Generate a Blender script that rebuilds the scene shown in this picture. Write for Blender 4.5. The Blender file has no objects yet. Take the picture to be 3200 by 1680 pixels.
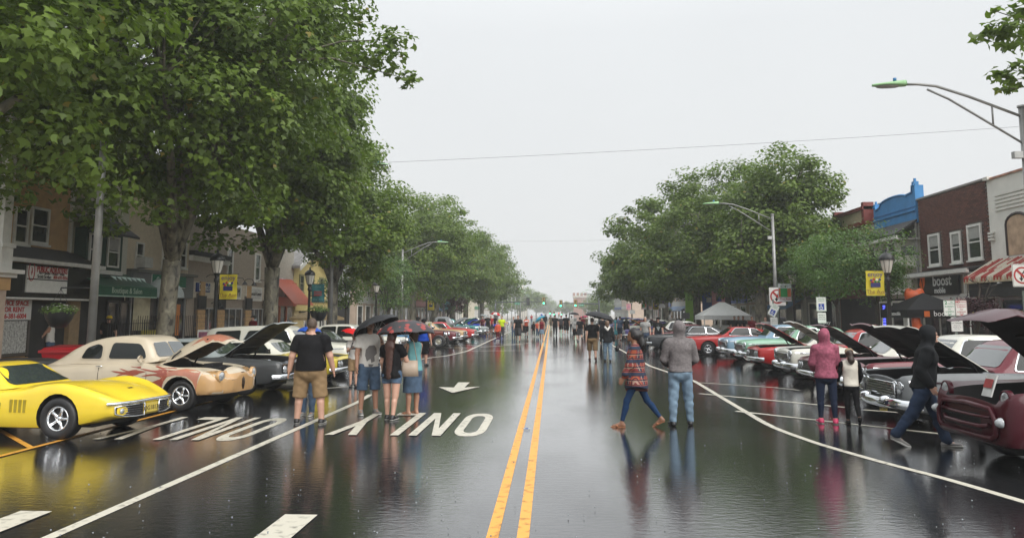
import bpy, bmesh, math, random
import numpy as np
import openvdb
from mathutils import Vector, Matrix
from mathutils.bvhtree import BVHTree
from mathutils.geometry import delaunay_2d_cdt
R = math.radians
SC = bpy.context.scene
COL = SC.collection
rng = random.Random(7)
nr = np.random.default_rng(7)

# ------------------------------------------------------------------ camera
EYE = 2.0
PITCH = math.atan(0.12); YAW = R(2.89)
cam = bpy.data.cameras.new('camera'); camo = bpy.data.objects.new('camera', cam); COL.objects.link(camo)
camo.location = (0, 0, EYE)
camo.rotation_euler = (math.pi/2 + PITCH, 0, YAW)
cam.sensor_width = 36; cam.lens = 27; cam.shift_y = -150/3200
cam.clip_start = .1; cam.clip_end = 5000
SC.camera = camo

# ------------------------------------------------------------------ world: overcast sky
world = bpy.data.worlds.new('World'); SC.world = world; world.use_nodes = True
nt = world.node_tree; nt.nodes.clear()
out = nt.nodes.new('ShaderNodeOutputWorld'); bg = nt.nodes.new('ShaderNodeBackground')
sky = nt.nodes.new('ShaderNodeTexSky'); sky.sky_type = 'NISHITA'; sky.sun_disc = False
sky.sun_elevation = R(40); sky.sun_rotation = R(142); sky.air_density = 1.0; sky.dust_density = 4.0
hsv = nt.nodes.new('ShaderNodeHueSaturation'); hsv.inputs['Saturation'].default_value = .15
tc = nt.nodes.new('ShaderNodeTexCoord'); sep = nt.nodes.new('ShaderNodeSeparateXYZ')
ramp = nt.nodes.new('ShaderNodeValToRGB')
ramp.color_ramp.elements[0].position = 0.0; ramp.color_ramp.elements[0].color = (7.5, 7.65, 7.7, 1)
ramp.color_ramp.elements[1].position = 1.0; ramp.color_ramp.elements[1].color = (14.5, 14.9, 15.2, 1)
e = ramp.color_ramp.elements.new(.35); e.color = (7.9, 8.15, 8.35, 1)
noi = nt.nodes.new('ShaderNodeTexNoise'); noi.inputs['Scale'].default_value = 1.6; noi.inputs['Detail'].default_value = 3
mr = nt.nodes.new('ShaderNodeMapRange'); mr.inputs[3].default_value = .93; mr.inputs[4].default_value = 1.05
mul = nt.nodes.new('ShaderNodeMix'); mul.data_type = 'RGBA'; mul.blend_type = 'MULTIPLY'; mul.inputs[0].default_value = 1
mx = nt.nodes.new('ShaderNodeMix'); mx.data_type = 'RGBA'; mx.inputs[0].default_value = .93
L = nt.links.new
L(tc.outputs['Generated'], sep.inputs[0]); L(sep.outputs['Z'], ramp.inputs[0])
L(tc.outputs['Generated'], noi.inputs['Vector']); L(noi.outputs['Fac'], mr.inputs[0])
L(ramp.outputs[0], mul.inputs[6]); L(mr.outputs[0], mul.inputs[7])
L(sky.outputs[0], hsv.inputs['Color']); L(hsv.outputs[0], mx.inputs[6]); L(mul.outputs[2], mx.inputs[7])
L(mx.outputs[2], bg.inputs['Color']); bg.inputs['Strength'].default_value = .05
L(bg.outputs[0], out.inputs[0])
sun = bpy.data.lights.new('sun', 'SUN'); sun.energy = 1.5; sun.angle = R(60); sun.color = (1, .97, .93)
suno = bpy.data.objects.new('sun', sun); COL.objects.link(suno); suno.rotation_euler = (R(50), 0, R(38))
vs = SC.view_settings
vs.view_transform = 'Standard'; vs.look = 'None'; vs.gamma = 1; vs.use_curve_mapping = False
vs.exposure = 1.14
SC.render.engine = 'CYCLES'
cy = SC.cycles
cy.use_denoising = True
cy.max_bounces = 8; cy.diffuse_bounces = 4; cy.glossy_bounces = 4; cy.transmission_bounces = 4
cy.transparent_max_bounces = 12; cy.volume_bounces = 2; cy.caustics_reflective = False; cy.caustics_refractive = False
cy.sample_clamp_indirect = 4

# ------------------------------------------------------------------ survey helpers (photo pixel, 3200x1680 -> place)
_F, _CX, _CY = 2400.0, 1600.0, 690.0
_M = camo.rotation_euler.to_matrix()
def ray(u, v):
    d = _M @ Vector(((u-_CX)/_F, -(v-_CY)/_F, -1)); return d
def ground(u, v, z=0.0):
    d = ray(u, v); t = (z-EYE)/d.z; return d.x*t, d.y*t
def atY(u, v, Y):
    d = ray(u, v); t = Y/d.y; return d.x*t, EYE+d.z*t
def atX(u, v, X):
    d = ray(u, v); t = X/d.x; return d.y*t, EYE+d.z*t

# ------------------------------------------------------------------ materials
MATS = {}
def mat(name, col, rough=.6, metal=0, coat=0, spec=.5, var=.12, scale=6, bump=.0, bscale=40, emit=None, estr=1, alpha=None, trans=0, coat_rough=.05):
    if name in MATS: return MATS[name]
    m = bpy.data.materials.new(name); m.use_nodes = True; MATS[name] = m
    n = m.node_tree; b = n.nodes['Principled BSDF']
    b.inputs['Base Color'].default_value = (*col, 1); b.inputs['Roughness'].default_value = rough
    b.inputs['Metallic'].default_value = metal; b.inputs['Coat Weight'].default_value = coat
    b.inputs['Coat Roughness'].default_value = coat_rough
    b.inputs['Specular IOR Level'].default_value = spec
    if trans: b.inputs['Transmission Weight'].default_value = trans
    if emit: b.inputs['Emission Color'].default_value = (*emit, 1); b.inputs['Emission Strength'].default_value = estr
    if var > 0 or bump > 0:
        t = n.nodes.new('ShaderNodeTexCoord')
    if var > 0:
        no = n.nodes.new('ShaderNodeTexNoise'); no.inputs['Scale'].default_value = scale; no.inputs['Detail'].default_value = 5
        n.links.new(t.outputs['Object'], no.inputs['Vector'])
        mp = n.nodes.new('ShaderNodeMapRange'); mp.inputs[1].default_value = .3; mp.inputs[2].default_value = .7
        mp.inputs[3].default_value = 1-var; mp.inputs[4].default_value = 1+var
        mm = n.nodes.new('ShaderNodeMix'); mm.data_type = 'RGBA'; mm.blend_type = 'MULTIPLY'; mm.inputs[0].default_value = 1
        mm.inputs[6].default_value = (*col, 1)
        n.links.new(no.outputs['Fac'], mp.inputs[0]); n.links.new(mp.outputs[0], mm.inputs[7]); n.links.new(mm.outputs[2], b.inputs['Base Color'])
    if bump > 0:
        nb = n.nodes.new('ShaderNodeTexNoise'); nb.inputs['Scale'].default_value = bscale; nb.inputs['Detail'].default_value = 4
        n.links.new(t.outputs['Object'], nb.inputs['Vector'])
        bp = n.nodes.new('ShaderNodeBump'); bp.inputs['Strength'].default_value = bump; bp.inputs['Distance'].default_value = .01
        n.links.new(nb.outputs['Fac'], bp.inputs['Height']); n.links.new(bp.outputs[0], b.inputs['Normal'])
    return m
def paint(name, col, rough=.22, **k):   # wet car paint with water beads
    if name in MATS: return MATS[name]
    m = mat(name, col, rough=.35, coat=k.get('coat', .8), spec=.15, var=.04, scale=3, bump=0)
    n = m.node_tree; b = n.nodes['Principled BSDF']
    t = n.nodes.new('ShaderNodeTexCoord')
    v = n.nodes.new('ShaderNodeTexVoronoi'); v.inputs['Scale'].default_value = 90
    v2 = n.nodes.new('ShaderNodeMapRange'); v2.inputs[1].default_value = .1; v2.inputs[2].default_value = .35; v2.inputs[3].default_value = 1; v2.inputs[4].default_value = 0
    bp = n.nodes.new('ShaderNodeBump'); bp.inputs['Strength'].default_value = .25; bp.inputs['Distance'].default_value = .002
    n.links.new(t.outputs['Object'], v.inputs['Vector']); n.links.new(v.outputs['Distance'], v2.inputs[0]); n.links.new(v2.outputs[0], bp.inputs['Height'])
    n.links.new(bp.outputs[0], b.inputs['Coat Normal'])
    return m
CHROME = mat('chrome', (.72, .74, .76), rough=.08, metal=1, var=.05)
STEEL = mat('galvanised_steel', (.42, .42, .41), rough=.5, metal=.6, var=.15, scale=8)
BLACK = mat('matt_black', (.012, .012, .013), rough=.6, var=.1)
BLACKM = mat('black_cast_iron', (.012, .013, .014), rough=.35, var=.1, bump=.2)
RUBBER = mat('tyre_rubber', (.018, .018, .019), rough=.45, var=.15, bump=.3, bscale=60)
WHITEWALL = mat('whitewall', (.7, .69, .65), rough=.5, var=.05)
CGLASS = mat('car_glass', (.035, .045, .045), rough=.04, spec=.9, coat=1, var=.1)
SGLASS = mat('car_side_glass', (.012,.015,.015), rough=.06, spec=.35, var=.1)
WGLASS = mat('window_glass', (.03, .033, .036), rough=.07, spec=.8, var=.5, scale=1.2)
LAMP = mat('headlamp_glass', (.33, .35, .36), rough=.08, spec=.9, coat=1, var=.5, scale=18)
AMBER = mat('amber_lens', (.6, .2, .02), rough=.2, coat=1)
WTRIM = mat('white_painted_wood', (.68, .67, .63), rough=.55, var=.08, bump=.15)

# ------------------------------------------------------------------ mesh builder
class MB:
    def __init__(s): s.v = []; s.f = []; s.m = []; s.sm = []
    def add(s, vs, fs, mi=0, smooth=False):
        o = len(s.v); s.v += [tuple(p) for p in vs]
        for f in fs: s.f.append([i+o for i in f]); s.m.append(mi); s.sm.append(smooth)
        return s
    def box(s, c, d, rz=0, mi=0, rx=0, ry=0):
        a, b, e = d[0]/2, d[1]/2, d[2]/2
        M = Matrix.Translation(c) @ Matrix.Rotation(rz, 4, 'Z') @ Matrix.Rotation(ry, 4, 'Y') @ Matrix.Rotation(rx, 4, 'X')
        vs = [M @ Vector(p) for p in ((-a,-b,-e),(a,-b,-e),(a,b,-e),(-a,b,-e),(-a,-b,e),(a,-b,e),(a,b,e),(-a,b,e))]
        return s.add(vs, [(0,3,2,1),(4,5,6,7),(0,1,5,4),(1,2,6,5),(2,3,7,6),(3,0,4,7)], mi)
    def bb(s, x0, x1, y0, y1, z0, z1, mi=0):
        return s.box(((x0+x1)/2, (y0+y1)/2, (z0+z1)/2), (abs(x1-x0), abs(y1-y0), abs(z1-z0)), mi=mi)
    def tube(s, pts, rad, n=8, mi=0, cap=True, sy=1.0):
        pts = [Vector(p) for p in pts]
        if not hasattr(rad, '__len__'): rad = [rad]*len(pts)
        o = []; N = len(pts)
        t0 = (pts[1]-pts[0]).normalized()
        u = t0.orthogonal().normalized()
        for i, p in enumerate(pts):
            t = (pts[min(i+1, N-1)]-pts[max(i-1, 0)])
            if t.length < 1e-9: t = t0.copy()
            t.normalize()
            u = (u - t*u.dot(t)).normalized(); w = t.cross(u)
            for k in range(n):
                a = 2*math.pi*k/n
                o.append(p + (u*math.cos(a) + w*math.sin(a)*sy)*rad[i])
        fs = []
        for i in range(N-1):
            for k in range(n):
                fs.append((i*n+k, i*n+(k+1)%n, (i+1)*n+(k+1)%n, (i+1)*n+k))
        s.add(o, fs, mi, True)
        if cap:
            b = len(s.v)-len(o)
            s.f.append([b+k for k in range(n)][::-1]); s.m.append(mi); s.sm.append(False)
            s.f.append([b+(N-1)*n+k for k in range(n)]); s.m.append(mi); s.sm.append(False)
        return s
    def lathe(s, prof, c=(0,0,0), axis='Z', n=16, mi=0, smooth=True, rot=None):
        # prof: list of (r, h)
        o = []; c = Vector(c)
        for r, h in prof:
            for k in range(n):
                a = 2*math.pi*k/n; x, y = r*math.cos(a), r*math.sin(a)
                p = Vector((x, y, h)) if axis == 'Z' else (Vector((h, x, y)) if axis == 'X' else Vector((y, h, x)))
                if rot: p = rot @ p
                o.append(c+p)
        fs = []
        for i in range(len(prof)-1):
            for k in range(n): fs.append((i*n+k, i*n+(k+1)%n, (i+1)*n+(k+1)%n, (i+1)*n+k))
        return s.add(o, fs, mi, smooth)
    def prism(s, poly, z0, z1, M=None, mi=0):   # polygon in local xy extruded along z, through matrix M
        n = len(poly); M = M or Matrix.Identity(4)
        vs = [M @ Vector((p[0], p[1], z0)) for p in poly] + [M @ Vector((p[0], p[1], z1)) for p in poly]
        fs = [tuple(range(n))[::-1], tuple(range(n, 2*n))] + [(i, (i+1)%n, (i+1)%n+n, i+n) for i in range(n)]
        return s.add(vs, fs, mi)
    def mesh(s, name, mats):
        me = bpy.data.meshes.new(name); me.from_pydata(s.v, [], s.f); me.validate(clean_customdata=False)
        for m in (mats if isinstance(mats, (list, tuple)) else [mats]): me.materials.append(m)
        if len(me.polygons) == len(s.f):
            me.polygons.foreach_set('material_index', s.m); me.polygons.foreach_set('use_smooth', s.sm)
        me.update(); return me
    def build(s, name, mats, parent=None, **k):
        return link(name, s.mesh(name, mats), parent, **k)
def link(name, me, parent=None, loc=None, rot=None, kind=None, label=None, cat=None, group=None, recalc=False):
    o = bpy.data.objects.new(name, me); COL.objects.link(o)
    if parent: o.parent = parent
    if loc is not None: o.location = loc
    if rot is not None: o.rotation_euler = rot
    if kind: o['kind'] = kind
    if label: o['label'] = label
    if cat: o['category'] = cat
    if group: o['group'] = group
    return o
def thing(name, label, cat, loc=(0,0,0), rz=0, group=None):
    return link(name, None, None, loc, (0,0,rz), None, label, cat, group)
def copy_tree(o, parent=None, label=None, mats=None):
    c = o.copy(); COL.objects.link(c)
    if parent: c.parent = parent
    if label: c['label'] = label
    for ch in o.children: copy_tree(ch, c)
    return c
def fix_normals(me):
    bm = bmesh.new(); bm.from_mesh(me); bmesh.ops.recalc_face_normals(bm, faces=bm.faces); bm.to_mesh(me); bm.free()
def smooth_angle(me, a=35):
    me.polygons.foreach_set('use_smooth', [True]*len(me.polygons)); me.set_sharp_from_angle(angle=R(a))
_txt = {}
def text_mesh(s, size, ext=.004, align='CENTER', bold=0.0, sx=1.0):
    cu = bpy.data.curves.new('txt', 'FONT'); cu.body = s; cu.size = size; cu.extrude = ext; cu.align_x = align; cu.align_y = 'CENTER'; cu.offset = bold
    cu.resolution_u = 3
    ob = bpy.data.objects.new('txt', cu); COL.objects.link(ob)
    me = bpy.data.meshes.new_from_object(ob); bpy.data.objects.remove(ob); bpy.data.curves.remove(cu)
    if sx != 1: me.transform(Matrix.Scale(sx, 4, (1,0,0)))
    return me
def text(name, s, size, m, parent, loc, rot, **k):
    fit = k.pop('fit', None); me = text_mesh(s, size, **k); me.materials.clear(); me.materials.append(m)
    if fit:
        xs = [v.co.x for v in me.vertices]; w = max(xs)-min(xs)
        if w > fit: me.transform(Matrix.Scale(fit/w, 4, (1,0,0)))
    return link(name, me, parent, loc, rot)
def smoothstep(a, b, x): t = np.clip((x-a)/(b-a), 0, 1); return t*t*(3-2*t)
def crv(keys, xs):   # monotone-ish cubic through keyed values (columns)
    k = np.array(sorted(keys), float); x = k[:,0]; out = []
    for c in range(1, k.shape[1]):
        y = k[:,c]; d = np.diff(y)/np.diff(x); m = np.zeros(len(x)); m[0] = d[0]; m[-1] = d[-1]
        for i in range(1, len(x)-1):
            m[i] = 0 if d[i-1]*d[i] <= 0 else 2*d[i-1]*d[i]/(d[i-1]+d[i])
        idx = np.clip(np.searchsorted(x, xs)-1, 0, len(x)-2); h = x[idx+1]-x[idx]; t = np.clip((xs-x[idx])/h, 0, 1)
        out.append(y[idx]*(2*t**3-3*t**2+1)+m[idx]*h*(t**3-2*t**2+t)+y[idx+1]*(-2*t**3+3*t**2)+m[idx+1]*h*(t**3-t**2))
    return out
# ================================================================== SETTING
def node_mat(name):
    m = bpy.data.materials.new(name); m.use_nodes = True; MATS[name] = m
    return m, m.node_tree, m.node_tree.nodes['Principled BSDF']
# wet asphalt
m, n, b = node_mat('wet_asphalt'); ASPH = m
N = n.nodes.new; K = n.links.new
t = N('ShaderNodeTexCoord')
big = N('ShaderNodeTexNoise'); big.inputs['Scale'].default_value = .35; big.inputs['Detail'].default_value = 4
mp = N('ShaderNodeMapping'); mp.inputs['Scale'].default_value = (1.3, .5, 1)
K(t.outputs['Object'], mp.inputs[0]); K(mp.outputs[0], big.inputs['Vector'])
fine = N('ShaderNodeTexNoise'); fine.inputs['Scale'].default_value = 120; fine.inputs['Detail'].default_value = 3; K(t.outputs['Object'], fine.inputs['Vector'])
grit = N('ShaderNodeTexNoise'); grit.inputs['Scale'].default_value = 26; grit.inputs['Detail'].default_value = 6; K(t.outputs['Object'], grit.inputs['Vector'])
cr = N('ShaderNodeValToRGB'); cr.color_ramp.elements[0].position = .3; cr.color_ramp.elements[0].color = (.010, .0105, .012, 1)
cr.color_ramp.elements[1].position = .75; cr.color_ramp.elements[1].color = (.032, .032, .034, 1)
K(grit.outputs['Fac'], cr.inputs[0]); K(cr.outputs[0], b.inputs['Base Color'])
rr = N('ShaderNodeMapRange'); rr.inputs[1].default_value = .38; rr.inputs[2].default_value = .62; rr.inputs[3].default_value = .015; rr.inputs[4].default_value = .11
K(big.outputs['Fac'], rr.inputs[0]); K(rr.outputs[0], b.inputs['Roughness'])
b.inputs['Specular IOR Level'].default_value = .5; b.inputs['IOR'].default_value = 1.45; b.inputs['Coat Weight'].default_value = 1; b.inputs['Coat Roughness'].default_value = .03; b.inputs['Coat IOR'].default_value = 1.53
# ripples: rain rings and short waves on the water film
rip = N('ShaderNodeTexNoise'); rip.inputs['Scale'].default_value = 9; rip.inputs['Detail'].default_value = 5; rip.inputs['Roughness'].default_value = .6
m2 = N('ShaderNodeMapping'); m2.inputs['Scale'].default_value = (.8, 1.5, 1); K(t.outputs['Object'], m2.inputs[0]); K(m2.outputs[0], rip.inputs['Vector'])
vor = N('ShaderNodeTexVoronoi'); vor.inputs['Scale'].default_value = 3.2; K(t.outputs['Object'], vor.inputs['Vector'])
w1 = N('ShaderNodeMath'); w1.operation = 'MULTIPLY'; w1.inputs[1].default_value = 95; K(vor.outputs['Distance'], w1.inputs[0])
w2 = N('ShaderNodeMath'); w2.operation = 'SINE'; K(w1.outputs[0], w2.inputs[0])
w3 = N('ShaderNodeMapRange'); w3.inputs[1].default_value = .06; w3.inputs[2].default_value = .22; w3.inputs[3].default_value = .35; w3.inputs[4].default_value = 0; K(vor.outputs['Distance'], w3.inputs[0])
w4 = N('ShaderNodeMath'); w4.operation = 'MULTIPLY'; K(w2.outputs[0], w4.inputs[0]); K(w3.outputs[0], w4.inputs[1])
w5 = N('ShaderNodeMath'); w5.operation = 'ADD'; K(rip.outputs['Fac'], w5.inputs[0])
w6 = N('ShaderNodeMath'); w6.operation = 'MULTIPLY'; w6.inputs[1].default_value = .12; K(w4.outputs[0], w6.inputs[0]); K(w6.outputs[0], w5.inputs[1])
b1 = N('ShaderNodeBump'); b1.inputs['Strength'].default_value = .23; b1.inputs['Distance'].default_value = .012; K(w5.outputs[0], b1.inputs['Height'])
b2 = N('ShaderNodeBump'); fm = N('ShaderNodeMapRange'); fm.inputs[1].default_value = .42; fm.inputs[2].default_value = .62; fm.inputs[3].default_value = .05; fm.inputs[4].default_value = .3; K(big.outputs['Fac'], fm.inputs[0]); K(fm.outputs[0], b2.inputs['Strength']); cw = N('ShaderNodeMapRange'); cw.inputs[1].default_value = .45; cw.inputs[2].default_value = .66; cw.inputs[3].default_value = 1; cw.inputs[4].default_value = .6; K(big.outputs['Fac'], cw.inputs[0]); K(cw.outputs[0], b.inputs['Coat Weight']); b2.inputs['Distance'].default_value = .004; K(fine.outputs['Fac'], b2.inputs['Height']); K(b1.outputs[0], b2.inputs['Normal'])
K(b2.outputs[0], b.inputs['Normal']); K(b1.outputs[0], b.inputs['Coat Normal'])
def road_paint(name, col):
    m, n, b = node_mat(name); N = n.nodes.new; K = n.links.new
    t = N('ShaderNodeTexCoord'); g = N('ShaderNodeTexNoise'); g.inputs['Scale'].default_value = 9; g.inputs['Detail'].default_value = 8; K(t.outputs['Object'], g.inputs['Vector'])
    c = N('ShaderNodeValToRGB'); c.color_ramp.elements[0].position = .31; c.color_ramp.elements[0].color = tuple(x*.45 for x in col)+(1,)
    c.color_ramp.elements[1].position = .47; c.color_ramp.elements[1].color = (*col, 1)
    K(g.outputs['Fac'], c.inputs[0]); K(c.outputs[0], b.inputs['Base Color']); b.inputs['Roughness'].default_value = .42
    b.inputs['Specular IOR Level'].default_value = .3
    bp = N('ShaderNodeBump'); bp.inputs['Strength'].default_value = .3; bp.inputs['Distance'].default_value = .004; K(g.outputs['Fac'], bp.inputs['Height']); K(bp.outputs[0], b.inputs['Normal'])
    return m
WPAINT = road_paint('white_road_paint', (.58, .55, .46)); YPAINT = road_paint('yellow_road_paint', (.80, .37, .06)); OPAINT = road_paint('orange_curb_line_paint', (.62, .3, .05))
SIDEW = mat('wet_concrete', (.34,.30,.25), rough=.28, var=.2, scale=2, bump=.3, bscale=30)
KERB = mat('kerb_concrete', (.24, .23, .21), rough=.35, var=.15, bump=.2)
GRASS = mat('ground_far', (.05, .055, .045), rough=.6, var=.3, scale=.5)

KX = 12.0; FX = 17.0
MB().add([(-150,-40,-.03),(150,-40,-.03),(150,900,-.03),(-150,900,-.03)], [(0,1,2,3)]).build('ground', GRASS, kind='structure')
MB().add([(-KX,-40,0),(KX,-40,0),(KX,900,0),(-KX,900,0)], [(0,1,2,3)]).build('road', ASPH, kind='structure')
# side street crossing at the far lights
MB().add([(-60,150,.112),(-KX,150,.112),(-KX,168,.112),(-60,168,.112)], [(0,1,2,3)]).build('side_road', ASPH, kind='structure')
MB().add([(KX,150,.112),(60,150,.112),(60,168,.112),(KX,168,.112)], [(0,1,2,3)]).build('side_road', ASPH, kind='structure')
for s in (-1, 1):
    for (y0, y1) in ((-40, 148), (170, 900)):
        k = MB(); 
        a, b_ = sorted((s*KX, s*(KX+.16))); k.bb(a, b_, y0, y1, -.02, .14)
        k.build('kerb', KERB, kind='structure')
    a, b_ = sorted((s*(KX+.16), s*60)); MB().bb(a, b_, -40, 900, -.02, .108).build('pavement', SIDEW, kind='structure')
# concrete flags of the pavement (nearest ones as pieces)
FLAG = mat('paving_flag', (.36,.31,.25), rough=.3, var=.2, scale=1.5, bump=.25, bscale=25)
fl = MB().box((0,0,0), (1.46,1.46,.03)).mesh('paving_flag', FLAG)
for s in (-1, 1):
    par = [o for o in COL.objects if o.name.startswith('pavement')][0 if s < 0 else 1]
    for i in range(3):
        for j in range(22):
            link('paving_flag', fl, par, (s*(KX+.95+i*1.5), 22+j*1.5, .123+.002*((i*7+j*3)%3)))

Z1 = .004
_zc = [0]
def _zn(z):
    _zc[0] += 1; return z + .00012*_zc[0]
def mark(pts, m=WPAINT, name='road_marking', z=Z1):
    z = _zn(z)
    return MB().add([(x, y, z) for x, y in pts], [tuple(range(len(pts)))]).build(name, m, kind='structure')
def line(path, w, m=WPAINT, name='lane_line', z=Z1):
    z = _zn(z)
    P = [Vector((x, y)) for x, y in path]; l = []; r = []
    for i, p in enumerate(P):
        d = (P[min(i+1, len(P)-1)]-P[max(i-1, 0)]).normalized(); q = Vector((-d.y, d.x))*w/2
        l.append(p+q); r.append(p-q)
    mb = MB(); n = len(P); mb.add([(p.x,p.y,z) for p in r]+[(p.x,p.y,z) for p in l], [(i, i+1, n+i+1, n+i) for i in range(n-1)])
    return mb.build(name, m, kind='structure')
line([(-.54,-20),(-.54,140)], .11, YPAINT, 'yellow_centre_line'); line([(-.265,-20),(-.265,140)], .11, YPAINT, 'yellow_centre_line')
line([(-.54,172),(-.54,600)], .11, YPAINT, 'yellow_centre_line'); line([(-.265,172),(-.265,600)], .11, YPAINT, 'yellow_centre_line')
G = ground
line([G(60,1719), G(150,1680), G(1118,1256), G(1158,1232)], .125, name='lane_line')
line([G(898,1220), G(1165,1203)], .11, name='stall_line')
def bez(p, n=8):
    out = []; 
    for i in range(len(p)-1):
        for k in range(n):
            out.append(None)
    xs = np.array([q[0] for q in p]); ys = np.array([q[1] for q in p]); tt = np.arange(len(p)); T = np.linspace(0, len(p)-1, n*(len(p)-1)+1)
    X, = crv(list(zip(tt, xs)), T); Y, = crv(list(zip(tt, ys)), T); return list(zip(X, Y))
line(bez([G(3260,1585), G(2960,1497), G(2734,1437), G(2520,1373), G(2400,1326), G(2300,1268), G(2170,1190)]) + [G(2031,1143), (3.9, 60), (3.9, 140)], .12, name='edge_line')
line(bez([G(1180,1160), G(1322,1121), G(1400,1110), G(1461,1096)]) + [(-4.5, 60), (-4.5, 140)], .12, name='edge_line')
line([G(2170,1194), G(2420,1210), G(2500,1219)], .1, name='hatch_line'); line([G(2185,1229), G(2640,1272)], .12, name='hatch_line'); line([G(2300,1284), G(2940,1355)], .13, name='hatch_line')
line([G(2700,1280), G(2830,1290)], .12, name='hatch_line')
line([G(1461,1096), G(1690,1094)], .14, name='stop_line')
line(bez([G(1500,1084), G(1560,1080), G(1660,1071)]), .12, name='stall_line'); line([G(1545,1072), G(1640,1077)], .1, name='stall_line')
for v in (1118, 1086, 1078, 1070.5, 1064.8, 1060.3):
    y = G(1450, v)[1]; x0 = -4.5 if v < 1090 else -5.6
    line([(x0, y), (-11.5, y+1.2)], .1, name='stall_line')
for k in range(8): line([(-4.5, 62+3.4*k), (-11.5, 63.2+3.4*k)], .1, name='stall_line')
for k in range(22): line([(7.6, 18+3.4*k), (11.5, 18.6+3.4*k)], .1, name='stall_line')
line([(1.5, 120), (3.9, 120)], .3, name='stop_line')
# crosswalk bars at the bottom edge
for x in (-5.23, -2.5): mark([(x-.165,4.2),(x+.165,4.2),(x+.165,7.84),(x-.165,7.84)], name='crosswalk_bar')
# orange kerbside lines
line([(-7.75,9.4),(-7.75,17.5)], .1, OPAINT, 'orange_stall_line'); line([(-7.8,11.45),(-9.6,13.2)], .09, OPAINT, 'orange_stall_line', z=.003)
# ONLY painted for oncoming traffic
def road_word(x0, x1, y0, y1):   # seen by oncoming traffic: letters turned by 180 degrees
    W = x1-x0; H = y1-y0; lw = W*.205; gap = (W-4*lw)/3; st = lw*.27
    def put(poly, k):     # poly in letter box (0..lw, 0..H) upright for the oncoming driver
        ox = k*(lw+gap)
        mark([(x1-(ox+x), y1-y) for x, y in poly], name='road_letter')
    # O
    def rr_(a, b, c, d, r, n=6):
        P = []
        for cx, cy, a0 in ((c-r, d-r*3.2, 0), (a+r, d-r*3.2, 90), (a+r, b+r*3.2, 180), (c-r, b+r*3.2, 270)):
            for i in range(n+1):
                t = R(a0+90*i/n); P.append((cx+r*math.cos(t), cy+r*3.2*math.sin(t)))
        return P
    O = rr_(0, 0, lw, H, lw*.42); I = rr_(st, H*.13, lw-st, H*.87, lw*.2)
    n = len(O); mb = MB(); mb.add([(x1-x, y1-y, Z1) for x, y in O+I], [(i, (i+1)%n, n+(i+1)%n, n+i) for i in range(n)]); mb.build('road_letter', WPAINT, kind='structure')
    # N
    put([(0,0),(st,0),(st,H),(0,H)], 1); put([(lw-st,0),(lw,0),(lw,H),(lw-st,H)], 1)
    put([(st,H),(st,H*.72),(lw-st,0),(lw-st,H*.28)], 1)
    # L
    put([(0,0),(st,0),(st,H),(0,H)], 2); put([(st,0),(lw,0),(lw,H*.13),(st,H*.13)], 2)
    # Y
    c = lw/2
    put([(c-st/2,0),(c+st/2,0),(c+st/2,H*.45),(c-st/2,H*.45)], 3)
    put([(c-st/2,H*.45),(c+st/2,H*.45),(st,H),(0,H)], 3); put([(c+st/2,H*.451),(c-st/2+.01,H*.451),(lw-st,H),(lw,H)], 3)
xa, ya = G(1017,1359); xb, yb = G(1545,1292)
road_word(xa-.02, xb+.02, ya, yb)
xa, ya = G(292,1373); xb, yb = G(913,1306)
road_word(xa-.02, xb+.02, ya, yb)
# arrow
mark([G(1370,1221), G(1444,1207), G(1502,1208), G(1420,1215)][0:0] or [G(1416,1208), G(1466,1194), G(1466,1194), G(1440,1213)][0:0] or [G(1418,1211), G(1432,1195), G(1468,1195), G(1452,1211)], name='road_arrow')
mark([G(1371,1210), G(1418,1211), G(1452,1211), G(1501,1208), G(1414,1228)], name='road_arrow', z=.0045)
# cat's eye between the yellow lines
mb = MB(); cx, cyy = G(1646,1342); mb.box((cx,cyy,.012),(.12,.1,.024),mi=0); mb.box((cx,cyy,.027),(.05,.06,.01),mi=1)
o = mb.build('road_reflector', [CHROME, mat('blue_reflector', (.05,.12,.4), rough=.2)], label='small metal road reflector between the two yellow centre lines', cat='road reflector')
# ================================================================== BUILDINGS
def q(side, u, v, o=0.0):
    return atX(u, v, side*(FX-o))
BR = mat('dark_brown_brick', (.105, .04, .028), rough=.75, var=.35, scale=7, bump=.3, bscale=50)
MORTAR = mat('grey_mortar', (.16, .14, .125), rough=.85, var=.2)
def brick_shade(m):
    n = m.node_tree; b = n.nodes['Principled BSDF']; oi = n.nodes.new('ShaderNodeObjectInfo'); mp = n.nodes.new('ShaderNodeMapRange'); mp.inputs[3].default_value = .6; mp.inputs[4].default_value = 1.5
    l = b.inputs['Base Color'].links[0].from_socket; mm = n.nodes.new('ShaderNodeMix'); mm.data_type = 'RGBA'; mm.blend_type = 'MULTIPLY'; mm.inputs[0].default_value = 1
    n.links.new(oi.outputs['Random'], mp.inputs[0]); n.links.new(l, mm.inputs[6]); n.links.new(mp.outputs[0], mm.inputs[7]); n.links.new(mm.outputs[2], b.inputs['Base Color'])
brick_shade(BR)
SHING = mat('dark_roof_shingle', (.035, .035, .037), rough=.7, var=.3, scale=12, bump=.6, bscale=30)
DARKIN = mat('dark_shop_interior', (.02, .02, .02), rough=.8, var=.4, scale=2)
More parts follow.
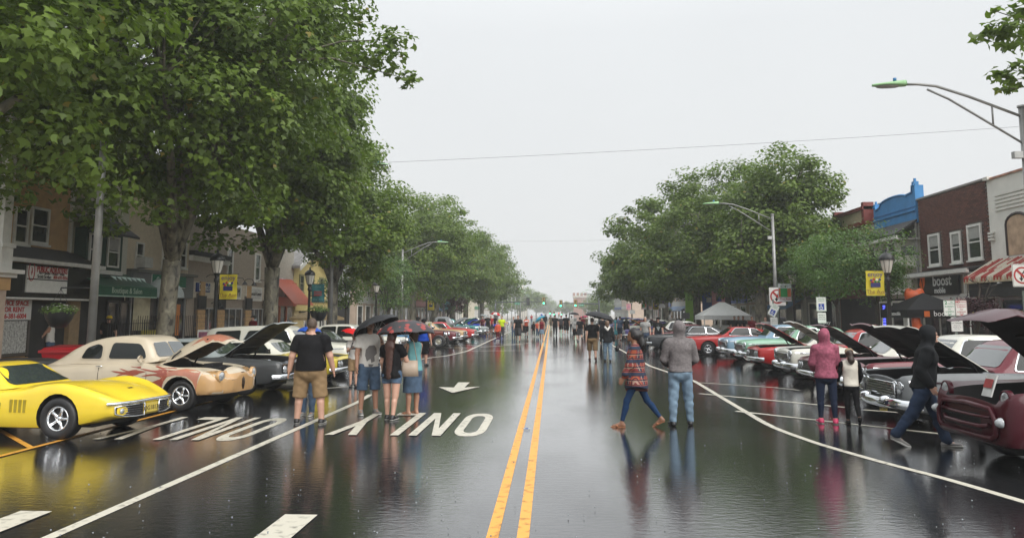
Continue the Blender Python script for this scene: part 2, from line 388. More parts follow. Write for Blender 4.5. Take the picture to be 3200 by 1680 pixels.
class Bld:
    def __init__(s, name, label, side, y0, y1, cat='building', group=None):
        s.side = side; s.y0, s.y1 = y0, y1; s.L = Vector((side*FX, (y0+y1)/2, .1))
        s.root = thing(name, label, cat, s.L, 0, group)
    def P(s, y, z, o): return Vector((s.side*(FX-o), y, z)) - s.L
    def bx(s, mb, y0, y1, z0, z1, o0, o1, mi=0):
        a = s.P(y0, z0, o0); b = s.P(y1, z1, o1)
        return mb.bb(min(a.x,b.x), max(a.x,b.x), min(a.y,b.y), max(a.y,b.y), min(a.z,b.z), max(a.z,b.z), mi)
    def part(s, name, m, *boxes, parent=None, label=None):
        mb = MB()
        for q_ in boxes: s.bx(mb, *q_)
        o = mb.build(name, m, parent or s.root)
        if label: o['label'] = label
        return o
    def slope(s, name, m, y0, y1, za, oa, zb, ob, th=.08, seg=0):    # pent roof / awning sheet from (za,oa) to (zb,ob)
        mb = MB(); v = []
        for y in (y0, y1):
            for (z, o) in ((za, oa), (zb, ob), (zb-th, ob), (za-th, oa)): v.append(s.P(y, z, o))
        mb.add(v, [(0,1,5,4),(1,2,6,5),(2,3,7,6),(3,0,4,7),(0,3,2,1),(4,5,6,7)])
        return mb.build(name, m, s.root)
    def window(s, y0, y1, z0, z1, frame=WTRIM, fw=.09, o=0.0, rail=True, mull=0, glass=None, sill=True, depth=.07, name='window', blind=0):
        g = glass or WGLASS
        p = s.part(name, g, (y0+fw*.5, y1-fw*.5, z0+fw*.5, z1-fw*.5, o+.004, o+.02))
        bx = [(y0, y0+fw, z0, z1, o+.002, o+depth), (y1-fw, y1, z0, z1, o+.002, o+depth), (y0+fw, y1-fw, z1-fw, z1, o+.002, o+depth), (y0+fw, y1-fw, z0, z0+fw, o+.002, o+depth)]
        if rail: bx.append((y0+fw, y1-fw, (z0+z1)/2-.025, (z0+z1)/2+.025, o+.021, o+.045))
        for k in range(mull):
            y = y0+(y1-y0)*(k+1)/(mull+1); bx.append((y-.025, y+.025, z0+fw, z1-fw, o+.022, o+depth-.01))
        s.part('frame', frame, *bx, parent=p)
        if sill: s.part('sill', frame, (y0-.05, y1+.05, z0-.07, z0-.003, o+.003, o+depth+.06), parent=p)
        if blind: s.part('blind', mat('pale_blind', (.32,.32,.3), rough=.7), (y0+fw, y1-fw, z1-(z1-z0)*blind, z1-fw, o+.0205, o+.0208), parent=p)
        return p
    def siding(s, m, y0, y1, z0, z1, o=0.0, h=.13, name='clapboard', parts=True):
        k = int((z1-z0)/h)
        for i in range(k):
            mb = MB(); z = z0+i*h; v = []
            for y in (y0, y1):
                for (zz, oo) in ((z, o+.03), (z+h, o+.012), (z+h, o+.002), (z, o+.002)): v.append(s.P(y, zz, oo))
            mb.add(v, [(0,1,5,4),(1,2,6,5),(2,3,7,6),(3,0,4,7),(0,3,2,1),(4,5,6,7)]); mb.build(name, m, s.root)
    def text(s, name, t, size, m, y, z, o, parent=None, **k):
        rz = math.pi/2 if s.side < 0 else -math.pi/2
        return text(name, t, size, m, parent or s.root, s.P(y, z, o), (math.pi/2, 0, rz), **k)
    def wall(s, m, z1, depth=12, name='wall', z0=0.0, **k):
        return s.part(name, m, (s.y0, s.y1, z0, z1, -depth, 0), **k)

TXRED = mat('red_lettering', (.45,.03,.03), rough=.5, var=0); TXBLK = mat('black_lettering', (.02,.02,.02), rough=.5, var=0)
TXWHT = mat('white_lettering', (.8,.8,.78), rough=.4, var=0); SIGNW = mat('white_sign_board', (.78,.78,.74), rough=.4, var=.06)
def gooseneck(B, y, z, o=0):
    mb = MB(); p = [B.P(y, z, o), B.P(y, z+.12, o+.2), B.P(y, z+.1, o+.45), B.P(y, z-.08, o+.55)]
    mb.tube(p, .018, 6); mb.lathe([(.03,.1),(.16,-.1)], B.P(y, z-.16, o+.57), n=10)
    return mb.build('wall_lamp', BLACKM, B.root)

S = -1
# --- orange stucco building with the public adjusters sign
yA = q(S,-260,800)[0]; yB = q(S,252,800)[0]
b = Bld('stucco_building', 'orange stucco building with paired white windows above a black public adjusters shopfront', S, yA, yB)
ORST = mat('orange_stucco', (.50,.31,.14), rough=.8, var=.12, scale=4, bump=.4); b.wall(ORST, 10.5)
YBRK = mat('pale_yellow_brick', (.36,.33,.24), rough=.75, var=.15, scale=20, bump=.5)
y1 = q(S,222,700)[0]; b.part('corner_pilaster', YBRK, (y1, yB-.02, .1, 9.8, .004, .1))
b.part('downspout', WTRIM, (y1-.14, y1-.04, 3.9, 9.6, .01, .11))
for u0, u1 in ((41,86), (93,150), (-75,-20)):
    a = q(S,u0,700)[0]; c = q(S,u1,700)[0]; z1 = q(S,(u0+u1)/2,648)[1]; z0 = q(S,(u0+u1)/2,763)[1]; b.window(a, c, z0, z1, fw=.08)
    b.window(a, c, z0+2.9, z1+2.9, fw=.08)
zt = q(S,130,775)[1]; zb = q(S,130,822,.9)[1]
b.slope('pent_roof', SHING, yA, yB-.05, zt, .02, zb+.12, .95)
b.part('gutter', WTRIM, (yA, yB-.05, zb-.02, zb+.10, .85, 1.0))
z0 = q(S,130,930,.5)[1]
b.part('sign_fascia', mat('black_fascia', (.012,.012,.012), rough=.25, var=.3), (yA, yB-.05, z0, zb-.03, .01, .62))
b.part('fascia_trim', WTRIM, (yA, yB-.05, z0-.06, z0-.004, .01, .66))
sa = q(S,81,880,.65)[0]; sb = q(S,208,880,.65)[0]; zm = q(S,144,874,.65)[1]; zt = q(S,144,834,.65)[1]; zl = q(S,144,915,.65)[1]
sg = b.part('sign', SIGNW, (sa, sb, zl, zt, .63, .68))
b.part('divider', BLACK, (sa, sb, zm-.02, zm+.015, .681, .69), parent=sg)
W_ = sb-sa; yc = (sa+sb)/2; h = zt-zm
b.text('lettering', 'PUBLIC ADJUSTERS', .26, TXRED, yc+.17, zt-h*.24, .70, fit=W_-.48, bold=.004)
b.text('lettering', 'Fire • Smoke • Water • Wind', .12, TXBLK, yc+.15, zt-h*.5, .70, fit=W_-.75)
b.text('lettering', 'Scott Scelso', .17, TXBLK, yc-.22, zt-h*.78, .70, fit=W_*.33); b.text('lettering', '800-692-0356', .16, TXRED, yc+W_*.30, zt-h*.78, .70, fit=W_*.36)
b.text('lettering', 'S', .13, TXRED, sa+.18, zt-h*.25, .70); b.text('lettering', 'A', .13, TXRED, sa+.18, zt-h*.45, .70); b.text('lettering', 'F', .13, TXRED, sa+.18, zt-h*.62, .70)
mb = MB(); o_ = b.P(sa+.18, zt-h*.42, .69); mb.tube([o_+Vector((0,math.sin(t)*.14,math.cos(t)*.3)) for t in np.linspace(0,2*math.pi,17)], .012, 5); mb.build('emblem', TXRED, b.root)
# shopfront
g0 = q(S,-60,900,0.1)[0]; g1 = q(S,102,900,.1)[0]; gz1 = q(S,60,934,.1)[1]
b.part('shopfront_recess', DARKIN, (g1, yB-.5, .12, z0-.07, .004, .03))
b.window(g0, g1, .65, z0-.08, frame=mat('bronze_frame', (.06,.05,.04), rough=.4), rail=False, o=.05, sill=False)
BAN = mat('white_vinyl_banner', (.62,.62,.6), rough=.45, var=.05)
ba = q(S,20,950,.14)[0]-.5; bb_ = q(S,100,950,.14)[0]; bz1 = q(S,60,934,.14)[1]-.02; bz0 = q(S,60,999,.14)[1]
bn = b.part('rent_banner', BAN, (ba, bb_, bz0, bz1, .125, .135))
hh = bz1-bz0
for i, t in enumerate(('OFFICE SPACE', 'FOR RENT', '856-381-6004')): b.text('lettering', t, hh*.34, TXRED, (ba+bb_)/2, bz1-hh*(.18+.32*i), .14, bold=.006, fit=bb_-ba-.1)
CURT = mat('patterned_curtain', (.4,.4,.38), rough=.8, var=.5, scale=14)
b.part('curtain', CURT, (g0+.2, g1-.08, .75, bz0-.03, .074, .078))
b.part('plinth', ORST, (g0, g1, .1, .6, .005, .12))
b.part('doorway_wall', mat('tan_plaster', (.26,.18,.1), rough=.8), (q(S,200,1000)[0], q(S,232,1000)[0], .12, z0-.08, .035, .2))
# --- porch with white column at the left edge
b = Bld('porch_building', 'pinkish porch column and white cornice at the left edge of the photo', S, q(S,-260,800,1.8)[0]-3, q(S,28,900,1.8)[0], cat='porch')
u_ = 1.9; yc0 = q(S,0,900,u_)[0]; yc1 = q(S,27,900,u_)[0]
PK = mat('pink_beige_stucco', (.42,.33,.26), rough=.7, var=.1)
zc = q(S,20,895,u_)[1]; zc2 = q(S,20,860,u_)[1]; zu = q(S,20,770,u_)[1]; zuu = q(S,20,690,u_)[1]
b.part('column', PK, (yc0-.05, yc1-.08, .3, zc-.1, 1.5, 1.9)); b.part('column_base', PK, (yc0-.12, yc1, .1, .33, 1.42, 2.0))
b.part('beam', ORST, (b.y0, yc1, zc-.1, zc+.25, 1.3, 1.95))
b.part('cornice', WTRIM, (b.y0, yc1+.1, zc+.25, zc+.36, 1.2, 2.05), (b.y0, yc1+.2, zc+.36, zc+.47, 1.1, 2.2))
b.part('deck', WTRIM, (b.y0, yc1, zc+.1, zc+.24, .02, 1.29))
yk0 = q(S,6,750,u_)[0]; yk1 = q(S,42,750,u_)[0]
b.part('upper_column', WTRIM, (yk0, yk1, zc+.48, zu, 1.45, 1.92), (yk0+.06, yk1-.06, zu, zuu+3, 1.5, 1.87), (yk0-.04, yk1+.04, zu-.02, zu+.1, 1.4, 1.97))
for k in range(6): b.part('baluster', WTRIM, (yk0-.25-.18*k, yk0-.2-.18*k, zc+.5, zu-.15, 1.6, 1.66))
b.part('handrail', WTRIM, (b.y0, yk0, zu-.14, zu-.06, 1.57, 1.7))
# --- green bay building
y0, y1 = yB, q(S,397,800)[0]
b = Bld('salon_building', 'white brick building with dark green bay window over the green awning', S, y0, y1)
WBR = mat('whitewashed_brick', (.58,.56,.49), rough=.7, var=.15, scale=18, bump=.5); b.wall(WBR, 9.6)
# brick courses as shallow proud rows
mb = MB()
for i in range(60):
    z = 4.6+i*.08
    b.bx(mb, y0+.02, y1-.02, z, z+.062, .003, .012)
o = mb.build('brick_courses', WBR, b.root); o['kind'] = 'stuff'
GRN = mat('dark_green_wood', (.012,.05,.036), rough=.4, var=.15)
ya_, yb_ = q(S,276,750,.6)[0], q(S,388,750,.6)[0]; zb0 = q(S,330,835,.6)[1]; zb1 = q(S,330,735,.6)[1]
b.part('bay', GRN, (ya_, yb_, zb0-.1, zb1+.2, .005, .55)); b.part('bay_trim', WTRIM, (ya_-.03, yb_+.03, zb0-.25, zb0-.1, .004, .6), (ya_-.03, yb_+.03, zb0-.55, zb0-.42, .004, .56))
b.part('bay_apron', GRN, (ya_, yb_, zb0-.42, zb0-.25, .004, .5))
for u0, u1 in ((281,318), (338,375)): b.window(q(S,u0,750,.6)[0], q(S,u1,750,.6)[0], zb0+.02, zb1, o=.56, fw=.06, sill=False, blind=.0 if u0 < 300 else .45)
zr0 = q(S,400,741,.9)[1]
b.slope('bay_roof', SHING, ya_-.2, yb_+.4, zr0+.75, .0, zr0+.05, 1.0)
AWG = mat('green_awning_canvas', (.01,.09,.05), rough=.35, var=.2)
aa, ab = q(S,302,900,1.0)[0], q(S,484,900,1.0)[0]; az1 = q(S,390,866,.1)[1]; azm = q(S,390,893,1.1)[1]; az0 = q(S,390,924,1.1)[1]
ab = min(ab, y1+1.6)
aw = b.slope('awning', AWG, aa, ab, az1+.12, .03, azm, 1.1, th=.03); b.part('awning_valance', AWG, (aa, ab, az0, azm-.035, 1.07, 1.1))
b.part('awning_hem', mat('pale_green_trim', (.45,.6,.5), rough=.5), (aa, ab, az0-.04, az0-.003, 1.07, 1.11))
b.text('lettering', 'Boutique & Salon', .3, mat('pale_green_lettering', (.45,.55,.45), rough=.5, var=0), (aa+ab)/2-.2, (az0+azm)/2, 1.115)
mb = MB(); sc_ = mat('white_scallop', (.5,.66,.6), rough=.4)
for k in range(7):
    yy = aa+1.2+k*.34; mb.add([b.P(yy-.17, azm+.30, .84), b.P(yy+.17, azm+.30, .84), b.P(yy, azm+.13, 1.02)], [(0,1,2)]); mb.v[-3:] = [tuple(Vector(p)+Vector((.02,0,.05))) for p in mb.v[-3:]]
mb.build('scalloped_trim', sc_, b.root)
b.part('shopfront_recess', DARKIN, (y0+.1, y1-.05, .12, az0, .004, .02))
for u0, u1 in ((325,362), (365,398)): b.window(q(S,u0,1000)[0], q(S,u1,1000)[0], .5, az0-.15, frame=mat('dark_bronze', (.03,.03,.03), rough=.3), rail=False, o=.03, sill=False, name='shop_window')
mb = MB()
for k in range(26): mb.tube([b.P(q(S,290,1000)[0]+k*.16, .14, .6), b.P(q(S,290,1000)[0]+k*.16, 1.75, .6)], .012, 4)
for z in (.4, 1.6): mb.tube([b.P(q(S,290,1000)[0], z, .6), b.P(q(S,290,1000)[0]+4.1, z, .6)], .015, 4)
mb.build('iron_railing', BLACK, b.root)
# --- beige building
y0, y1 = y1, q(S,590,800)[0]
b = Bld('beige_building', 'cream stucco building with air conditioner units behind the big trunk', S, y0, y1)
CRM = mat('cream_stucco', (.62,.53,.40), rough=.8, var=.08, bump=.3); b.wall(CRM, 8.6)
for u0, u1 in ((421,446), (505,530), (560,580)):
    a, c = q(S,u0,800)[0], q(S,u1,800)[0]; z1 = q(S,(u0+u1)/2,757)[1]; z0 = q(S,(u0+u1)/2,838)[1]; w = b.window(a, c, z0, z1, fw=.07)
    if u0 < 540:
        acy = (a+c)/2; ac = b.part('air_conditioner', mat('ac_casing', (.5,.5,.48), rough=.4), (acy-.32, acy+.32, z0+.02, z0+.45, .08, .45), parent=w)
zc = q(S,500,850)[1]
b.part('ledge', mat('grey_ledge', (.13,.13,.12), rough=.6), (y0+.02, y1, zc-.12, zc, .004, .5))
b.part('metal_panel', mat('perforated_grey_panel', (.16,.165,.165), rough=.5, var=.3, scale=30), (y0+.02, y1, zc-1.1, zc-.125, .004, .3))
sa, sb = q(S,477,880,.35)[0], q(S,580,880,.35)[0]
sg = b.part('green_sign', mat('green_sign_board', (.01,.16,.09), rough=.35), (sa, sb, zc-.62, zc-.14, .31, .37)); b.part('sign_border', SIGNW, (sa-.03, sb+.03, zc-.65, zc-.11, .305, .33))
b.text('lettering', 'Carpets', .34, TXWHT, sa+.8, zc-.38, .375)
# rounded grey awning
mb = MB(); a0, a1 = q(S,535,930,1.2)[0]-.2, q(S,586,930,1.2)[0]; z0 = q(S,560,930,1.2)[1]; z1 = q(S,560,876,.4)[1]
v = []; n = 8
for j in range(13):
    t = math.pi*j/12
    for k in range(n+1):
        ph = math.pi/2*k/n; v.append(b.P((a0+a1)/2-(a1-a0)/2*math.cos(t)*math.sin(ph)**.6, z0+(z1-z0)*math.cos(ph), .3+1.1*math.sin(t)*math.sin(ph)))
mb.add(v, [(j*(n+1)+k, j*(n+1)+k+1, (j+1)*(n+1)+k+1, (j+1)*(n+1)+k) for j in range(12) for k in range(n)], 0, True)
mb.build('rounded_awning', mat('pale_grey_canvas', (.42,.47,.46), rough=.5), b.root)
b.part('shopfront_recess', DARKIN, (y0+.05, y1-.05, .12, zc-1.12, .004, .02))
for k in range(4):
    a = y0+.3+k*(y1-y0-.5)/4; b.window(a, a+(y1-y0-.8)/4, .7, 2.9, frame=mat('aluminium_frame', (.3,.3,.3), rough=.4), rail=False, o=.03, sill=False, name='shop_window')
mb = MB()
for k in range(30): mb.tube([b.P(y0+.2+k*.18, .14, .5), b.P(y0+.2+k*.18, 1.9, .5)], .012, 4)
mb.build('iron_railing', BLACK, b.root)
b.part('yellow_notice', mat('yellow_poster', (.6,.5,.05), rough=.5), (y0+1.2, y0+2.4, .7, 1.3, .106, .11)); b.part('cream_shutter', mat('cream_slats', (.5,.45,.3), rough=.5), (y0+.5, y0+1.8, 1.3, 2.7, .104, .108))
b.part('orange_poster', mat('orange_poster', (.55,.2,.05), rough=.5), (y1-1.7, y1-.8, 1.0, 2.4, .106, .11))
# --- taupe building with tan pilasters
y0, y1 = y1, q(S,850,800)[0]
b = Bld('taupe_building', 'taupe two storey building with tan block pilasters and gooseneck lamps over its shop signs', S, y0, y1)
TAU = mat('taupe_stucco', (.37,.31,.25), rough=.75, var=.08, bump=.3); b.wall(TAU, 6.6)
zc = q(S,650,818)[1]
b.part('cornice', BLACK, (y0, y0+4.2, zc+.2, zc+.42, .004, .3)); b.part('cornice_band', WTRIM, (y0, y0+4.2, zc-.05, zc+.19, .004, .22))
zs = q(S,700,1000)[1]; TANB = mat('tan_split_block', (.52,.33,.16), rough=.8, var=.15, bump=.5); CREAMB = mat('cream_panel', (.6,.54,.44), rough=.7)
fz1 = q(S,690,878,.1)[1]
def bandz(v): return q(S,720,v,.2)[1]
top = bandz(888); mid = bandz(934); wt = bandz(962); wb = bandz(1040)
b.part('sign_band', CREAMB, (y0+.05, y1-.05, mid, top, .003, .10)); b.part('plinth', mat('black_tile', (.02,.02,.02), rough=.3), (y0, y1, .1, wb-.02, .003, .2))
blk = b.part('block', TANB, (0,.36,0,.19,0,.14)); bpy.data.objects.remove(blk)
bm_ = MB().box((0,0,0), (.14,.36,.185)).mesh('pilaster_block', TANB)
for u in (615, 678, 764, 826):
    yy = q(S,u,1000)[0]
    b.part('pilaster_core', MORTAR, (yy-.38, yy+.38, wb, mid+.2, .003, .16))
    k = 0; z = wb+.1
    while z < wt-.1:
        for dy in ((-.195, .195) if k % 2 == 0 else (-.0,)):
            link('block', bm_, b.root, b.P(yy+dy, z, .16))
        if k % 2:
            for dy in (-.29, .29): 
                o = link('block', bm_, b.root, b.P(yy+dy, z, .158)); o.scale = (1, .5, 1)
        z += .2; k += 1
    b.part('capital', BLACK, (yy-.4, yy+.4, wt-.05, mid+.1, .165, .26)); b.part('upper_pilaster', TANB, (yy-.25, yy+.25, mid+.1, top, .165, .24))
us = [(622,672,'door'), (684,757,'w'), (770,822,'w')]
ALU = mat('aluminium_frame2', (.45,.45,.44), rough=.35)
for u0, u1, kd in us:
    a, c = q(S,u0,1000)[0]+.25, q(S,u1,1000)[0]-.25
    b.window(a, c, wb, wt, frame=ALU, rail=False, mull=2 if kd == 'w' else 1, o=.02, sill=False, name='shop_window', fw=.06)
def shop_sign(u0, u1, v0, v1, bg, txt, tm, size, inner=None, **k):
    a, c = q(S,u0,900,.2)[0], q(S,u1,900,.2)[0]; um = (u0+u1)/2; z1 = q(S,um,v0,.2)[1]; z0 = q(S,um,v1,.2)[1]
    s_ = b.part('shop_sign', bg, (a, c, z0, z1, .11, .2))
    if inner: b.part('sign_panel', inner, (a+.12, c-.12, z0+.12, z1-.12, .201, .215), parent=s_)
    if txt: b.text('lettering', txt, size, tm, (a+c)/2, (z0+z1)/2, .225, fit=c-a-.3, **k)
shop_sign(617, 657, 884, 912, mat('navy_sign', (.02,.05,.2), rough=.3), "Domino's", TXWHT, .52)
shop_sign(692, 755, 890, 934, SIGNW, 'MUSEUM', TXBLK, .55, mat('pale_grey_panel', (.45,.45,.43), rough=.5))
shop_sign(774, 820, 896, 940, SIGNW, 'Financial Center', TXBLK, .3, mat('white_panel2', (.62,.62,.6), rough=.4))
for u in (640, 700, 730, 760, 800): gooseneck(b, q(S,u,880)[0], bandz(872), .05)
for u in (655, 815): gooseneck(b, q(S,u,880)[0], bandz(950), .12)
b.window(q(S,708,830)[0], q(S,726,830)[0], zc-.7, zc+.9, fw=.1); b.window(q(S,795,830)[0], q(S,812,830)[0], zc-.7, zc+.9, fw=.1)
# --- red awning shop
y0, y1 = y1, q(S,916,900)[0]
b = Bld('red_awning_shop', 'low shop with sloping orange red metal awning beside the second big trunk', S, y0, y1)
b.wall(mat('pale_wall', (.45,.42,.36), rough=.7), 6.0)
RA = mat('orange_red_metal', (.5,.08,.03), rough=.35, var=.1)
zt, zb = q(S,885,885,.1)[1], q(S,885,948,1.4)[1]
b.slope('awning', RA, y0, y1-.3, zt+.3, .02, zb, 1.5, th=.05)
mb = MB()
for k in range(14):
    y = y0+.2+k*(y1-y0-.6)/14; v = [b.P(y, zt+.335, .02), b.P(y+.05, zt+.335, .02), b.P(y+.05, zb+.035, 1.5), b.P(y, zb+.035, 1.5), b.P(y, zb+.002, 1.5), b.P(y+.05, zb+.002, 1.5)]
    mb.add(v, [(0,1,2,3),(3,2,5,4)])
mb.build('awning_rib', RA, b.root)
b.part('poster', mat('printed_poster', (.6,.55,.6), rough=.4, var=.6, scale=3), (y0+.3, y0+2.4, 3.0, 4.2, .02, .05))
b.part('fascia', RA, (y0, y1-.05, zb-.1, zb+.45, .004, .3), (y1-.8, y1-.05, zb+.45, zt+.1, .004, .25))
DG = mat('dark_green_pane', (.008,.04,.028), rough=.12, var=.1)
for k in range(3):
    a = y0+.3+k*(y1-y0-.4)/3; b.part('window', DG, (a, a+(y1-y0-.4)/3-.25, .35, zb-.2, .004, .05)); b.part('orange_post', mat('orange_post_paint', (.5,.13,.05), rough=.5), (a-.2, a-.02, .1, zb-.12, .004, .12))
# --- yellow gabled house, gable towards the street
y0, y1 = y1, q(S,1020,900)[0]
YEL = mat('yellow_clapboard', (.58,.47,.19), rough=.6, var=.05)
b = Bld('yellow_gable_house', 'yellow clapboard house with a steep grey shingle gable and slim windows', S, y0, y1)
ze = q(S,941,835)[1]; za = q(S,974,772)[1]; b.wall(YEL, ze)
ym = (y0+y1)/2
mb = MB(); v = [b.P(y0,ze,0), b.P(y1,ze,0), b.P(ym,za,0), b.P(y0,ze,-12), b.P(y1,ze,-12), b.P(ym,za,-12)]
mb.add(v, [(0,1,2),(3,5,4),(0,3,4,1)]); mb.build('gable', YEL, b.root)
RSH = mat('grey_roof_shingle', (.16,.155,.15), rough=.8, var=.35, scale=5, bump=.8, bscale=9)
dy = (y1-y0)/2; sl = (za-ze)/dy
mb = MB()
for sg in (-1, 1):
    e = .45; v = []
    for o in (.55, -12):
        for (yy, zz) in ((ym, za+.02), (ym+sg*(dy+e), ze-sl*e+.02)): v += [b.P(yy, zz+.16, o), b.P(yy, zz, o)]
    mb.add(v, [(0,2,6,4),(1,3,7,5),(0,1,3,2),(4,5,7,6),(2,3,7,6),(0,1,5,4)])
mb.build('roof', RSH, b.root)
mb = MB()
for sg in (-1, 1):
    e = .5; v = []
    for o in (.58, .64):
        for (yy, zz) in ((ym, za+.2), (ym, za-.12), (ym+sg*(dy+e), ze-sl*e-.12), (ym+sg*(dy+e), ze-sl*e+.2)): v.append(b.P(yy, zz, o))
    mb.add(v, [(0,1,2,3),(7,6,5,4),(0,3,7,4),(1,2,6,5),(3,2,6,7)])
mb.build('bargeboard', WTRIM, b.root)
zf = q(S,960,935)[1]
b.siding(YEL, y0+.02, y1-.02, zf+.1, ze-.02, h=.2)
TG = mat('olive_trim', (.24,.23,.12), rough=.6)
for f in (.2, .5, .8):
    w = .75; yy = y0+(y1-y0)*f; b.window(yy-w/2-.1, yy+w/2+.1, q(S,960,915)[1], q(S,960,860)[1], frame=TG, o=.032, fw=.12)
b.window(ym-.25, ym+.25, ze+.3, ze+1.7, frame=TG, fw=.07)
b.part('cornice', TG, (y0, y1, zf-.12, zf+.08, .004, .35)); b.part('fascia', YEL, (y0, y1, zf-.8, zf-.125, .004, .2)); b.part('fascia_trim', BLACK, (y0+1, y1, zf-.9, zf-.81, .004, .25))
b.part('shop_wall', mat('pale_yellow_render', (.5,.4,.2), rough=.7), (y0, y0+2.0, .1, zf-.82, .004, .1))
for k in range(3): b.window(y0+2.3+k*1.7, y0+3.8+k*1.7, .6, zf-1.0, rail=False, mull=1, o=.01, sill=False, name='shop_window')
# --- grey siding house
y0, y1 = y1, y1+7
b = Bld('grey_siding_house', 'pale grey clapboard house beside the yellow gable house', S, y0, y1)
GS = mat('pale_grey_siding', (.42,.42,.42), rough=.6, var=.05); zt = q(S,1040,800)[1]; b.wall(GS, zt); b.siding(GS, y0+.02, y1-.02, 3.2, zt-.05, h=.22)
b.part('roof', mat('maroon_roof', (.12,.03,.03), rough=.6), (y0-.3, y1+.3, zt, zt+.5, -12.3, .4))
for f in (.2, .55, .85): b.window(y0+7*f-.45, y0+7*f+.45, 4.2, 5.8, frame=WTRIM, o=.032)
b.part('shopfront_recess', DARKIN, (y0+.2, y1-.2, .12, 2.9, .004, .03))

# ---------------- right side
S = 1
# white building at the edge
y1 = q(S,3092,700)[0]; y0 = y1-7
b = Bld('white_stucco_building', 'white building with boarded arched window and a rusty red and white metal awning', S, y0, y1)
WS = mat('white_stucco', (.66,.65,.6), rough=.75, var=.07, scale=2, bump=.25); zt = q(S,3140,548)[1]; b.wall(WS, zt)
b.part('coping', mat('rusty_coping', (.4,.2,.14), rough=.7, var=.5, scale=3), (y0, y1-.3, zt, zt+.07, -.3, .06)); b.part('parapet_end', WS, (y1-.32, y1, zt, zt+.12, -12, .15))
for k in range(5): b.part('moulding', WS, (y0, y1-.5, zt-.7-.14*k, zt-.62-.14*k, .003, .05))
for k in range(3): b.part('corbel', WS, (y1-.34+.02*k, y1, zt-2.1-.12*k, zt-2.02-.12*k, .003, .1))
PLY = mat('weathered_plywood', (.42,.30,.20), rough=.8, var=.25, scale=3)
ya, yb2 = q(S,3152,750)[0], q(S,3152,750)[0]-1.25; zt2 = q(S,3170,676)[1]; zb2 = q(S,3170,796)[1]
mb = MB(); r = .62; pts = [(ya, zb2), (ya-2*r, zb2)] + [(ya-r-r*math.cos(t), zt2-.25+.3*math.sin(t)) for t in np.linspace(0, math.pi, 9)]
v = [b.P(y, z, .03) for y, z in pts]; mb.add(v, [tuple(range(len(v)))]); mb.build('window', PLY, b.root, label='arched window boarded with plywood')
mb = MB(); mb.tube([b.P(y, z, .03) for y, z in [(ya+.05, zb2)]+[(ya-r+(r+.05)*math.cos(t), zt2-.25+.36*math.sin(t)) for t in np.linspace(0, math.pi, 9)]], .05, 6); mb.build('window_arch', mat('dark_arch', (.05,.04,.04), rough=.7), b.root)
RWA = MATS.get('x') or bpy.data.materials.new('rusty_red_white_metal'); RWA.use_nodes = True
n = RWA.node_tree; bb = n.nodes['Principled BSDF']; t = n.nodes.new('ShaderNodeTexCoord'); nz = n.nodes.new('ShaderNodeTexNoise'); nz.inputs['Scale'].default_value = 1.6; nz.inputs['Detail'].default_value = 6
mpg = n.nodes.new('ShaderNodeMapping'); mpg.inputs['Scale'].default_value = (.35,1.6,.35); n.links.new(t.outputs['Object'], mpg.inputs[0]); n.links.new(mpg.outputs[0], nz.inputs['Vector'])
cr = n.nodes.new('ShaderNodeValToRGB'); cr.color_ramp.interpolation = 'CONSTANT'; cr.color_ramp.elements[0].color = (.6,.56,.47,1); cr.color_ramp.elements[1].color = (.38,.05,.04,1); cr.color_ramp.elements[1].position = .49
n.links.new(nz.outputs['Fac'], cr.inputs[0]); n.links.new(cr.outputs[0], bb.inputs['Base Color']); bb.inputs['Roughness'].default_value = .5
za, zb = q(S,3140,808,.05)[1], q(S,3140,860,1.1)[1]
aw = b.slope('awning', RWA, y0, y1-.05, za, .02, zb, 1.15, th=.04)
mb = MB()
for k in range(34):
    y = y1-.15-k*.2
    if y < y0: break
    v = [b.P(y, za+.03, .02), b.P(y+.07, za+.03, .02), b.P(y+.07, zb+.03, 1.17), b.P(y, zb+.03, 1.17), b.P(y, zb-.14, 1.17), b.P(y+.07, zb-.14, 1.17), b.P(y, za-.0, .02), b.P(y+.07, za-.0, .02)]
    mb.add(v, [(0,1,2,3),(3,2,5,4),(0,3,4,6),(1,7,5,2)])
mb.build('awning_rib', RWA, b.root)
b.part('awning_trim', mat('rust_stained_cream', (.5,.42,.28), rough=.7, var=.3), (y0, y1-.05, zb-.2, zb-.045, 1.1, 1.15))
zf = q(S,3140,925,.9)[1]
b.part('fascia', mat('black_canvas_fascia', (.02,.022,.022), rough=.6, var=.3), (y0, y1-.1, zf, zb-.21, .5, 1.0))
mb = MB(); fl0 = b.P(q(S,3110,870,1.05)[0], q(S,3110,872,1.05)[1], 1.05); mb.lathe([(.03,.1),(.09,-.08)], fl0, n=10); mb.lathe([(.03,.1),(.09,-.08)], fl0+Vector((0,-.25,-.08)), n=10); mb.build('floodlight', mat('white_flood', (.7,.7,.7), rough=.3), b.root)
b.window(q(S,3130,1000)[0], y1-.2, .7, zf-.02, frame=ALU, rail=False, mull=1, sill=False, name='shop_window', glass=mat('lit_shop_glass', (.12,.13,.13), rough=.15, var=.8, scale=2.5))
b.window(y0+.2, q(S,3135,1000)[0], .4, zf-.02, frame=ALU, rail=False, sill=False, name='shop_window', glass=mat('green_dark_glass', (.01,.03,.022), rough=.1))
for k in range(4):
    for j in range(6):
        c_ = [(.5,.5,.5), (.45,.15,.05), (.1,.1,.3), (.5,.45,.3), (.3,.05,.1)][(k*3+j) % 5]
        yy = y1-.5-j*.36; b.part('displayed_shoe', mat('shoe_%d' % ((k*3+j) % 5), c_, rough=.5), (yy-.12, yy+.1, 1.1+k*.3, 1.2+k*.3, .08, .2))
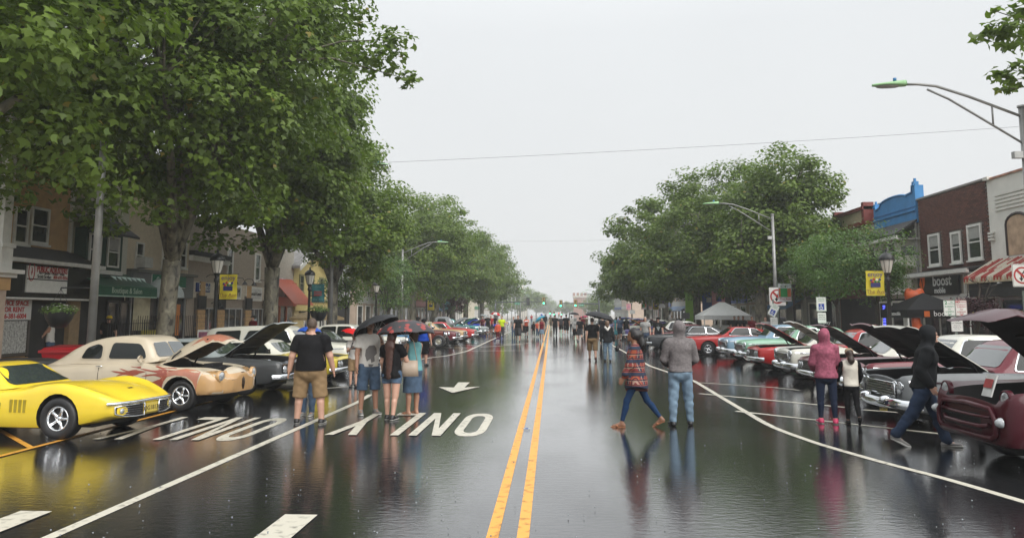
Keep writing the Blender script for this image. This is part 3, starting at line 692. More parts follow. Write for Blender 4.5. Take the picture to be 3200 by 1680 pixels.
pst = b.part('poster', mat('pale_poster', (.55,.5,.35), rough=.4, var=.2), (q(S,3195,1000)[0], q(S,3145,1000)[0], q(S,3165,995)[1], q(S,3165,965)[1], .075, .085))
b.part('poster_panel', mat('blue_print', (.08,.2,.35), rough=.4, var=.8, scale=5), (q(S,3193,1000)[0]+.03, q(S,3147,1000)[0]-.05, q(S,3165,985)[1], q(S,3165,968)[1], .086, .089), parent=pst)
# brick building
y0 = y1; y1 = q(S,2872,700)[0]
b = Bld('brown_brick_building', 'dark brown brick building with three tall white windows above the black phone shop sign', S, y0, y1)
zt = q(S,2985,591)[1]; b.wall(MORTAR, zt); b.part('coping', mat('grey_stone_coping', (.25,.24,.23), rough=.7), (y0, y1, zt, zt+.08, -.35, .08))
zp = q(S,2980,836)[1]
wins = []
for (u0, u1, v0, v1) in ((2902,2938,731,831), (2973,3005,724,822), (3026,3071,700,812)):
    a, c = q(S,u1,700)[0], q(S,u0,700)[0]; um = (u0+u1)/2; wins.append((a, c, q(S,um,v1)[1], q(S,um,v0)[1]))
for (a, c, z0, z1) in wins: b.window(a, c, z0, z1, o=.045, fw=.1, depth=.06, blind=.4)
bm_ = MB().box((0,0,0), (.045,.205,.062)).mesh('brick', BR)
cells = []
row = 0; z = zp
while z < zt-.04:
    y = y0 + (.11 if row % 2 else 0) + .11
    while y < y1-.1:
        if not any(a-.1 < y < c+.1 and z0-.05 < z < z1+.04 for a, c, z0, z1 in wins): cells.append((y, z))
        y += .215
    z += .075; row += 1
cells.sort(key=lambda c: c[0])
for (y, z) in cells[:290]: link('brick', bm_, b.root, b.P(y, z+.03, .014+.004*rng.random()))
mb = MB()
for (y, z) in cells[290:]: 
    p = b.P(y, z+.03, .014+.004*rng.random()); mb.box(p, (.045,.205,.062))
o = mb.build('brick_field', BR, b.root); o['kind'] = 'stuff'
zr = q(S,2980,838,.02)[1]; zg = q(S,2980,848,.9)[1]
b.slope('pent_roof', SHING, y0, y1, zr, .05, zg+.1, .95); b.part('gutter', WTRIM, (y0, y1, zg-.08, zg+.08, .9, 1.02))
z1 = zg-.09; z0 = q(S,2980,918,.6)[1]
SID = mat('beige_vinyl_siding', (.36,.32,.25), rough=.6, var=.05)
b.part('soffit', WTRIM, (y0, y1, z1-.02, z1, .02, .92))
b.part('siding_backer', SID, (y0, y1, z0, z1-.02, .005, .5)); b.siding(SID, y0+.15, y1-.02, z0+.02, z1-.04, o=.5, h=.12)
b.part('trim_board', WTRIM, (y0, y1, z0-.22, z0-.002, .02, .6), (y0+.0, y0+.14, z0, z1-.02, .505, .6), (y0+.9, y0+1.0, z0, z1-.02, .535, .62))
sa, sb = q(S,2996,870,.62)[0], q(S,2873,870,.62)[0]+.1; sz1 = q(S,2935,853,.62)[1]-.0; sz0 = q(S,2935,918,.62)[1]
sg = b.part('shop_sign', mat('black_sign_board', (.008,.008,.009), rough=.3), (sa, sb, sz0-.05, sz1-.08, .56, .66))
ly = q(S,2940,890,.66)[0]
b.text('lettering', 'boost', .62, TXWHT, ly-.1, (sz0+sz1)/2+.1, .67, bold=.012, sx=1.08); b.text('lettering', 'mobile', .34, TXWHT, ly+.1, sz0+.14, .67, bold=.006)
oy = sb-.42; oz = (sz0+sz1)/2+.1
mb = MB()
for poly in ([(0,.5),(.34,.32),(.28,-.1),(.12,-.32),(.02,.12),(-.06,.22)], [(-.1,.3),(-.02,-.0),(.1,-.42),(-.3,-.12)]):
    v = [b.P(oy-p[0]*.9, oz+p[1]*.95, .672) for p in poly]; mb.add(v, [tuple(range(len(v)))])
mb.build('emblem', mat('orange_emblem', (.85,.16,.02), rough=.4, var=0), b.root)
b.part('shopfront_recess', DARKIN, (y0+.1, y1-.1, .12, z0-.23, .004, .03))
for k in range(3): b.window(y0+.3+k*1.6, y0+1.75+k*1.6, .6, z0-.4, frame=BLACK, rail=False, o=.035, sill=False, name='shop_window')
ne = b.part('neon_sign', mat('red_neon', (.9,.05,.03), rough=.3, emit=(1,.08,.03), estr=1.6, var=0), *[(q(S,3018,930,.1)[0]+i*.13, q(S,3018,930,.1)[0]+i*.13+.09, z0-.65-.05*(i % 2), z0-.35, .12, .16) for i in range(5)])
b.part('neon_border', mat('blue_neon', (.1,.1,.9), rough=.3, emit=(.15,.15,1), estr=1.2, var=0), (q(S,3018,930,.1)[0]+.7, q(S,3018,930,.1)[0]+.74, z0-.8, z0-.3, .12, .15))
# blue parapet building
y0 = y1; y1 = q(S,2738,700)[0]
b = Bld('blue_parapet_building', 'building with a bright blue curved parapet over white bay windows', S, y0, y1)
BLU = mat('bright_blue_stucco', (.045,.21,.46), rough=.7, var=.12, scale=2, bump=.3); WB = mat('cream_white_boards', (.55,.53,.46), rough=.6, var=.06)
ztop = q(S,2800,614)[1]; zsh = q(S,2760,660)[1]; zbl = q(S,2800,712)[1]; b.wall(WB, zbl-.02)
ym = (y0+y1)/2; w = (y1-y0)/2
prof = [(y0, zsh+.75), (y0+.25, zsh+.75), (y0+.3, zsh+.45), (y0+.9, zsh+.4)]
prof += [(ym+w*.62*math.cos(t), zsh+.35+(ztop-zsh-.35)*math.sin(t)**1.3) for t in np.linspace(math.pi, 0, 13)]
prof += [(y1-.75, zsh+.2), (y1-.3, zsh+.12), (y1-.3, zsh+.28), (y1, zsh+.28)]
mb = MB(); poly = [(y0, zbl)] + prof + [(y1, zbl)]; nn = len(poly); v = [b.P(y, z, .1) for y, z in poly]+[b.P(y, z, -.3) for y, z in poly]
mb.add(v, [tuple(range(nn)), tuple(range(nn, 2*nn))[::-1]]+[(i, i+nn, (i+1)%nn+nn, (i+1)%nn) for i in range(nn)]); mb.build('parapet', BLU, b.root)
mb = MB(); mb.tube([b.P(y, z, .11) for y, z in prof], .05, 6); mb.build('parapet_moulding', BLU, b.root)
b.part('parapet_band', BLU, (y0+.02, y1-.02, zbl+.55, zbl+.63, .102, .17), (y0+.02, y1-.02, zbl+.75, zbl+.79, .102, .14))
for yy in (y0+.12, y1-.15): b.part('finial', BLU, (yy-.12, yy+.12, zsh+.28+(.47 if yy < ym else 0), zsh+.45+(.47 if yy < ym else 0), -.1, .12), (yy-.05, yy+.05, zsh+.45+(.47 if yy < ym else 0), zsh+.6+(.47 if yy < ym else 0), -.03, .06))
zr = zbl+.05; zr2 = q(S,2760,740,1.0)[1]
b.slope('bay_roof', SHING, y0-.1, y1+.2, zr+.1, .12, zr2, 1.15); b.part('bay_fascia', WTRIM, (y0-.1, y1+.2, zr2-.22, zr2-.085, 1.02, 1.14)); b.part('soffit', WTRIM, (y0-.1, y1+.2, zr2-.25, zr2-.222, .02, 1.1))
zb0 = q(S,2800,842)[1]
for yy in (y0+w*.5, y0+w*1.5):
    mb = MB(); hw = w*.42
    pl = [(yy-hw, .0), (yy-hw*.55, .75), (yy+hw*.55, .75), (yy+hw, .0)]
    v = [b.P(y, zb0, o) for y, o in pl]+[b.P(y, zr2-.25, o) for y, o in pl]; mb.add(v, [(0,1,5,4),(1,2,6,5),(2,3,7,6),(3,2,1,0)]); mb.build('bay', WB, b.root)
    b.window(yy-hw*.45, yy+hw*.45, q(S,2840,812,.76)[1], q(S,2840,746,.76)[1], o=.752, fw=.07)
    for sg in (-1, 1):
        p0 = b.P(yy+sg*hw*.95, 0, .06); p1 = b.P(yy+sg*hw*.6, 0, .7); mb = MB(); za_, zb_ = zb0+.55-b.L.z, zr2-.55-b.L.z
        d = (p1-p0).normalized(); nrm = Vector((-.02*1, 0, 0)); nn2 = Vector((d.y, -d.x, 0)); nn2 = nn2 if nn2.x < 0 else -nn2
        A = p0+d*.1+nn2*.01; C_ = p1-d*.08+nn2*.01
        mb.add([(A.x,A.y,za_),(C_.x,C_.y,za_),(C_.x,C_.y,zb_),(A.x,A.y,zb_)], [(0,1,2,3)]); mb.build('window', WGLASS, b.root)
b.part('shopfront_recess', DARKIN, (y0+.2, y1-.2, .12, 2.7, .004, .03)); b.part('cornice', WTRIM, (y0, y1, 2.9, 3.15, .004, .4))
for k in range(3): b.window(y0+.35+k*1.5, y0+1.7+k*1.5, .6, 2.6, frame=WTRIM, rail=False, o=.035, sill=False, name='shop_window')
b.part('downspout', STEEL, (y0+.02, y0+.1, .2, zbl, .1, .2))
# cream and maroon parapet
y0 = y1; y1 = q(S,2615,750)[0]
b = Bld('maroon_cornice_building', 'cream building with maroon stepped cornice beyond the blue parapet', S, y0, y1)
CRP = mat('cream_panel2', (.5,.44,.3), rough=.7); MAR = mat('maroon_cornice_paint', (.16,.025,.02), rough=.55)
zt = q(S,2690,690)[1]; b.wall(mat('maroon_brick_far', (.14,.05,.04), rough=.8, var=.2), zt-1.8)
b.part('cornice_panel', CRP, (y0, y1, zt-1.8, zt-.4, -.3, .2), (y0+1.2, y1-.5, zt-.2, zt+.5, -.3, .15))
b.part('cornice', MAR, (y0-.02, y1+.3, zt-.4, zt-.2, -.4, .55), (y0+.9, y1-.2, zt+.5, zt+.68, -.4, .3), (y0-.02, y1+.2, zt-1.95, zt-1.8, -.3, .35), (y0+.9, y0+1.2, zt-.2, zt+.9, -.3, .25), (y1-.5, y1-.2, zt-.2, zt+.9, -.3, .25))
for f in (.2, .5, .8): b.window(y0+(y1-y0)*f-.4, y0+(y1-y0)*f+.4, 3.9, 5.4)
b.part('shopfront_recess', DARKIN, (y0+.2, y1-.2, .12, 2.8, .004, .03))
mb = MB(); dc = b.P(y0+.4, zt+.35, -.2); mb.lathe([(0,0),(.25,.05),(.42,.16)], dc, axis='X', n=16); mb.tube([dc, dc+Vector((.1,0,-.5))], .03, 5); mb.build('satellite_dish', mat('grey_dish', (.12,.12,.13), rough=.5), b.root)

# ---------------- further buildings on both sides, mostly behind the trees
palette = [((.40,.33,.24),'tan'), ((.45,.43,.38),'off white'), ((.22,.10,.07),'red brick'), ((.30,.29,.28),'grey'), ((.48,.38,.30),'salmon pink'), ((.38,.40,.36),'pale green'), ((.5,.46,.36),'cream')]
extra = ['with a flat roof', 'with a raised parapet', 'with a striped shop awning', 'with a deep cornice']
used = {}
def far_building(side, y0, y1, ci, h, ei, beside):
    col, cn = palette[ci]
    b = Bld('shop_building', f'{cn} shop building {extra[ei]} {beside}', side, y0, y1)
    b.wall(mat(cn.replace(' ','_')+'_facade', col, rough=.75, var=.08, scale=2, bump=.2), h)
    b.part('cornice', WTRIM if ci != 6 else MAR, (y0, y1, h-.25, h, .004, .3 if ei != 3 else .6))
    if ei == 1: b.part('parapet', MATS[cn.replace(' ','_')+'_facade'], (y0+1.5, y1-1.5, h, h+.7, -.3, .1))
    n = max(2, int((y1-y0)/2.4))
    for k in range(n):
        yy = y0+(y1-y0)*(k+.5)/n; b.window(yy-.45, yy+.45, h-2.6, h-1.1, sill=True)
    b.part('sign_band', mat('band_%d' % (ci*3 % 5), [(.05,.1,.3),(.35,.05,.04),(.5,.5,.48),(.04,.2,.1),(.05,.05,.05)][ci*3 % 5], rough=.4), (y0+.4, y1-.4, 2.9, 3.5, .004, .15))
    if ei == 2: b.slope('awning', mat('awn_%d' % (ci % 3), [(.4,.06,.05),(.05,.15,.35),(.55,.5,.4)][ci % 3], rough=.5), y0+.5, y1-.5, 2.9, .16, 2.3, 1.2, th=.03)
    for k in range(n): 
        yy = y0+(y1-y0)*(k+.5)/n; b.window(yy-.95, yy+.95, .6, 2.7, rail=False, sill=False, name='shop_window')
y = 66.5
seqL = [(9,4,5.5,1,'behind the small light green street tree'), (10,0,6.5,0,'behind the honey locust on the left'), (9,6,6.8,3,'left of the leaning far trunk'), (11,2,7.5,1,'beyond the grey pickup'), (12,1,6,2,'left of the far traffic mast')]
for w, ci, h, ei, bs in seqL:
    far_building(-1, y, y+w, ci, h, ei, bs); y += w+.02
for y0_, w, ci, h, ei, bs in ((119,14,0,7,0,'just before the left traffic signal mast'), (133.5,13,1,6.5,1,'at the left corner of the far crossing'), (171,18,6,8,3,'past the crossing on the left'), (190,25,4,6,0,'far down the street on the left'), (216,30,1,9,1,'farthest of the pale blocks on the left')):
    far_building(-1, y0_, y0_+w, ci, h, ei, bs)
y = y1
seqR = [(6,3,6.6,0,'behind the right honey locust'), (7,1,6.2,2,'behind the disabled parking signs'), (8,4,6.5,3,'behind the white canopy tent'), (7,0,5.5,1,'left of the white canopy tent'), (8,6,6.8,0,'beside the bright green shop post')]
for w, ci, h, ei, bs in seqR:
    far_building(1, y, y+w, ci, h, ei, bs); y += w+.02
for y0_, w, ci, h, ei, bs in ((96,13,4,6,2,'behind the pink street banner'), (110,13,0,6.4,0,'behind the white street banner'), (124,14,2,7,1,'right of the far crowd'), (171,16,4,8,0,'past the crossing on the right'), (188,20,5,7,3,'beyond the red store on the right')):
    far_building(1, y0_, y0_+w, ci, h, ei, bs)
# crenellated red tower in the distance
X_, Z_ = atY(1811, 921, 330)
t_ = thing('brick_tower', 'distant red brick tower with battlements above the right signals', 'tower', (X_, 330, 0))
TB = mat('hazed_red_brick', (.34,.19,.15), rough=.8, var=.2)  # brick red paled: distance haze put into the tower's base colour
mb = MB(); mb.bb(-2.6,2.6,-2.6,2.6,0,Z_-1.2); mb.build('tower_body', TB, t_)
mb = MB(); mb.bb(-2.9,2.9,-2.9,2.9,Z_-1.2,Z_-.4); mb.build('tower_band', mat('pale_band', (.5,.45,.4), rough=.7), t_)
for k in range(4): MB().bb(-2.8+k*1.6,-1.9+k*1.6,-2.8,2.8,Z_-.39,Z_+.8).build('merlon', TB, t_)
# spire far left
X_, Z_ = atY(1633, 905, 420); t_ = thing('church_spire', 'faint distant pale spire rising above the far trees on the left', 'spire', (X_, 420, 0))
MB().bb(-2.5,2.5,-2.5,2.5,0,Z_-6).build('spire_base', mat('pale_stone', (.5,.47,.4), rough=.8), t_); MB().lathe([(2.4,Z_-6),(.1,Z_+3)], n=8).build('spire_top', MATS['pale_stone'], t_)
# ================================================================== TREES
def leaf_mat(name, dark, light, trans=(.12,.2,.02)):
    m = bpy.data.materials.new(name); m.use_nodes = True; MATS[name] = m; n = m.node_tree; b = n.nodes['Principled BSDF']; o = n.nodes['Material Output']
    at = n.nodes.new('ShaderNodeAttribute'); at.attribute_name = 'tint'
    cr = n.nodes.new('ShaderNodeValToRGB'); cr.color_ramp.elements[0].color = (*dark,1); cr.color_ramp.elements[1].color = (*light,1); cr.color_ramp.elements[1].position = .85
    e = cr.color_ramp.elements.new(.97); e.color = (.26,.21,.045,1)
    n.links.new(at.outputs['Fac'], cr.inputs[0]); n.links.new(cr.outputs[0], b.inputs['Base Color']); b.inputs['Roughness'].default_value = .38; b.inputs['Specular IOR Level'].default_value = .28
    tr = n.nodes.new('ShaderNodeBsdfTranslucent'); hm = n.nodes.new('ShaderNodeMix'); hm.data_type = 'RGBA'; hm.blend_type = 'MULTIPLY'; hm.inputs[0].default_value = 1; hm.inputs[7].default_value = (1.5,1.7,.7,1)
    n.links.new(cr.outputs[0], hm.inputs[6]); n.links.new(hm.outputs[2], tr.inputs['Color'])
    mx = n.nodes.new('ShaderNodeMixShader'); mx.inputs[0].default_value = .32
    n.links.new(b.outputs[0], mx.inputs[1]); n.links.new(tr.outputs[0], mx.inputs[2]); n.links.new(mx.outputs[0], o.inputs[0])
    return m
LEAF = leaf_mat('plane_leaf', (.043,.074,.013), (.155,.225,.042)); LEAF2 = leaf_mat('locust_leaf', (.05,.095,.03), (.12,.20,.06)); LEAF3 = leaf_mat('plum_leaf', (.02,.006,.01), (.06,.015,.025))
LEAF4 = leaf_mat('young_tree_leaf', (.07,.12,.03), (.17,.27,.08))
BARK, n, b = node_mat('plane_bark'); t = n.nodes.new('ShaderNodeTexCoord'); v = n.nodes.new('ShaderNodeTexNoise'); v.inputs['Scale'].default_value = 5; v.inputs['Detail'].default_value = 5; v.inputs['Distortion'].default_value = .6
mp = n.nodes.new('ShaderNodeMapping'); mp.inputs['Scale'].default_value = (1,1,.55); n.links.new(t.outputs['Object'], mp.inputs[0]); n.links.new(mp.outputs[0], v.inputs['Vector'])
cr = n.nodes.new('ShaderNodeValToRGB'); cr.color_ramp.elements[0].position = .38; cr.color_ramp.elements[0].color = (.028,.024,.018,1); cr.color_ramp.elements[1].position = .45; cr.color_ramp.elements[1].color = (.115,.105,.078,1)
e = cr.color_ramp.elements.new(.58); e.color = (.17,.155,.11,1); e = cr.color_ramp.elements.new(.63); e.color = (.24,.225,.165,1)
n.links.new(v.outputs['Fac'], cr.inputs[0]); n.links.new(cr.outputs[0], b.inputs['Base Color']); b.inputs['Roughness'].default_value = .6
bp = n.nodes.new('ShaderNodeBump'); bp.inputs['Strength'].default_value = .6; bp.inputs['Distance'].default_value = .02; n.links.new(v.outputs['Fac'], bp.inputs['Height']); n.links.new(bp.outputs[0], b.inputs['Normal'])
DBARK = mat('dark_bark', (.045,.038,.03), rough=.8, var=.3, bump=.5)
L10 = np.array([(0,0),(.34,.10),(.60,.40),(.25,.50),(0,1.0),(-.25,.50),(-.60,.40),(-.34,.10)])
L6 = np.array([(0,0),(.42,.1),(.38,.6),(0,1.0),(-.38,.6),(-.42,.1)])
L4 = np.array([(0,0),(.38,.45),(0,1.0),(-.38,.45)])
def leaves(name, pts, nrm, size, shape, m, tint, parent):
    n = len(pts); k = len(shape)
    nrm = nrm/np.linalg.norm(nrm, axis=1, keepdims=True)
    r = nr.normal(size=(n,3)); r[:,2] -= .9     # tips hang down
    up = r - nrm*np.sum(r*nrm, axis=1, keepdims=True); up /= np.linalg.norm(up, axis=1, keepdims=True)+1e-9
    side = np.cross(nrm, up); s = (size*(.65+.7*nr.random(n)))[:,None]
    V = np.empty((n,k,3))
    for i, (a, c) in enumerate(shape):
        V[:,i] = pts + side*s*a + up*s*(c-.5) + nrm*s*(.14*abs(a) - .12*(c-.5)**2)*(1 if k > 4 else .5)
    me = bpy.data.meshes.new(name); me.vertices.add(n*k); me.vertices.foreach_set('co', V.reshape(-1).astype(np.float32))
    me.loops.add(n*k); me.loops.foreach_set('vertex_index', np.arange(n*k, dtype=np.int32)); me.polygons.add(n)
    me.polygons.foreach_set('loop_start', np.arange(0, n*k, k, dtype=np.int32)); me.update(calc_edges=True)
    at = me.attributes.new('tint', 'FLOAT', 'FACE'); at.data.foreach_set('value', tint.astype(np.float32))
    me.materials.append(m); o = link(name, me, parent); o['kind'] = 'stuff'; return o
def crown_points(ells, nclump, per, rc, shell=.55, low=.0):
    C = []
    vol = np.array([e[3]*e[4]*e[5] for e in ells]); vol = vol/vol.sum()
    for _ in range(nclump):
        e = ells[nr.choice(len(ells), p=vol)]; d = nr.normal(size=3); d /= np.linalg.norm(d)
        rad = shell+(1-shell)*nr.random()**.6 if nr.random() < .8 else nr.random()*shell
        rad *= 1+.10*math.sin(d[0]*5+e[0])+.08*math.sin(d[2]*7+d[1]*6)
        C.append((e[0]+d[0]*e[3]*rad, e[1]+d[1]*e[4]*rad, e[2]+d[2]*e[5]*rad, d[0], d[1], d[2]))
    C = np.array(C)
    n = nclump*per; idx = np.repeat(np.arange(nclump), per)
    d = nr.normal(size=(n,3)); d /= np.linalg.norm(d, axis=1, keepdims=True)
    cr_ = rc*(.6+.8*nr.random(nclump))
    rr = nr.random(n)**.45
    P = C[idx,:3] + d*(cr_[idx]*rr)[:,None]*np.array([1,1,.62])
    N = d*.55 + C[idx,3:]*.35 + np.array([0,0,.75]) + nr.normal(size=(n,3))*.42
    return C, P, N, idx
def tree(name, label, x, y, tr, fork, ells, nclump, per, rc, leaf, shape=L4, m=None, bark=None, lean=(0,0), group='plane trees along the street', cat='tree', limbs=6, twigs=26, extra=None, seed=0):
    global nr; nr = np.random.default_rng(100+seed); rg = random.Random(seed)
    m = m or LEAF; bark = bark or BARK
    root = thing(name, label, cat, (x, y, .1), 0, group)
    e2 = [(e[0]-x, e[1]-y, e[2]-.1, e[3], e[4], e[5]) for e in ells]
    C, P, N, idx = crown_points(e2, nclump, per, rc)
    if extra:
        for (ex, ey, ez, er, en) in extra:
            d = nr.normal(size=(en,3)); d /= np.linalg.norm(d, axis=1, keepdims=True); p = np.array([ex-x, ey-y, ez-.1]) + d*er*(nr.random(en)**.5)[:,None]*np.array([1,1,.6])
            P = np.vstack([P, p]); N = np.vstack([N, d*.5+np.array([0,0,.8])+nr.normal(size=(en,3))*.4]); idx = np.concatenate([idx, nr.integers(0, nclump, en)])
            C = np.vstack([C, [ex-x, ey-y, ez-.1, 0, 0, 1]])
    ct = nr.random(len(C)); tint = np.clip(.12+.38*ct[idx]+.42*nr.random(len(P)), 0, .93); tint[nr.random(len(P)) < .006] = 1.0
    leaves('crown', P, N, leaf, shape, m, tint, root)
    mb = MB(); top = Vector((lean[0], lean[1], fork))
    mb.tube([(0,0,-.1),(0,0,.12),(lean[0]*.1,lean[1]*.1,fork*.3),(lean[0]*.6,lean[1]*.6,fork*.75),top], [tr*1.5,tr*1.12,tr*.98,tr*.92,tr*1.0], 14)
    mb.build('trunk', bark, root)
    mb = MB(); ctr = np.mean([[e[0],e[1],e[2]] for e in e2], axis=0)
    ends = []
    order = rg.sample(range(len(C)), min(len(C), limbs+twigs))
    for i in order[:limbs]:
        c = Vector(C[i,:3]); c = Vector((c.x, c.y, max(c.z, fork+1.5)))
        a = top; mid = a.lerp(c, .45)+Vector((rg.uniform(-.4,.4), rg.uniform(-.4,.4), rg.uniform(.3,1.0))); q1 = a.lerp(mid,.5)+Vector((0,0,.25))
        path = [a-Vector((0,0,.15)), q1, mid, mid.lerp(c,.5)+Vector((rg.uniform(-.3,.3),rg.uniform(-.3,.3),.2)), c]
        mb.tube(path, [tr*.62,tr*.5,tr*.36,tr*.22,tr*.08], 8); ends += [path[2], path[3]]
    for i in order[limbs:]:
        c = Vector(C[i,:3]); a = min(ends, key=lambda p: (p-c).length)
        mid = a.lerp(c,.5)+Vector((rg.uniform(-.3,.3),rg.uniform(-.3,.3),rg.uniform(.0,.4))); mb.tube([a, mid, c], [tr*.18,tr*.1,tr*.03], 5, cap=False)
    mb.build('limbs', bark, root)
    return root
tree('plane_tree', 'huge plane tree whose low branches hang over the top left corner', -12.6, 14.5, .32, 4.4, [(-12.6,14.5,9.6,5.6,4.6,5.0),(-14,19,9.2,4.5,4,4.6)], 300, 108, .9, .175, L10, seed=1, extra=[(-13.2,17.5,5.2,1.2,300),(-11.4,17.8,5.6,.9,200)])
tree('plane_tree', 'big forked plane tree with mottled trunk behind the cream coupe', -12.35, 24.2, .29, 3.6, [(-11.6,24,11.3,5.5,6.5,5.6),(-12.2,22.3,8.4,5.2,4.2,3.2)], 520, 104, .88, .18, L10, lean=(.15,0), limbs=9, twigs=50, seed=2,
     extra=[(-5.4,23.0,9.9,1.0,260),(-4.9,23,10.5,.8,150),(-9.0,23.4,5.2,.9,160),(-13.6,22,5.0,.8,150),(-11.2,21.5,4.9,.8,130),(-12.9,21.8,4.5,.6,70),(-4.35,23,9.2,.5,70)])
tree('plane_tree', 'second mottled plane tree, in front of the red awning shop', -12.3, 33.4, .33, 3.9, [(-11.8,34,10.4,3.7,5,5.6),(-12.0,32.5,7.9,4.2,4,3.0)], 400, 110, .9, .18, L6, limbs=8, twigs=40, seed=3,
     extra=[(-14.3,31.5,5.0,.9,140),(-12.6,31.2,4.9,.8,120),(-9.4,32.5,5.0,1.0,160),(-11,31,4.9,.7,90),(-8.0,33,5.6,1.1,160)])
tree('plane_tree', 'third plane tree on the left, its crown reaching out over the grey siding house', -12.3, 43, .3, 3.6, [(-11.6,43.5,8.0,3.5,5,4.0),(-10.0,42,6.4,2.0,3,2.2)], 300, 110, .85, .19, L4, limbs=7, twigs=24, seed=4, extra=[(-8.6,42,8.6,.9,110),(-8.3,42,7.4,.8,90)])
tree('plane_tree', 'dark plane tree in the middle of the left side behind the curved street lamp', -12.6, 70, .3, 4, [(-12.2,70,8.0,5.6,6,4.6)], 260, 110, 1.05, .22, L4, seed=5)
FT = [(-12.3,80,4.4,5.6,13.6,'leaning pale trunk plane tree beside the yellow far banner',6,(.9,0)),(-11.8,92,5.6,5.5,13.2,'round plane tree topping the far left group',7,(0,0)),(-11.5,104,6.0,6,12.4,'plane tree before the last of the far left group',8,(0,0)),(-10.6,118,6.6,6.5,12.2,'last plane tree of the left row, nearest the signal mast',9,(0,0))]
for (x, y, rx, ry, zt, lb, sd, ln) in FT:
    tree('plane_tree', lb, x, y, .36, 4.4, [(x+.2,y,(zt+4.2)/2+.3,rx,ry,(zt-4.2)/2),(x+.8,y,6.3,rx*.95,ry,2.6)], 270, 100, 1.05, .25, L4, lean=ln, seed=sd)
tree('young_tree', 'small light green street tree behind the umbrella group', -12.6, 47, .06, 2.2, [(-12.6,47,3.7,1.35,1.3,1.5)], 60, 60, .55, .13, L4, m=LEAF4, bark=DBARK, group=None, limbs=5, twigs=14, seed=10)
tree('locust_tree', 'bushy bright green locust tree beside the left lamp post', -12.1, 57, .09, 2.0, [(-12.0,57,4.3,2.0,2,2.3)], 90, 70, .7, .14, L4, m=LEAF2, bark=DBARK, group=None, limbs=6, twigs=14, seed=11)
tree('locust_tree', 'locust tree under the far left plane trees', -11.8, 88, .1, 2, [(-11.5,88,3.9,2.6,2.6,2.0)], 80, 60, .8, .18, L4, m=LEAF2, bark=DBARK, group=None, seed=12)
# right side
RT = [(12.3,46,3.6,3.7,10.9,(13.9,46),'tallest plane tree on the right, behind the arrowed no turn sign',13),(12.3,55,5.2,5,12.2,(12.0,55),'middle plane tree on the right, in front of the white tent',14),(12.3,66,6.2,6,11.8,(11.4,66),'plane tree on the right spreading widest over the road',15),(12.0,82,6.0,6.5,11.2,(11.6,82),'fourth plane tree of the right row beyond the tent',16),(12.0,98,5.6,6.5,10.2,(12,98),'farthest plane tree of the right row',17)]
for (x, y, rx, ry, zt, cc, lb, sd) in RT:
    nc = 360 if y < 60 else 280
    tree('plane_tree', lb, x, y, .36, 4.2, [(cc[0],cc[1],(zt+3.6)/2+.4,rx,ry,(zt-3.6)/2),(cc[0]-.6,cc[1]-.5,5.4,rx*1.0,ry*.9,2.3)], int(nc*1.1), 125, .9, .20 if y < 60 else .26, L4, seed=sd,
         extra=[(16.6,46,9.2,1.1,150),(16.9,46,8.4,.7,90),(16.4,46,6.8,.9,90),(11.9,45,10.2,.9,110)] if y == 46 else ([(5.4,66,9.8,1.2,120),(5.0,66,9.0,.8,60)] if y == 66 else None))
tree('plane_tree', 'plane tree leaning in from the upper right corner with only twig ends in view', 15.5, 18.5, .3, 4.5, [(15.6,18.2,10.6,3.6,3.5,3.6)], 130, 90, .8, .19, L10, seed=18,
     extra=[(atY(u_,v_,17)[0],17,atY(u_,v_,17)[1],r_,n_) for u_,v_,r_,n_ in ((3055,120,.30,14),(3085,100,.32,20),(3130,95,.42,34),(3175,90,.55,60),(3190,40,.5,40),(3110,35,.22,8),(3150,140,.4,22),(3120,235,.3,16),(3165,250,.45,34),(3190,215,.4,30),(3140,280,.22,10))])
tree('locust_tree', 'feathery locust tree on the right in front of the blue parapet building', 13.6, 33, .1, 2.3, [(12.9,33,4.1,2.3,2.0,1.5),(13.9,33,3.6,.9,1.2,.9)], 130, 95, .62, .1, L4, m=LEAF2, bark=DBARK, group=None, limbs=8, twigs=24, seed=19)
tree('locust_tree', 'smaller locust tree left of the yellow banner on the right', 13.6, 37.5, .09, 2.3, [(12.9,37.5,4.3,1.7,1.8,1.7)], 80, 80, .6, .11, L4, m=LEAF2, bark=DBARK, group=None, limbs=6, twigs=14, seed=20)
tree('plum_tree', 'dark purple leaved plum tree between the phone shop and the shoe shop', 13.4, 25.2, .05, 1.2, [(13.4,25.2,2.1,.55,.6,.5)], 34, 50, .35, .08, L4, m=LEAF3, bark=DBARK, group=None, limbs=5, twigs=10, seed=21)
tree('plum_tree', 'dark purple leaved tree beside the pale far building on the left', -11.3, 84, .07, 1.6, [(-10.6,84,3.2,1.5,1.4,1.2)], 40, 50, .5, .13, L4, m=LEAF3, bark=DBARK, group=None, seed=22)
# distant trees past the crossing
DT = [(-19,260,11,16,'large hazy tree far beyond the left signals',30),(-12,300,10,12,'hazy tree beyond the lights, just left of the road end',31),(-13,185,3.5,6,'low green bush tree behind the left signal mast',32),(14,210,4,7.5,'far green tree right of the road end',33),(11,175,3,5,'low bush tree under the right signal arm',34),(30,420,13,13,'faint tree at the end of the street on the right',35),(-10,520,14,14,'faintest tree at the end of the street',36),(9,380,7,8,'low hazy tree just right of the road end',37),(-4,640,12,10,'low faint tree closing the road end',38),(17,300,6,8,'hazy tree below the distant red tower',39)]
for (x, y, r, h, lb, sd) in DT:
    tree('distant_tree', lb, x, y, .4, h*.3, [(x,y,h*.62,r,r*.8,h*.38)], 90, 60, r*.2, r*.07, L4, group=None, limbs=4, twigs=0, seed=sd)
nr = np.random.default_rng(55)

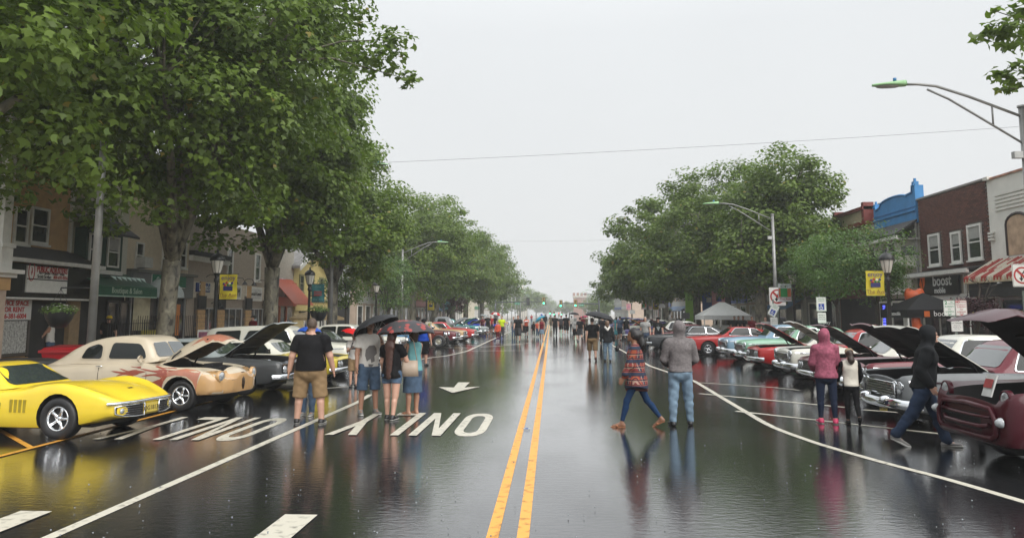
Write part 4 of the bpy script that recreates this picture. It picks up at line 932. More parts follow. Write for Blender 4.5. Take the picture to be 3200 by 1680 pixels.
# ================================================================== STREET FURNITURE
POLE = mat('aluminium_pole', (.27,.27,.26), rough=.45, metal=.5, var=.2, scale=3)
GRNL = mat('pale_green_lamp_head', (.28,.5,.24), rough=.4, var=.05)
def cobra(x, y, h, label, arm=2.9, s=None, group='cobra head street lamps'):
    s = s or (-1 if x > 0 else 1)
    t = thing('street_lamp', label, 'street lamp', (x, y, .1), 0, group)
    mb = MB(); mb.tube([(0,0,0),(0,0,h)], [.115,.075], 12); mb.tube([(0,0,0),(0,0,.12)], [.2,.2], 12); mb.lathe([(.001,.04),(.1,.02),(.1,-.03)], (0,0,h), n=12); mb.build('pole', POLE, t)
    mb = MB(); top = [(s*.05,0,h-.25)]; a = arm
    mb.tube([(s*.05,0,h-.25),(s*a*.45,0,h+.28),(s*a*.72,0,h+.56),(s*a*.88,0,h+.62),(s*a,0,h+.62)], .035, 7)
    mb.tube([(s*.05,0,h-.95),(s*a*.35,0,h-.30),(s*a*.62,0,h+.22),(s*a*.8,0,h+.48)], .028, 6); mb.tube([(s*a*.25,0,h+.03),(s*a*.25,0,h-.5)], .025, 5); mb.build('arm', POLE, t)
    mb = MB(); o = []; ns = 12; K_ = 10; L_ = .85
    for i in range(ns+1):
        f = i/ns; w = .17*math.sin(math.pi*min(.98,.12+f*.86))**.6*(1 if f < .8 else 1-.0*f); hh = .14*(1-f*.75)
        for k in range(K_):
            an = 2*math.pi*k/K_; zz = math.sin(an); o.append((s*(a-.05+f*L_), w*math.cos(an), h+.60+(hh*zz if zz > 0 else .03*zz)))
    mb.add(o, [(i*K_+k, i*K_+(k+1)%K_, (i+1)*K_+(k+1)%K_, (i+1)*K_+k) for i in range(ns) for k in range(K_)]+[tuple(range(K_)), tuple(range(ns*K_, ns*K_+K_))], 0, True); mb.build('lamp_head', GRNL, t)
    mb = MB(); mb.lathe([(.001,-.055),(.12,-.04),(.14,-.01)], (s*(a+.42),0,h+.585), n=12); mb.v = [((p[0]-s*(a+.42))*2.2+s*(a+.42), p[1], p[2]) for p in mb.v]; mb.build('lens', mat('lamp_lens', (.3,.3,.27), rough=.2), t)
    mb = MB(); mb.tube([(s*(a+.22),0,h+.70),(s*(a+.22),0,h+.79)], .045, 8); mb.build('photocell', mat('blue_photocell', (.02,.15,.35), rough=.3), t)
    mb = MB(); mb.bb(s*.08,s*.3,-.07,.07,h-1.35,h-1.18); mb.build('bracket_box', STEEL, t)
    return t
cobra(12.05, 19.8, 7.15, 'tall street lamp with green head at the right edge of the photo')
cobra(12.0, 41.9, 7.2, 'tall street lamp with green head against the right trees')
cobra(-12.0, 61.7, 7.0, 'tall street lamp with green head between the two left tree groups')
cobra(-12.0, 19.7, 10.5, 'thick street lamp pole rising into the leaves at the left, behind the cream coupe', arm=2.2)
cobra(-12.0, 41.6, 9.5, 'grey pole rising into the leaves beside the grey siding house', arm=2.2)
cobra(12.0, 66, 6.8, 'pale pole standing left of the white tent', arm=2.2)
cobra(-12.0, 86, 7.2, 'street lamp pole carrying the light blue banner in the far left row', arm=2.4); cobra(12.0, 92, 7.2, 'street lamp poking out of the left edge of the far right trees', arm=3.4)
for k in range(11):
    y = 182+22*k
    OR_ = ['nearest','second','third','fourth','fifth','sixth','seventh','eighth','ninth','tenth','farthest']
    cobra(-11.5, y, 7.6, OR_[k]+' of the receding street lamps past the crossing on the left', group='receding street lamps past the crossing on the left')
    if k < 7: cobra(13, y+8, 7.6, (OR_[k] if k < 6 else 'farthest')+' of the receding street lamps past the crossing on the right', group='receding street lamps past the crossing on the right')
LG = mat('lantern_glass', (.6,.58,.52), rough=.25, var=.05)
def lantern(x, y, label, h=3.75, banner=None, side=None):
    t = thing('lamp_post', label, 'lamp post', (x, y, .1), 0, 'black lantern lamp posts along the kerbs')
    mb = MB(); mb.lathe([(.24,0),(.24,.12),(.17,.2),(.14,.55),(.1,.65),(.085,.9),(.07,1.0),(.06,h-.75),(.1,h-.72),(.1,h-.62),(.06,h-.58),(.09,h-.5),(.13,h-.42)], n=12); mb.build('post', BLACKM, t)
    mb = MB(); mb.lathe([(.13,h-.42),(.19,h-.2),(.235,h+.03)], n=14); mb.build('lantern', LG, t)
    mb = MB(); mb.lathe([(.26,h+.02),(.27,h+.07),(.24,h+.16),(.14,h+.26),(.05,h+.3),(.03,h+.36),(.05,h+.4),(.001,h+.44)], n=14)
    for k in range(8):
        an = math.pi*k/4; c, s_ = math.cos(an), math.sin(an); mb.tube([(.135*c,.135*s_,h-.42),(.195*c,.195*s_,h-.2),(.24*c,.24*s_,h+.03)], .008, 4)
    mb.build('lantern_cap', BLACKM, t)
    if banner:
        kind, sd, zb = banner
        st_banner(t, kind, sd, zb)
    return t
YB = mat('yellow_banner', (.62,.52,.03), rough=.5, var=.04); TB_ = mat('teal_banner', (.03,.15,.16), rough=.5); PB = mat('pink_banner', (.65,.3,.32), rough=.5); BB_ = mat('light_blue_banner', (.25,.55,.6), rough=.5); WBN = mat('white_banner', (.6,.65,.66), rough=.5)
PUR = mat('purple_print', (.06,.03,.2), rough=.5, var=0); BRN = mat('brown_print', (.25,.12,.03), rough=.5, var=0)
def st_banner(t, kind, sd, zb, w=.64, h=.88):
    m = {'yellow': YB, 'teal': TB_, 'pink': PB, 'blue': BB_, 'white': WBN}[kind]
    x0 = .12*sd; x1 = (.12+w)*sd; xm = (x0+x1)/2
    mb = MB(); mb.tube([(0,0,zb+h+.02),(x1+.05*sd,0,zb+h+.02)], .012, 5); mb.tube([(0,0,zb-.02),(x1+.05*sd,0,zb-.02)], .012, 5); mb.build('banner_rod', BLACKM, t)
    p = []
    nx, nz = 6, 8
    for j in range(nz+1):
        for i in range(nx+1): p.append((x0+(x1-x0)*i/nx, .025*math.sin(i*1.1+j*.7), zb+h*j/nz))
    mb = MB(); mb.add(p, [(j*(nx+1)+i, j*(nx+1)+i+1, (j+1)*(nx+1)+i+1, (j+1)*(nx+1)+i) for j in range(nz) for i in range(nx)], 0, True); bn = mb.build('banner', m, t)
    y = -.034
    def tx(s, sz, z, mm): text('lettering', s, sz, mm, bn, (xm, y, z), (math.pi/2, 0, 0), ext=.001)
    if kind == 'yellow':
        tx('enjoy', .24, zb+h*.86, PUR); tx('The Ave', .19, zb+h*.16, BRN)
        mb = MB(); mb.bb(xm-.17,xm+.17,y-.006,y,zb+h*.34,zb+h*.52); mb.build('basket_print', mat('indigo_print', (.02,.02,.12), rough=.5), bn)
        for i, (dx, dz, c) in enumerate(((-.15,.62,0),(-.05,.66,1),(.05,.63,2),(.15,.65,0),(0,.57,3),(-.11,.56,1),(.12,.57,3))):
            mb = MB(); mb.lathe([(.001,-.004),(.045,-.003),(.045,.0)], (xm+dx,y-.008,zb+h*dz), axis='Y', n=8); mb.build('flower_print', [PUR, TXRED, mat('white_print', (.7,.7,.6), rough=.5), mat('green_print', (.05,.2,.05), rough=.5)][c], bn)
        mb = MB(); mb.bb(xm-.26,xm-.06,y-.005,y,zb+h*.07,zb+h*.085); mb.bb(xm+.05,xm+.26,y-.005,y,zb+h*.07,zb+h*.085); mb.build('underline_print', BRN, bn)
    elif kind == 'white':
        tx('shop', .2, zb+h*.88, mat('grey_print', (.2,.25,.25), rough=.5)); tx('The Ave', .16, zb+h*.14, TXRED)
        mb = MB(); mb.bb(x0+.03*sd,xm-.12*sd,y-.005,y,zb+h*.26,zb+h*.74); mb.bb(xm+.22*sd,x1-.02*sd,y-.005,y,zb+h*.26,zb+h*.74); mb.build('orange_print', mat('orange_print', (.5,.13,.04), rough=.5), bn)
        mb = MB(); mb.bb(xm-.12*sd,xm+.22*sd,y-.005,y,zb+h*.26,zb+h*.74); mb.build('green_print', mat('shop_green_print', (.02,.25,.06), rough=.5), bn)
    else:
        mm = mat('banner_ink_'+kind, {'teal': (.15,.3,.3), 'pink': (.35,.2,.4), 'blue': (.05,.25,.4)}[kind], rough=.5, var=0)
        tx('dine' if kind == 'teal' else 'visit', .2, zb+h*.86, mm); tx('The Ave', .15, zb+h*.14, mm)
        mb = MB()
        for i in range(3): mb.bb(xm-.2,xm+.2,y-.005,y,zb+h*(.36+.1*i),zb+h*(.40+.1*i))
        mb.build('picture_print', mm if kind != 'teal' else TXRED, bn)
lantern(-12, 27.1, 'black lamp post with the yellow enjoy banner on the left', banner=('yellow', 1, 2.4))
lantern(-12, 37.8, 'black lamp post with the teal banner by the yellow gable house', banner=('teal', 1, 2.45))
lantern(-12, 52.5, 'black lamp post between the two small green trees on the left')
lantern(12, 28.1, 'black lamp post with the yellow enjoy banner on the right', banner=('yellow', -1, 2.52))
lantern(12, 38.8, 'black lamp post with the white shop banner on the right', banner=('white', -1, 2.47))
lantern(12, 57, 'black lamp post with the teal banner left of the white tent', banner=('teal', -1, 2.2)); lantern(12, 86, 'black lamp post with the yellow banner in the far right row', banner=('yellow', -1, 2.3))
lantern(12, 97, 'black lamp post with the white banner in the far right row', banner=('white', -1, 2.4)); lantern(12, 116, 'black lamp post with the pink banner in the far right row', banner=('pink', -1, 2.4))
lantern(-12, 74, 'black lamp post with the yellow banner in the far left row', banner=('yellow', 1, 2.2)); lantern(-12, 96, 'black lamp post with the pink banner in the far left row', banner=('pink', 1, 2.3)); lantern(-12, 128, 'farthest black lamp post on the left before the crossing')
_t = [o for o in COL.objects if o.get('label','').startswith('street lamp pole carrying')][0]; st_banner(_t, 'blue', 1, 2.3)
# hanging baskets
PET = [mat('white_petal', (.7,.7,.65), rough=.5, var=0)]
def basket(x, y, z, label, s=1.0, white=True):
    t = thing('hanging_basket', label, 'flower basket', (x, y, z), 0, 'hanging flower baskets')
    MB().lathe([(.02*s,-.28*s),(.16*s,-.26*s),(.27*s,-.08*s),(.31*s,.06*s),(.31*s,.08*s)], n=14).build('pot', mat('black_pot', (.012,.012,.013), rough=.4), t)
    mb = MB(); 
    for k in range(3): mb.tube([(.3*s*math.cos(k*2.1),.3*s*math.sin(k*2.1),.08*s),(0,0,.6*s)], .006, 3)
    mb.build('hanger', BLACK, t)
    n = 500; d = nr.normal(size=(n,3)); d /= np.linalg.norm(d, axis=1, keepdims=True); p = d*np.array([.42,.42,.16])*s*(nr.random(n)**.4)[:,None]+np.array([0,0,.13*s])
    leaves('foliage', p, d+np.array([0,0,.6]), .06*s, L4, LEAF4, nr.random(n)*.8, t)
    if white:
        mb = MB()
        for k in range(34):
            a = rng.random()*6.28; r = .42*s*rng.random()**.5; c = Vector((r*math.cos(a), r*math.sin(a), .2*s+.1*s*rng.random()-.1*(r/.42)))
            mb.lathe([(.001,0),(.028,.012),(.001,.016)], c, n=5)
        o = mb.build('blossoms', PET[0], t); o['kind'] = 'stuff'
    a_ = -1 if x < 0 else 1
    return t
x_, z_ = atY(185, 985, 19.6); basket(x_, 19.6, z_, 'hanging basket of white flowers beside the thick left pole', 1.15)
MB().tube([(-12.0,19.7,z_+.72),(x_,19.6,z_+.72),(x_,19.6,z_+.66)], .02, 6).build('basket_bracket', BLACKM, [o for o in COL.objects if o.get('label','').startswith('thick street lamp')][0], loc=(12.0,-19.7,-.1))
x_, z_ = atY(996, 978, 37.6); basket(x_, 37.6, z_, 'dark hanging basket beside the teal banner', 1.4, False)
MB().tube([(-12,37.8,z_+.84),(x_,37.6,z_+.84)], .02, 6).build('basket_bracket', BLACKM, [o for o in COL.objects if 'teal banner by the yellow' in o.get('label','')][0], loc=(12,-37.8,-.1))
x_, z_ = atY(2086, 972, 86); basket(x_, 86, z_, 'dark hanging basket on the far right lamp post', 1.5, False)
# signs
SPOST = mat('green_u_post', (.12,.15,.13), rough=.5)
def sign_post(x, y, h, label, rz=0):
    t = thing('street_sign', label, 'sign', (x, y, .1), rz); mb = MB(); mb.box((0,0,h/2), (.06,.035,h)); mb.build('post', SPOST, t); return t
def plate(t, w, h, z, m=None, tilt=0, x=0, border=None, r=.03):
    mb = MB(); pts = []
    for cx, cz, a0 in ((w/2-r,h/2-r,0),(-w/2+r,h/2-r,90),(-w/2+r,-h/2+r,180),(w/2-r,-h/2+r,270)):
        for i in range(4): a = R(a0+30*i); pts.append((cx+r*math.cos(a), cz+r*math.sin(a)))
    M = Matrix.Translation((x,-.03,z)) @ Matrix.Rotation(tilt,4,'Y') @ Matrix.Rotation(math.pi/2,4,'X')
    mb.prism(pts, 0, .006, M); p = mb.build('plate', m or SIGNW, t)
    if border:
        mb = MB(); q_ = [(a*.95, b_*.965) for a, b_ in pts]; q2 = [(a*.92, b_*.94) for a, b_ in pts]; nn = len(pts)
        mb.add([M @ Vector((a, b_, .008)) for a, b_ in q_]+[M @ Vector((a, b_, .008)) for a, b_ in q2], [(i,(i+1)%nn,(i+1)%nn+nn,i+nn) for i in range(nn)]); mb.build('border', border, p)
    return p, M
def ptext(p, M, s, size, x, z, m, **k):
    me = text_mesh(s, size, ext=.001, **k); me.materials.clear(); me.materials.append(m); me.transform(M @ Matrix.Translation((x, z, .009))); return link('lettering', me, p)
GRT = mat('green_lettering', (.02,.25,.1), rough=.5, var=0)
Y_ = 22.2; x_ = atY(2986, 1000, Y_)[0]
t = sign_post(x_, Y_, 2.35, 'parking time sign post with green, red and no littering plates on the right kerb', rz=R(-8))
sc_ = Y_/2400
z1 = atY(2985, 962, Y_)[1]-.1
p, M = plate(t, .29, .43, z1, border=GRT, x=-.15); ptext(p, M, '2', .13, -.08, .145, GRT, bold=.004); ptext(p, M, 'HR', .05, .06, .165, GRT); ptext(p, M, 'PARKING', .04, .05, .12, GRT); ptext(p, M, '8:00AM', .07, 0, .04, GRT); ptext(p, M, 'TO', .06, 0, -.035, GRT); ptext(p, M, '5:00PM', .07, 0, -.105, GRT); ptext(p, M, '↔', .1, 0, -.17, GRT)
p, M = plate(t, .29, .43, z1, border=TXRED, x=.155); ptext(p, M, 'NO', .07, -.085, .165, TXRED, bold=.004); ptext(p, M, 'PARKING', .045, .045, .165, TXRED); ptext(p, M, 'THURSDAY', .05, 0, .09, TXRED); ptext(p, M, '2:00AM', .07, 0, .03, TXRED); ptext(p, M, 'TO', .06, 0, -.04, TXRED); ptext(p, M, '6:00AM', .07, 0, -.11, TXRED); ptext(p, M, '↔', .1, 0, -.17, TXRED)
p, M = plate(t, .3, .4, z1-.45, border=TXBLK, x=.02); ptext(p, M, 'NO', .1, 0, .12, TXBLK, bold=.005); ptext(p, M, 'LITTERING', .055, 0, .035, TXBLK); ptext(p, M, 'Minimum fine', .03, 0, -.03, TXBLK); ptext(p, M, 'By order of City', .03, 0, -.075, TXBLK); ptext(p, M, 'Police Dept', .03, 0, -.12, TXBLK)
def noturn(t, p, M, s=.3):
    mb = MB(); n = 24; ro, ri = s, s*.8
    mb.add([M @ Vector((ro*math.cos(2*math.pi*k/n), ro*math.sin(2*math.pi*k/n), .008)) for k in range(n)]+[M @ Vector((ri*math.cos(2*math.pi*k/n), ri*math.sin(2*math.pi*k/n), .008)) for k in range(n)], [(k,(k+1)%n,(k+1)%n+n,k+n) for k in range(n)])
    d = s*.57; w = s*.1
    mb.add([M @ Vector(q_) for q_ in ((-d-w,d-w,.0095),(-d+w,d+w,.0095),(d+w,-d+w,.0095),(d-w,-d-w,.0095))], [(0,1,2,3)]); mb.build('ring', TXRED, p)
    mb = MB(); 
    for poly in ([(-.22,-.55),(-.05,-.55),(-.05,.05),(-.22,.05)],[(-.36,-.05),(.09,-.05),(-.13,-.42)][0:0] or [(-.4,-.3),(.1,-.3),(-.15,-.72)],[(-.22,.05),(-.05,.05),(.3,.35),(.2,.5)],[(.1,.55),(.5,.5),(.4,.1)]):
        mb.add([M @ Vector((a*s, b_*s, .009)) for a, b_ in poly], [tuple(range(len(poly)))])
    mb.build('arrow', TXBLK, p)
t = sign_post(*ground(3218,1180), 2.6, 'no turn sign cut by the right edge of the photo'); 
X_, Y_ = t.location.x, t.location.y; zz = atY(3215, 860, Y_)[1]-.1; p, M = plate(t, .62, .72, zz, border=TXBLK); noturn(t, p, M, .27)
# signs on the second right lamp pole and along the kerb
t = sign_post(atY(2432,1000,41.3)[0], 41.3, 3.6, 'no turn sign in front of the second right street lamp'); zz = atY(2425,926,41.3)[1]-.1; p, M = plate(t, .85, .95, zz); noturn(t, p, M, .38)
WBLU = mat('wheelchair_blue', (.02,.06,.35), rough=.5, var=0)
def disabled(x, y, u, v, v2, label, tilt=0):
    t = sign_post(x, y, 2.55, label); zz = atY(u, v, y)[1]-.1
    p, M = plate(t, .38, .56, zz, border=GRT, tilt=tilt); ptext(p, M, 'RESERVED', .055, 0, .2, GRT); ptext(p, M, 'PARKING', .055, 0, .13, GRT)
    mb = MB(); mb.add([M @ Vector(q_) for q_ in ((-.11,-.22,.008),(.11,-.22,.008),(.11,.02,.008),(-.11,.02,.008))], [(0,1,2,3)]); mb.build('blue_panel', WBLU, p)
    mb = MB(); n = 14; 
    mb.add([M @ Vector((-.01+.065*math.cos(a), -.14+.065*math.sin(a), .0095)) for a in np.linspace(R(120),R(400),n)]+[M @ Vector((-.01+.045*math.cos(a), -.14+.045*math.sin(a), .0095)) for a in np.linspace(R(120),R(400),n)], [(k,k+1,k+1+n,k+n) for k in range(n-1)])
    for poly in ([(-.025,-.13),(0,-.13),(0,-.04),(-.025,-.04)],[(-.025,-.13),(.05,-.13),(.05,-.11),(-.025,-.11)],[(-.03,-.03),(.005,-.03),(.005,0),(-.03,0)]): mb.add([M @ Vector((a,b_,.0097)) for a, b_ in poly], [tuple(range(4))])
    mb.build('wheelchair_symbol', TXWHT, p)
    p, M = plate(t, .32, .4, zz-.53); ptext(p, M, 'PENALTY', .06, 0, .1, TXBLK); ptext(p, M, '$250 FINE', .055, 0, .02, TXBLK); ptext(p, M, 'TOW-AWAY', .05, 0, -.06, TXBLK)
x_, _z = atY(2568, 1000, 31.0); disabled(x_, 31.0, 2567, 950, 980, 'upright disabled parking sign in front of the right locust tree')
x_, _z = atY(2418, 1000, 37.0); disabled(x_, 37.0, 2418, 969, 990, 'tilted disabled parking sign beside the white shop banner', tilt=R(28))
for (u, v, Y_, kind, lb) in ((2028,974,86,'white','small white parking sign in the far right row, right of the grey tree trunk'),(1976,974,92,'white','small white parking sign in the far right row, left of the grey tree trunk'),(2069,955,78,'grey','grey backed sign beside the far right lamp post'),(2142,986,58,'grey','pale sign plate near the far right tent')):
    x_, z_ = atY(u, v, Y_); t = sign_post(x_, Y_, z_+.2, lb); plate(t, .62, .45, z_-.1, m=SIGNW if kind == 'white' else mat('grey_sign_back', (.3,.3,.3), rough=.4))
# traffic signals
HOUS = mat('signal_yellow', (.45,.3,.03), rough=.5); HB = mat('signal_black', (.012,.015,.014), rough=.5); MAST = mat('dark_mast', (.04,.05,.055), rough=.4)
GL = mat('green_light', (.02,.6,.35), rough=.3, emit=(.03,1,.55), estr=2.2, var=0); OFFL = mat('unlit_lens', (.05,.015,.01), rough=.3, var=0); RL = mat('red_light', (.8,.05,.03), rough=.3, emit=(1,.08,.05), estr=1.8, var=0); STG = mat('street_name_green', (.01,.2,.1), rough=.5)
def sig_head(t, x, z, y=-.2, s=1.0, back=False, lit=2, lm=None):
    mb = MB(); mb.box((x,y,z), (.5*s,.25,1.4*s)); h = mb.build('signal_head', HB if back else HOUS, t)
    mb = MB(); mb.box((x+.12*s,y+.25,z-.05), (.56*s,.05,1.5*s)); mb.build('backplate', HB, h)
    if not back:
        for i in range(3):
            zz = z+(.45-.45*i)*s; MB().lathe([(.001,-.15),(.18*s,-.14),(.18*s,-.1)], (x,y,zz), axis='Y', n=12).build('lens', (lm or GL) if i == lit else OFFL, h)
            mb = MB(); mb.tube([(x+.2*s*math.cos(a), y-.25, zz+.2*s*math.sin(a)) for a in np.linspace(0, math.pi, 7)], .02, 4, cap=False); mb.build('visor', HB, h)
def mast(Y_, up, sgn, varm, uend, heads, name_u, label, vtop=None):
    x0, zarm = atY(up, varm, Y_); t = thing('traffic_signal', label, 'traffic signal', (x0, Y_, .1)); zl = zarm-.1
    zt = (atY(up, vtop, Y_)[1] if vtop else zarm+.6)
    MB().tube([(0,0,0),(0,0,zt)], [.2,.14], 10).build('pole', MAST, t)
    xe = atY(uend, varm-3, Y_)[0]-x0; MB().tube([(0,0,zl),(xe*.5,0,zl+.1),(xe,0,zl+.12)], [.14,.1,.06], 8).build('mast_arm', MAST, t)
    for (u, v, back) in heads: x_, z_ = atY(u, v, Y_); sig_head(t, x_-x0, z_-.1, back=back)
    x_, z_ = atY(*name_u, Y_); mb = MB(); mb.box((x_-x0,-.1,z_-.1), (1.1,.04,.45)); sn = mb.build('street_name_sign', STG, t); text('lettering', 'EAST AVE', .2, TXWHT, sn, (x_-x0,-.13,z_-.1), (math.pi/2,0,0), ext=.001)
    if vtop: MB().tube([(0,0,zt-.3),(sgn*2.6,0,zt-.25)], .05, 5).build('lamp_arm', MAST, t); MB().box((sgn*2.9,0,zt-.25),(.8,.25,.1)).build('lamp_head', MAST, t)
    return t
mast(158, 1548, 1, 944, 1694, [(1649,941,True),(1699,940,False)], (1617,948), 'left traffic signal mast whose arm carries one green lit head')
mast(158, 1872, -1, 949, 1757, [(1752,948,False),(1798,947,False)], (1816,953), 'right traffic signal mast with two green lit heads and a flat lamp arm', vtop=916)
for (u, v, Y_, lm, lb) in ((1719,975,300,GL,'tiny far green traffic light left of the road end'),(1731,978,310,GL,'tiny far green traffic light at the road end'),(1746,982,330,RL,'tiny far red traffic light'),(1755,979,330,GL,'tiny far green traffic light right of the red one')):
    x_, z_ = atY(u, v, Y_); t = thing('traffic_light', lb, 'traffic light', (x_, Y_, 0)); MB().tube([(0,.2,0),(0,.2,z_+.6)], .12, 6).build('pole', MAST, t); sig_head(t, 0, z_, s=1.1, lm=lm, lit=0 if lm is RL else 2)
# overhead cables
def cable(p0, p1, sag, label, r=.004):
    a, b_ = Vector(p0), Vector(p1); pts = [a.lerp(b_, i/24)-Vector((0,0,sag*4*(i/24)*(1-i/24))) for i in range(25)]
    MB().tube(pts, r, 4).build('overhead_cable', BLACK, label=label, cat='cable')
cable((11.95,19.8,6.72), (-11.95,19.8,5.75), .12, 'thin cable crossing the sky from the right edge street lamp')
cable((11.95,41.9,6.2), (-11.95,41.6,6.0), .2, 'second thin cable crossing between the middle street lamps')
# ================================================================== CARS
def loft_body(st, nx=64, extra_half=None):
    """st: list of (x, halfwidth, z_bottom, z_shoulder, z_valley, z_centre)."""
    x0, x1 = min(s[0] for s in st), max(s[0] for s in st)
    # denser stations at the ends
    t = np.linspace(0, 1, nx); xs = x0+(x1-x0)*(.5-.5*np.cos(np.pi*t))*.6+(x1-x0)*t*.4
    w, zb, zs, zv, zc = crv(st, xs)
    def sect(i):
        W, B, S, V, C = w[i], zb[i], zs[i], zv[i], zc[i]; H = S-B
        P = [(0,B),(W*.6,B),(W*.86,B+.005),(W*.955,B+.03),(W*.985,B+.10*H+.02),(W,B+.35*H),(W*.998,B+.58*H),(W*.985,B+.80*H),(W*.955,B+.93*H),(W*.90,S-.004),(W*.84,S+.2*(V-S)),(W*.74,S+.72*(V-S)),(W*.62,V),(W*.48,V+.45*(C-V)),(W*.28,V+.85*(C-V)),(0,C)]
        return P
    secs = [sect(i) for i in range(nx)]; k = len(secs[0]); n2 = 2*k-2
    vs = []
    for i in range(nx):
        P = secs[i]
        vs += [(xs[i], y, z) for y, z in P] + [(xs[i], -y, z) for y, z in P[-2:0:-1]]
    fs = [(i*n2+j, i*n2+(j+1)%n2, (i+1)*n2+(j+1)%n2, (i+1)*n2+j) for i in range(nx-1) for j in range(n2)]
    fs += [tuple(range(n2))[::-1], tuple(range((nx-1)*n2, nx*n2))]
    top = lambda x, y: (lambda W, S, V, C: (V+(C-V)*max(0,1-(abs(y)/(W*.62))**2) if abs(y) < W*.62 else S+(V-S)*max(0,(W*.9-abs(y))/(W*.28))))(*[float(np.interp(x, xs, a)) for a in (w, zs, zv, zc)])
    half = lambda x: float(np.interp(x, xs, w))
    return vs, fs, top, half
def loft_cab(gh, nx=40):
    """gh: list of (x, z_base, halfwidth_base, z_roof, halfwidth_roof)"""
    x0, x1 = min(s[0] for s in gh), max(s[0] for s in gh); xs = np.linspace(x0, x1, nx)
    zb, wb, zr, wr = crv(gh, xs)
    vs = []; k = 0
    for i in range(nx):
        B, W, Z, Q = zb[i], wb[i], zr[i], wr[i]; H = max(Z-B, .002)
        P = [(0,B),(W,B),(W*.7+Q*.3+.01,B+.3*H),(W*.35+Q*.65+.015,B+.62*H),(Q+.004,B+.86*H),(Q*.955,B+.935*H),(Q*.86,B+.975*H),(Q*.6,B+.992*H),(Q*.3,B+H*.999),(0,B+H)]
        vs += [(xs[i], y, z) for y, z in P]+[(xs[i], -y, z) for y, z in P[-2:0:-1]]; k = len(P)
    n2 = 2*k-2
    fs = [(i*n2+j, i*n2+(j+1)%n2, (i+1)*n2+(j+1)%n2, (i+1)*n2+j) for i in range(nx-1) for j in range(n2)]
    fs += [tuple(range(n2))[::-1], tuple(range((nx-1)*n2, nx*n2))]
    return vs, fs
def mk_mesh(name, vs, fs, mats, ang=38):
    me = bpy.data.meshes.new(name); me.from_pydata(vs, [], fs); me.validate()
    for m in mats: me.materials.append(m)
    fix_normals(me); smooth_angle(me, ang); return me
def boolean(me, cut, op='DIFFERENCE'):
    a = bpy.data.objects.new('a', me); c = bpy.data.objects.new('c', cut); COL.objects.link(a); COL.objects.link(c)
    md = a.modifiers.new('b', 'BOOLEAN'); md.object = c; md.operation = op; md.solver = 'EXACT'; md.material_mode = 'TRANSFER'
    dg = bpy.context.evaluated_depsgraph_get(); r = bpy.data.meshes.new_from_object(a.evaluated_get(dg), depsgraph=dg)
    bpy.data.objects.remove(a); bpy.data.objects.remove(c); smooth_angle(r, 38); return r
def bvh_of(me): return BVHTree.FromPolygons([v.co for v in me.vertices], [p.vertices for p in me.polygons])
def patch(bvh, poly, axis, sgn, off, res=.12):
    """flat outline (2D) laid on a body: axis 'y' -> outline in x,z cast from +-y; axis 'x' -> outline in y,z; axis 'z' -> x,y."""
    P = [Vector(p) for p in poly]
    # subdivide the outline
    Q = []
    for i, p in enumerate(P):
        r = P[(i+1) % len(P)]; k = max(1, int((r-p).length/res))
        Q += [p.lerp(r, j/k) for j in range(k)]
    n = len(Q); xs = [p.x for p in Q]; ys = [p.y for p in Q]; ins = []
    x = min(xs)+res*.53
    while x < max(xs):
        y = min(ys)+res*.47
        while y < max(ys):
            c = False
            for i in range(n):
                a, b_ = Q[i], Q[(i+1) % n]
                if (a.y > y) != (b_.y > y) and x < (b_.x-a.x)*(y-a.y)/(b_.y-a.y)+a.x: c = not c
            if c and min((Vector((x, y))-p).length for p in Q) > res*.3: ins.append(Vector((x, y)))
            y += res
        x += res
    vv, ee, ff, *_ = delaunay_2d_cdt(Q+ins, [(i, (i+1) % n) for i in range(n)], [], 1, 1e-5)
    out = []
    for p in vv:
        if axis == 'y': o, d = Vector((p.x, sgn*3, p.y)), Vector((0, -sgn, 0))
        elif axis == 'x': o, d = Vector((sgn*6+ (0 if sgn > 0 else 0), p.x, p.y)), Vector((-sgn, 0, 0))
        else: o, d = Vector((p.x, p.y, 5)), Vector((0, 0, -1))
        h = bvh.ray_cast(o, d)
        if h[0] is None: h = bvh.find_nearest(o+d*2.2)
        nrm = h[1] if h[1].dot(d) < 0 else -h[1]
        out.append(h[0]-d*off*.6+nrm*off*.4)
    return out, [tuple(f) for f in ff]
def rect_strip(path, w):   # thin outline around a 2D path -> polygon
    P = [Vector(p) for p in path]; l = []; r = []
    for i, p in enumerate(P):
        d = (P[min(i+1, len(P)-1)]-P[max(i-1, 0)]).normalized(); q_ = Vector((-d.y, d.x))*w/2; l.append(p+q_); r.append(p-q_)
    return l+r[::-1]
def round_poly(pts, r=.06, n=4):
    P = [Vector(p) for p in pts]; out = []
    for i, p in enumerate(P):
        a = P[i-1]; b_ = P[(i+1) % len(P)]; da = (a-p); db = (b_-p); ra = min(r, da.length*.45); rb = min(r, db.length*.45)
        s, e = p+da.normalized()*ra, p+db.normalized()*rb
        for k in range(n+1): t = k/n; out.append(s*(1-t)**2+p*2*t*(1-t)+e*t*t)
    return out
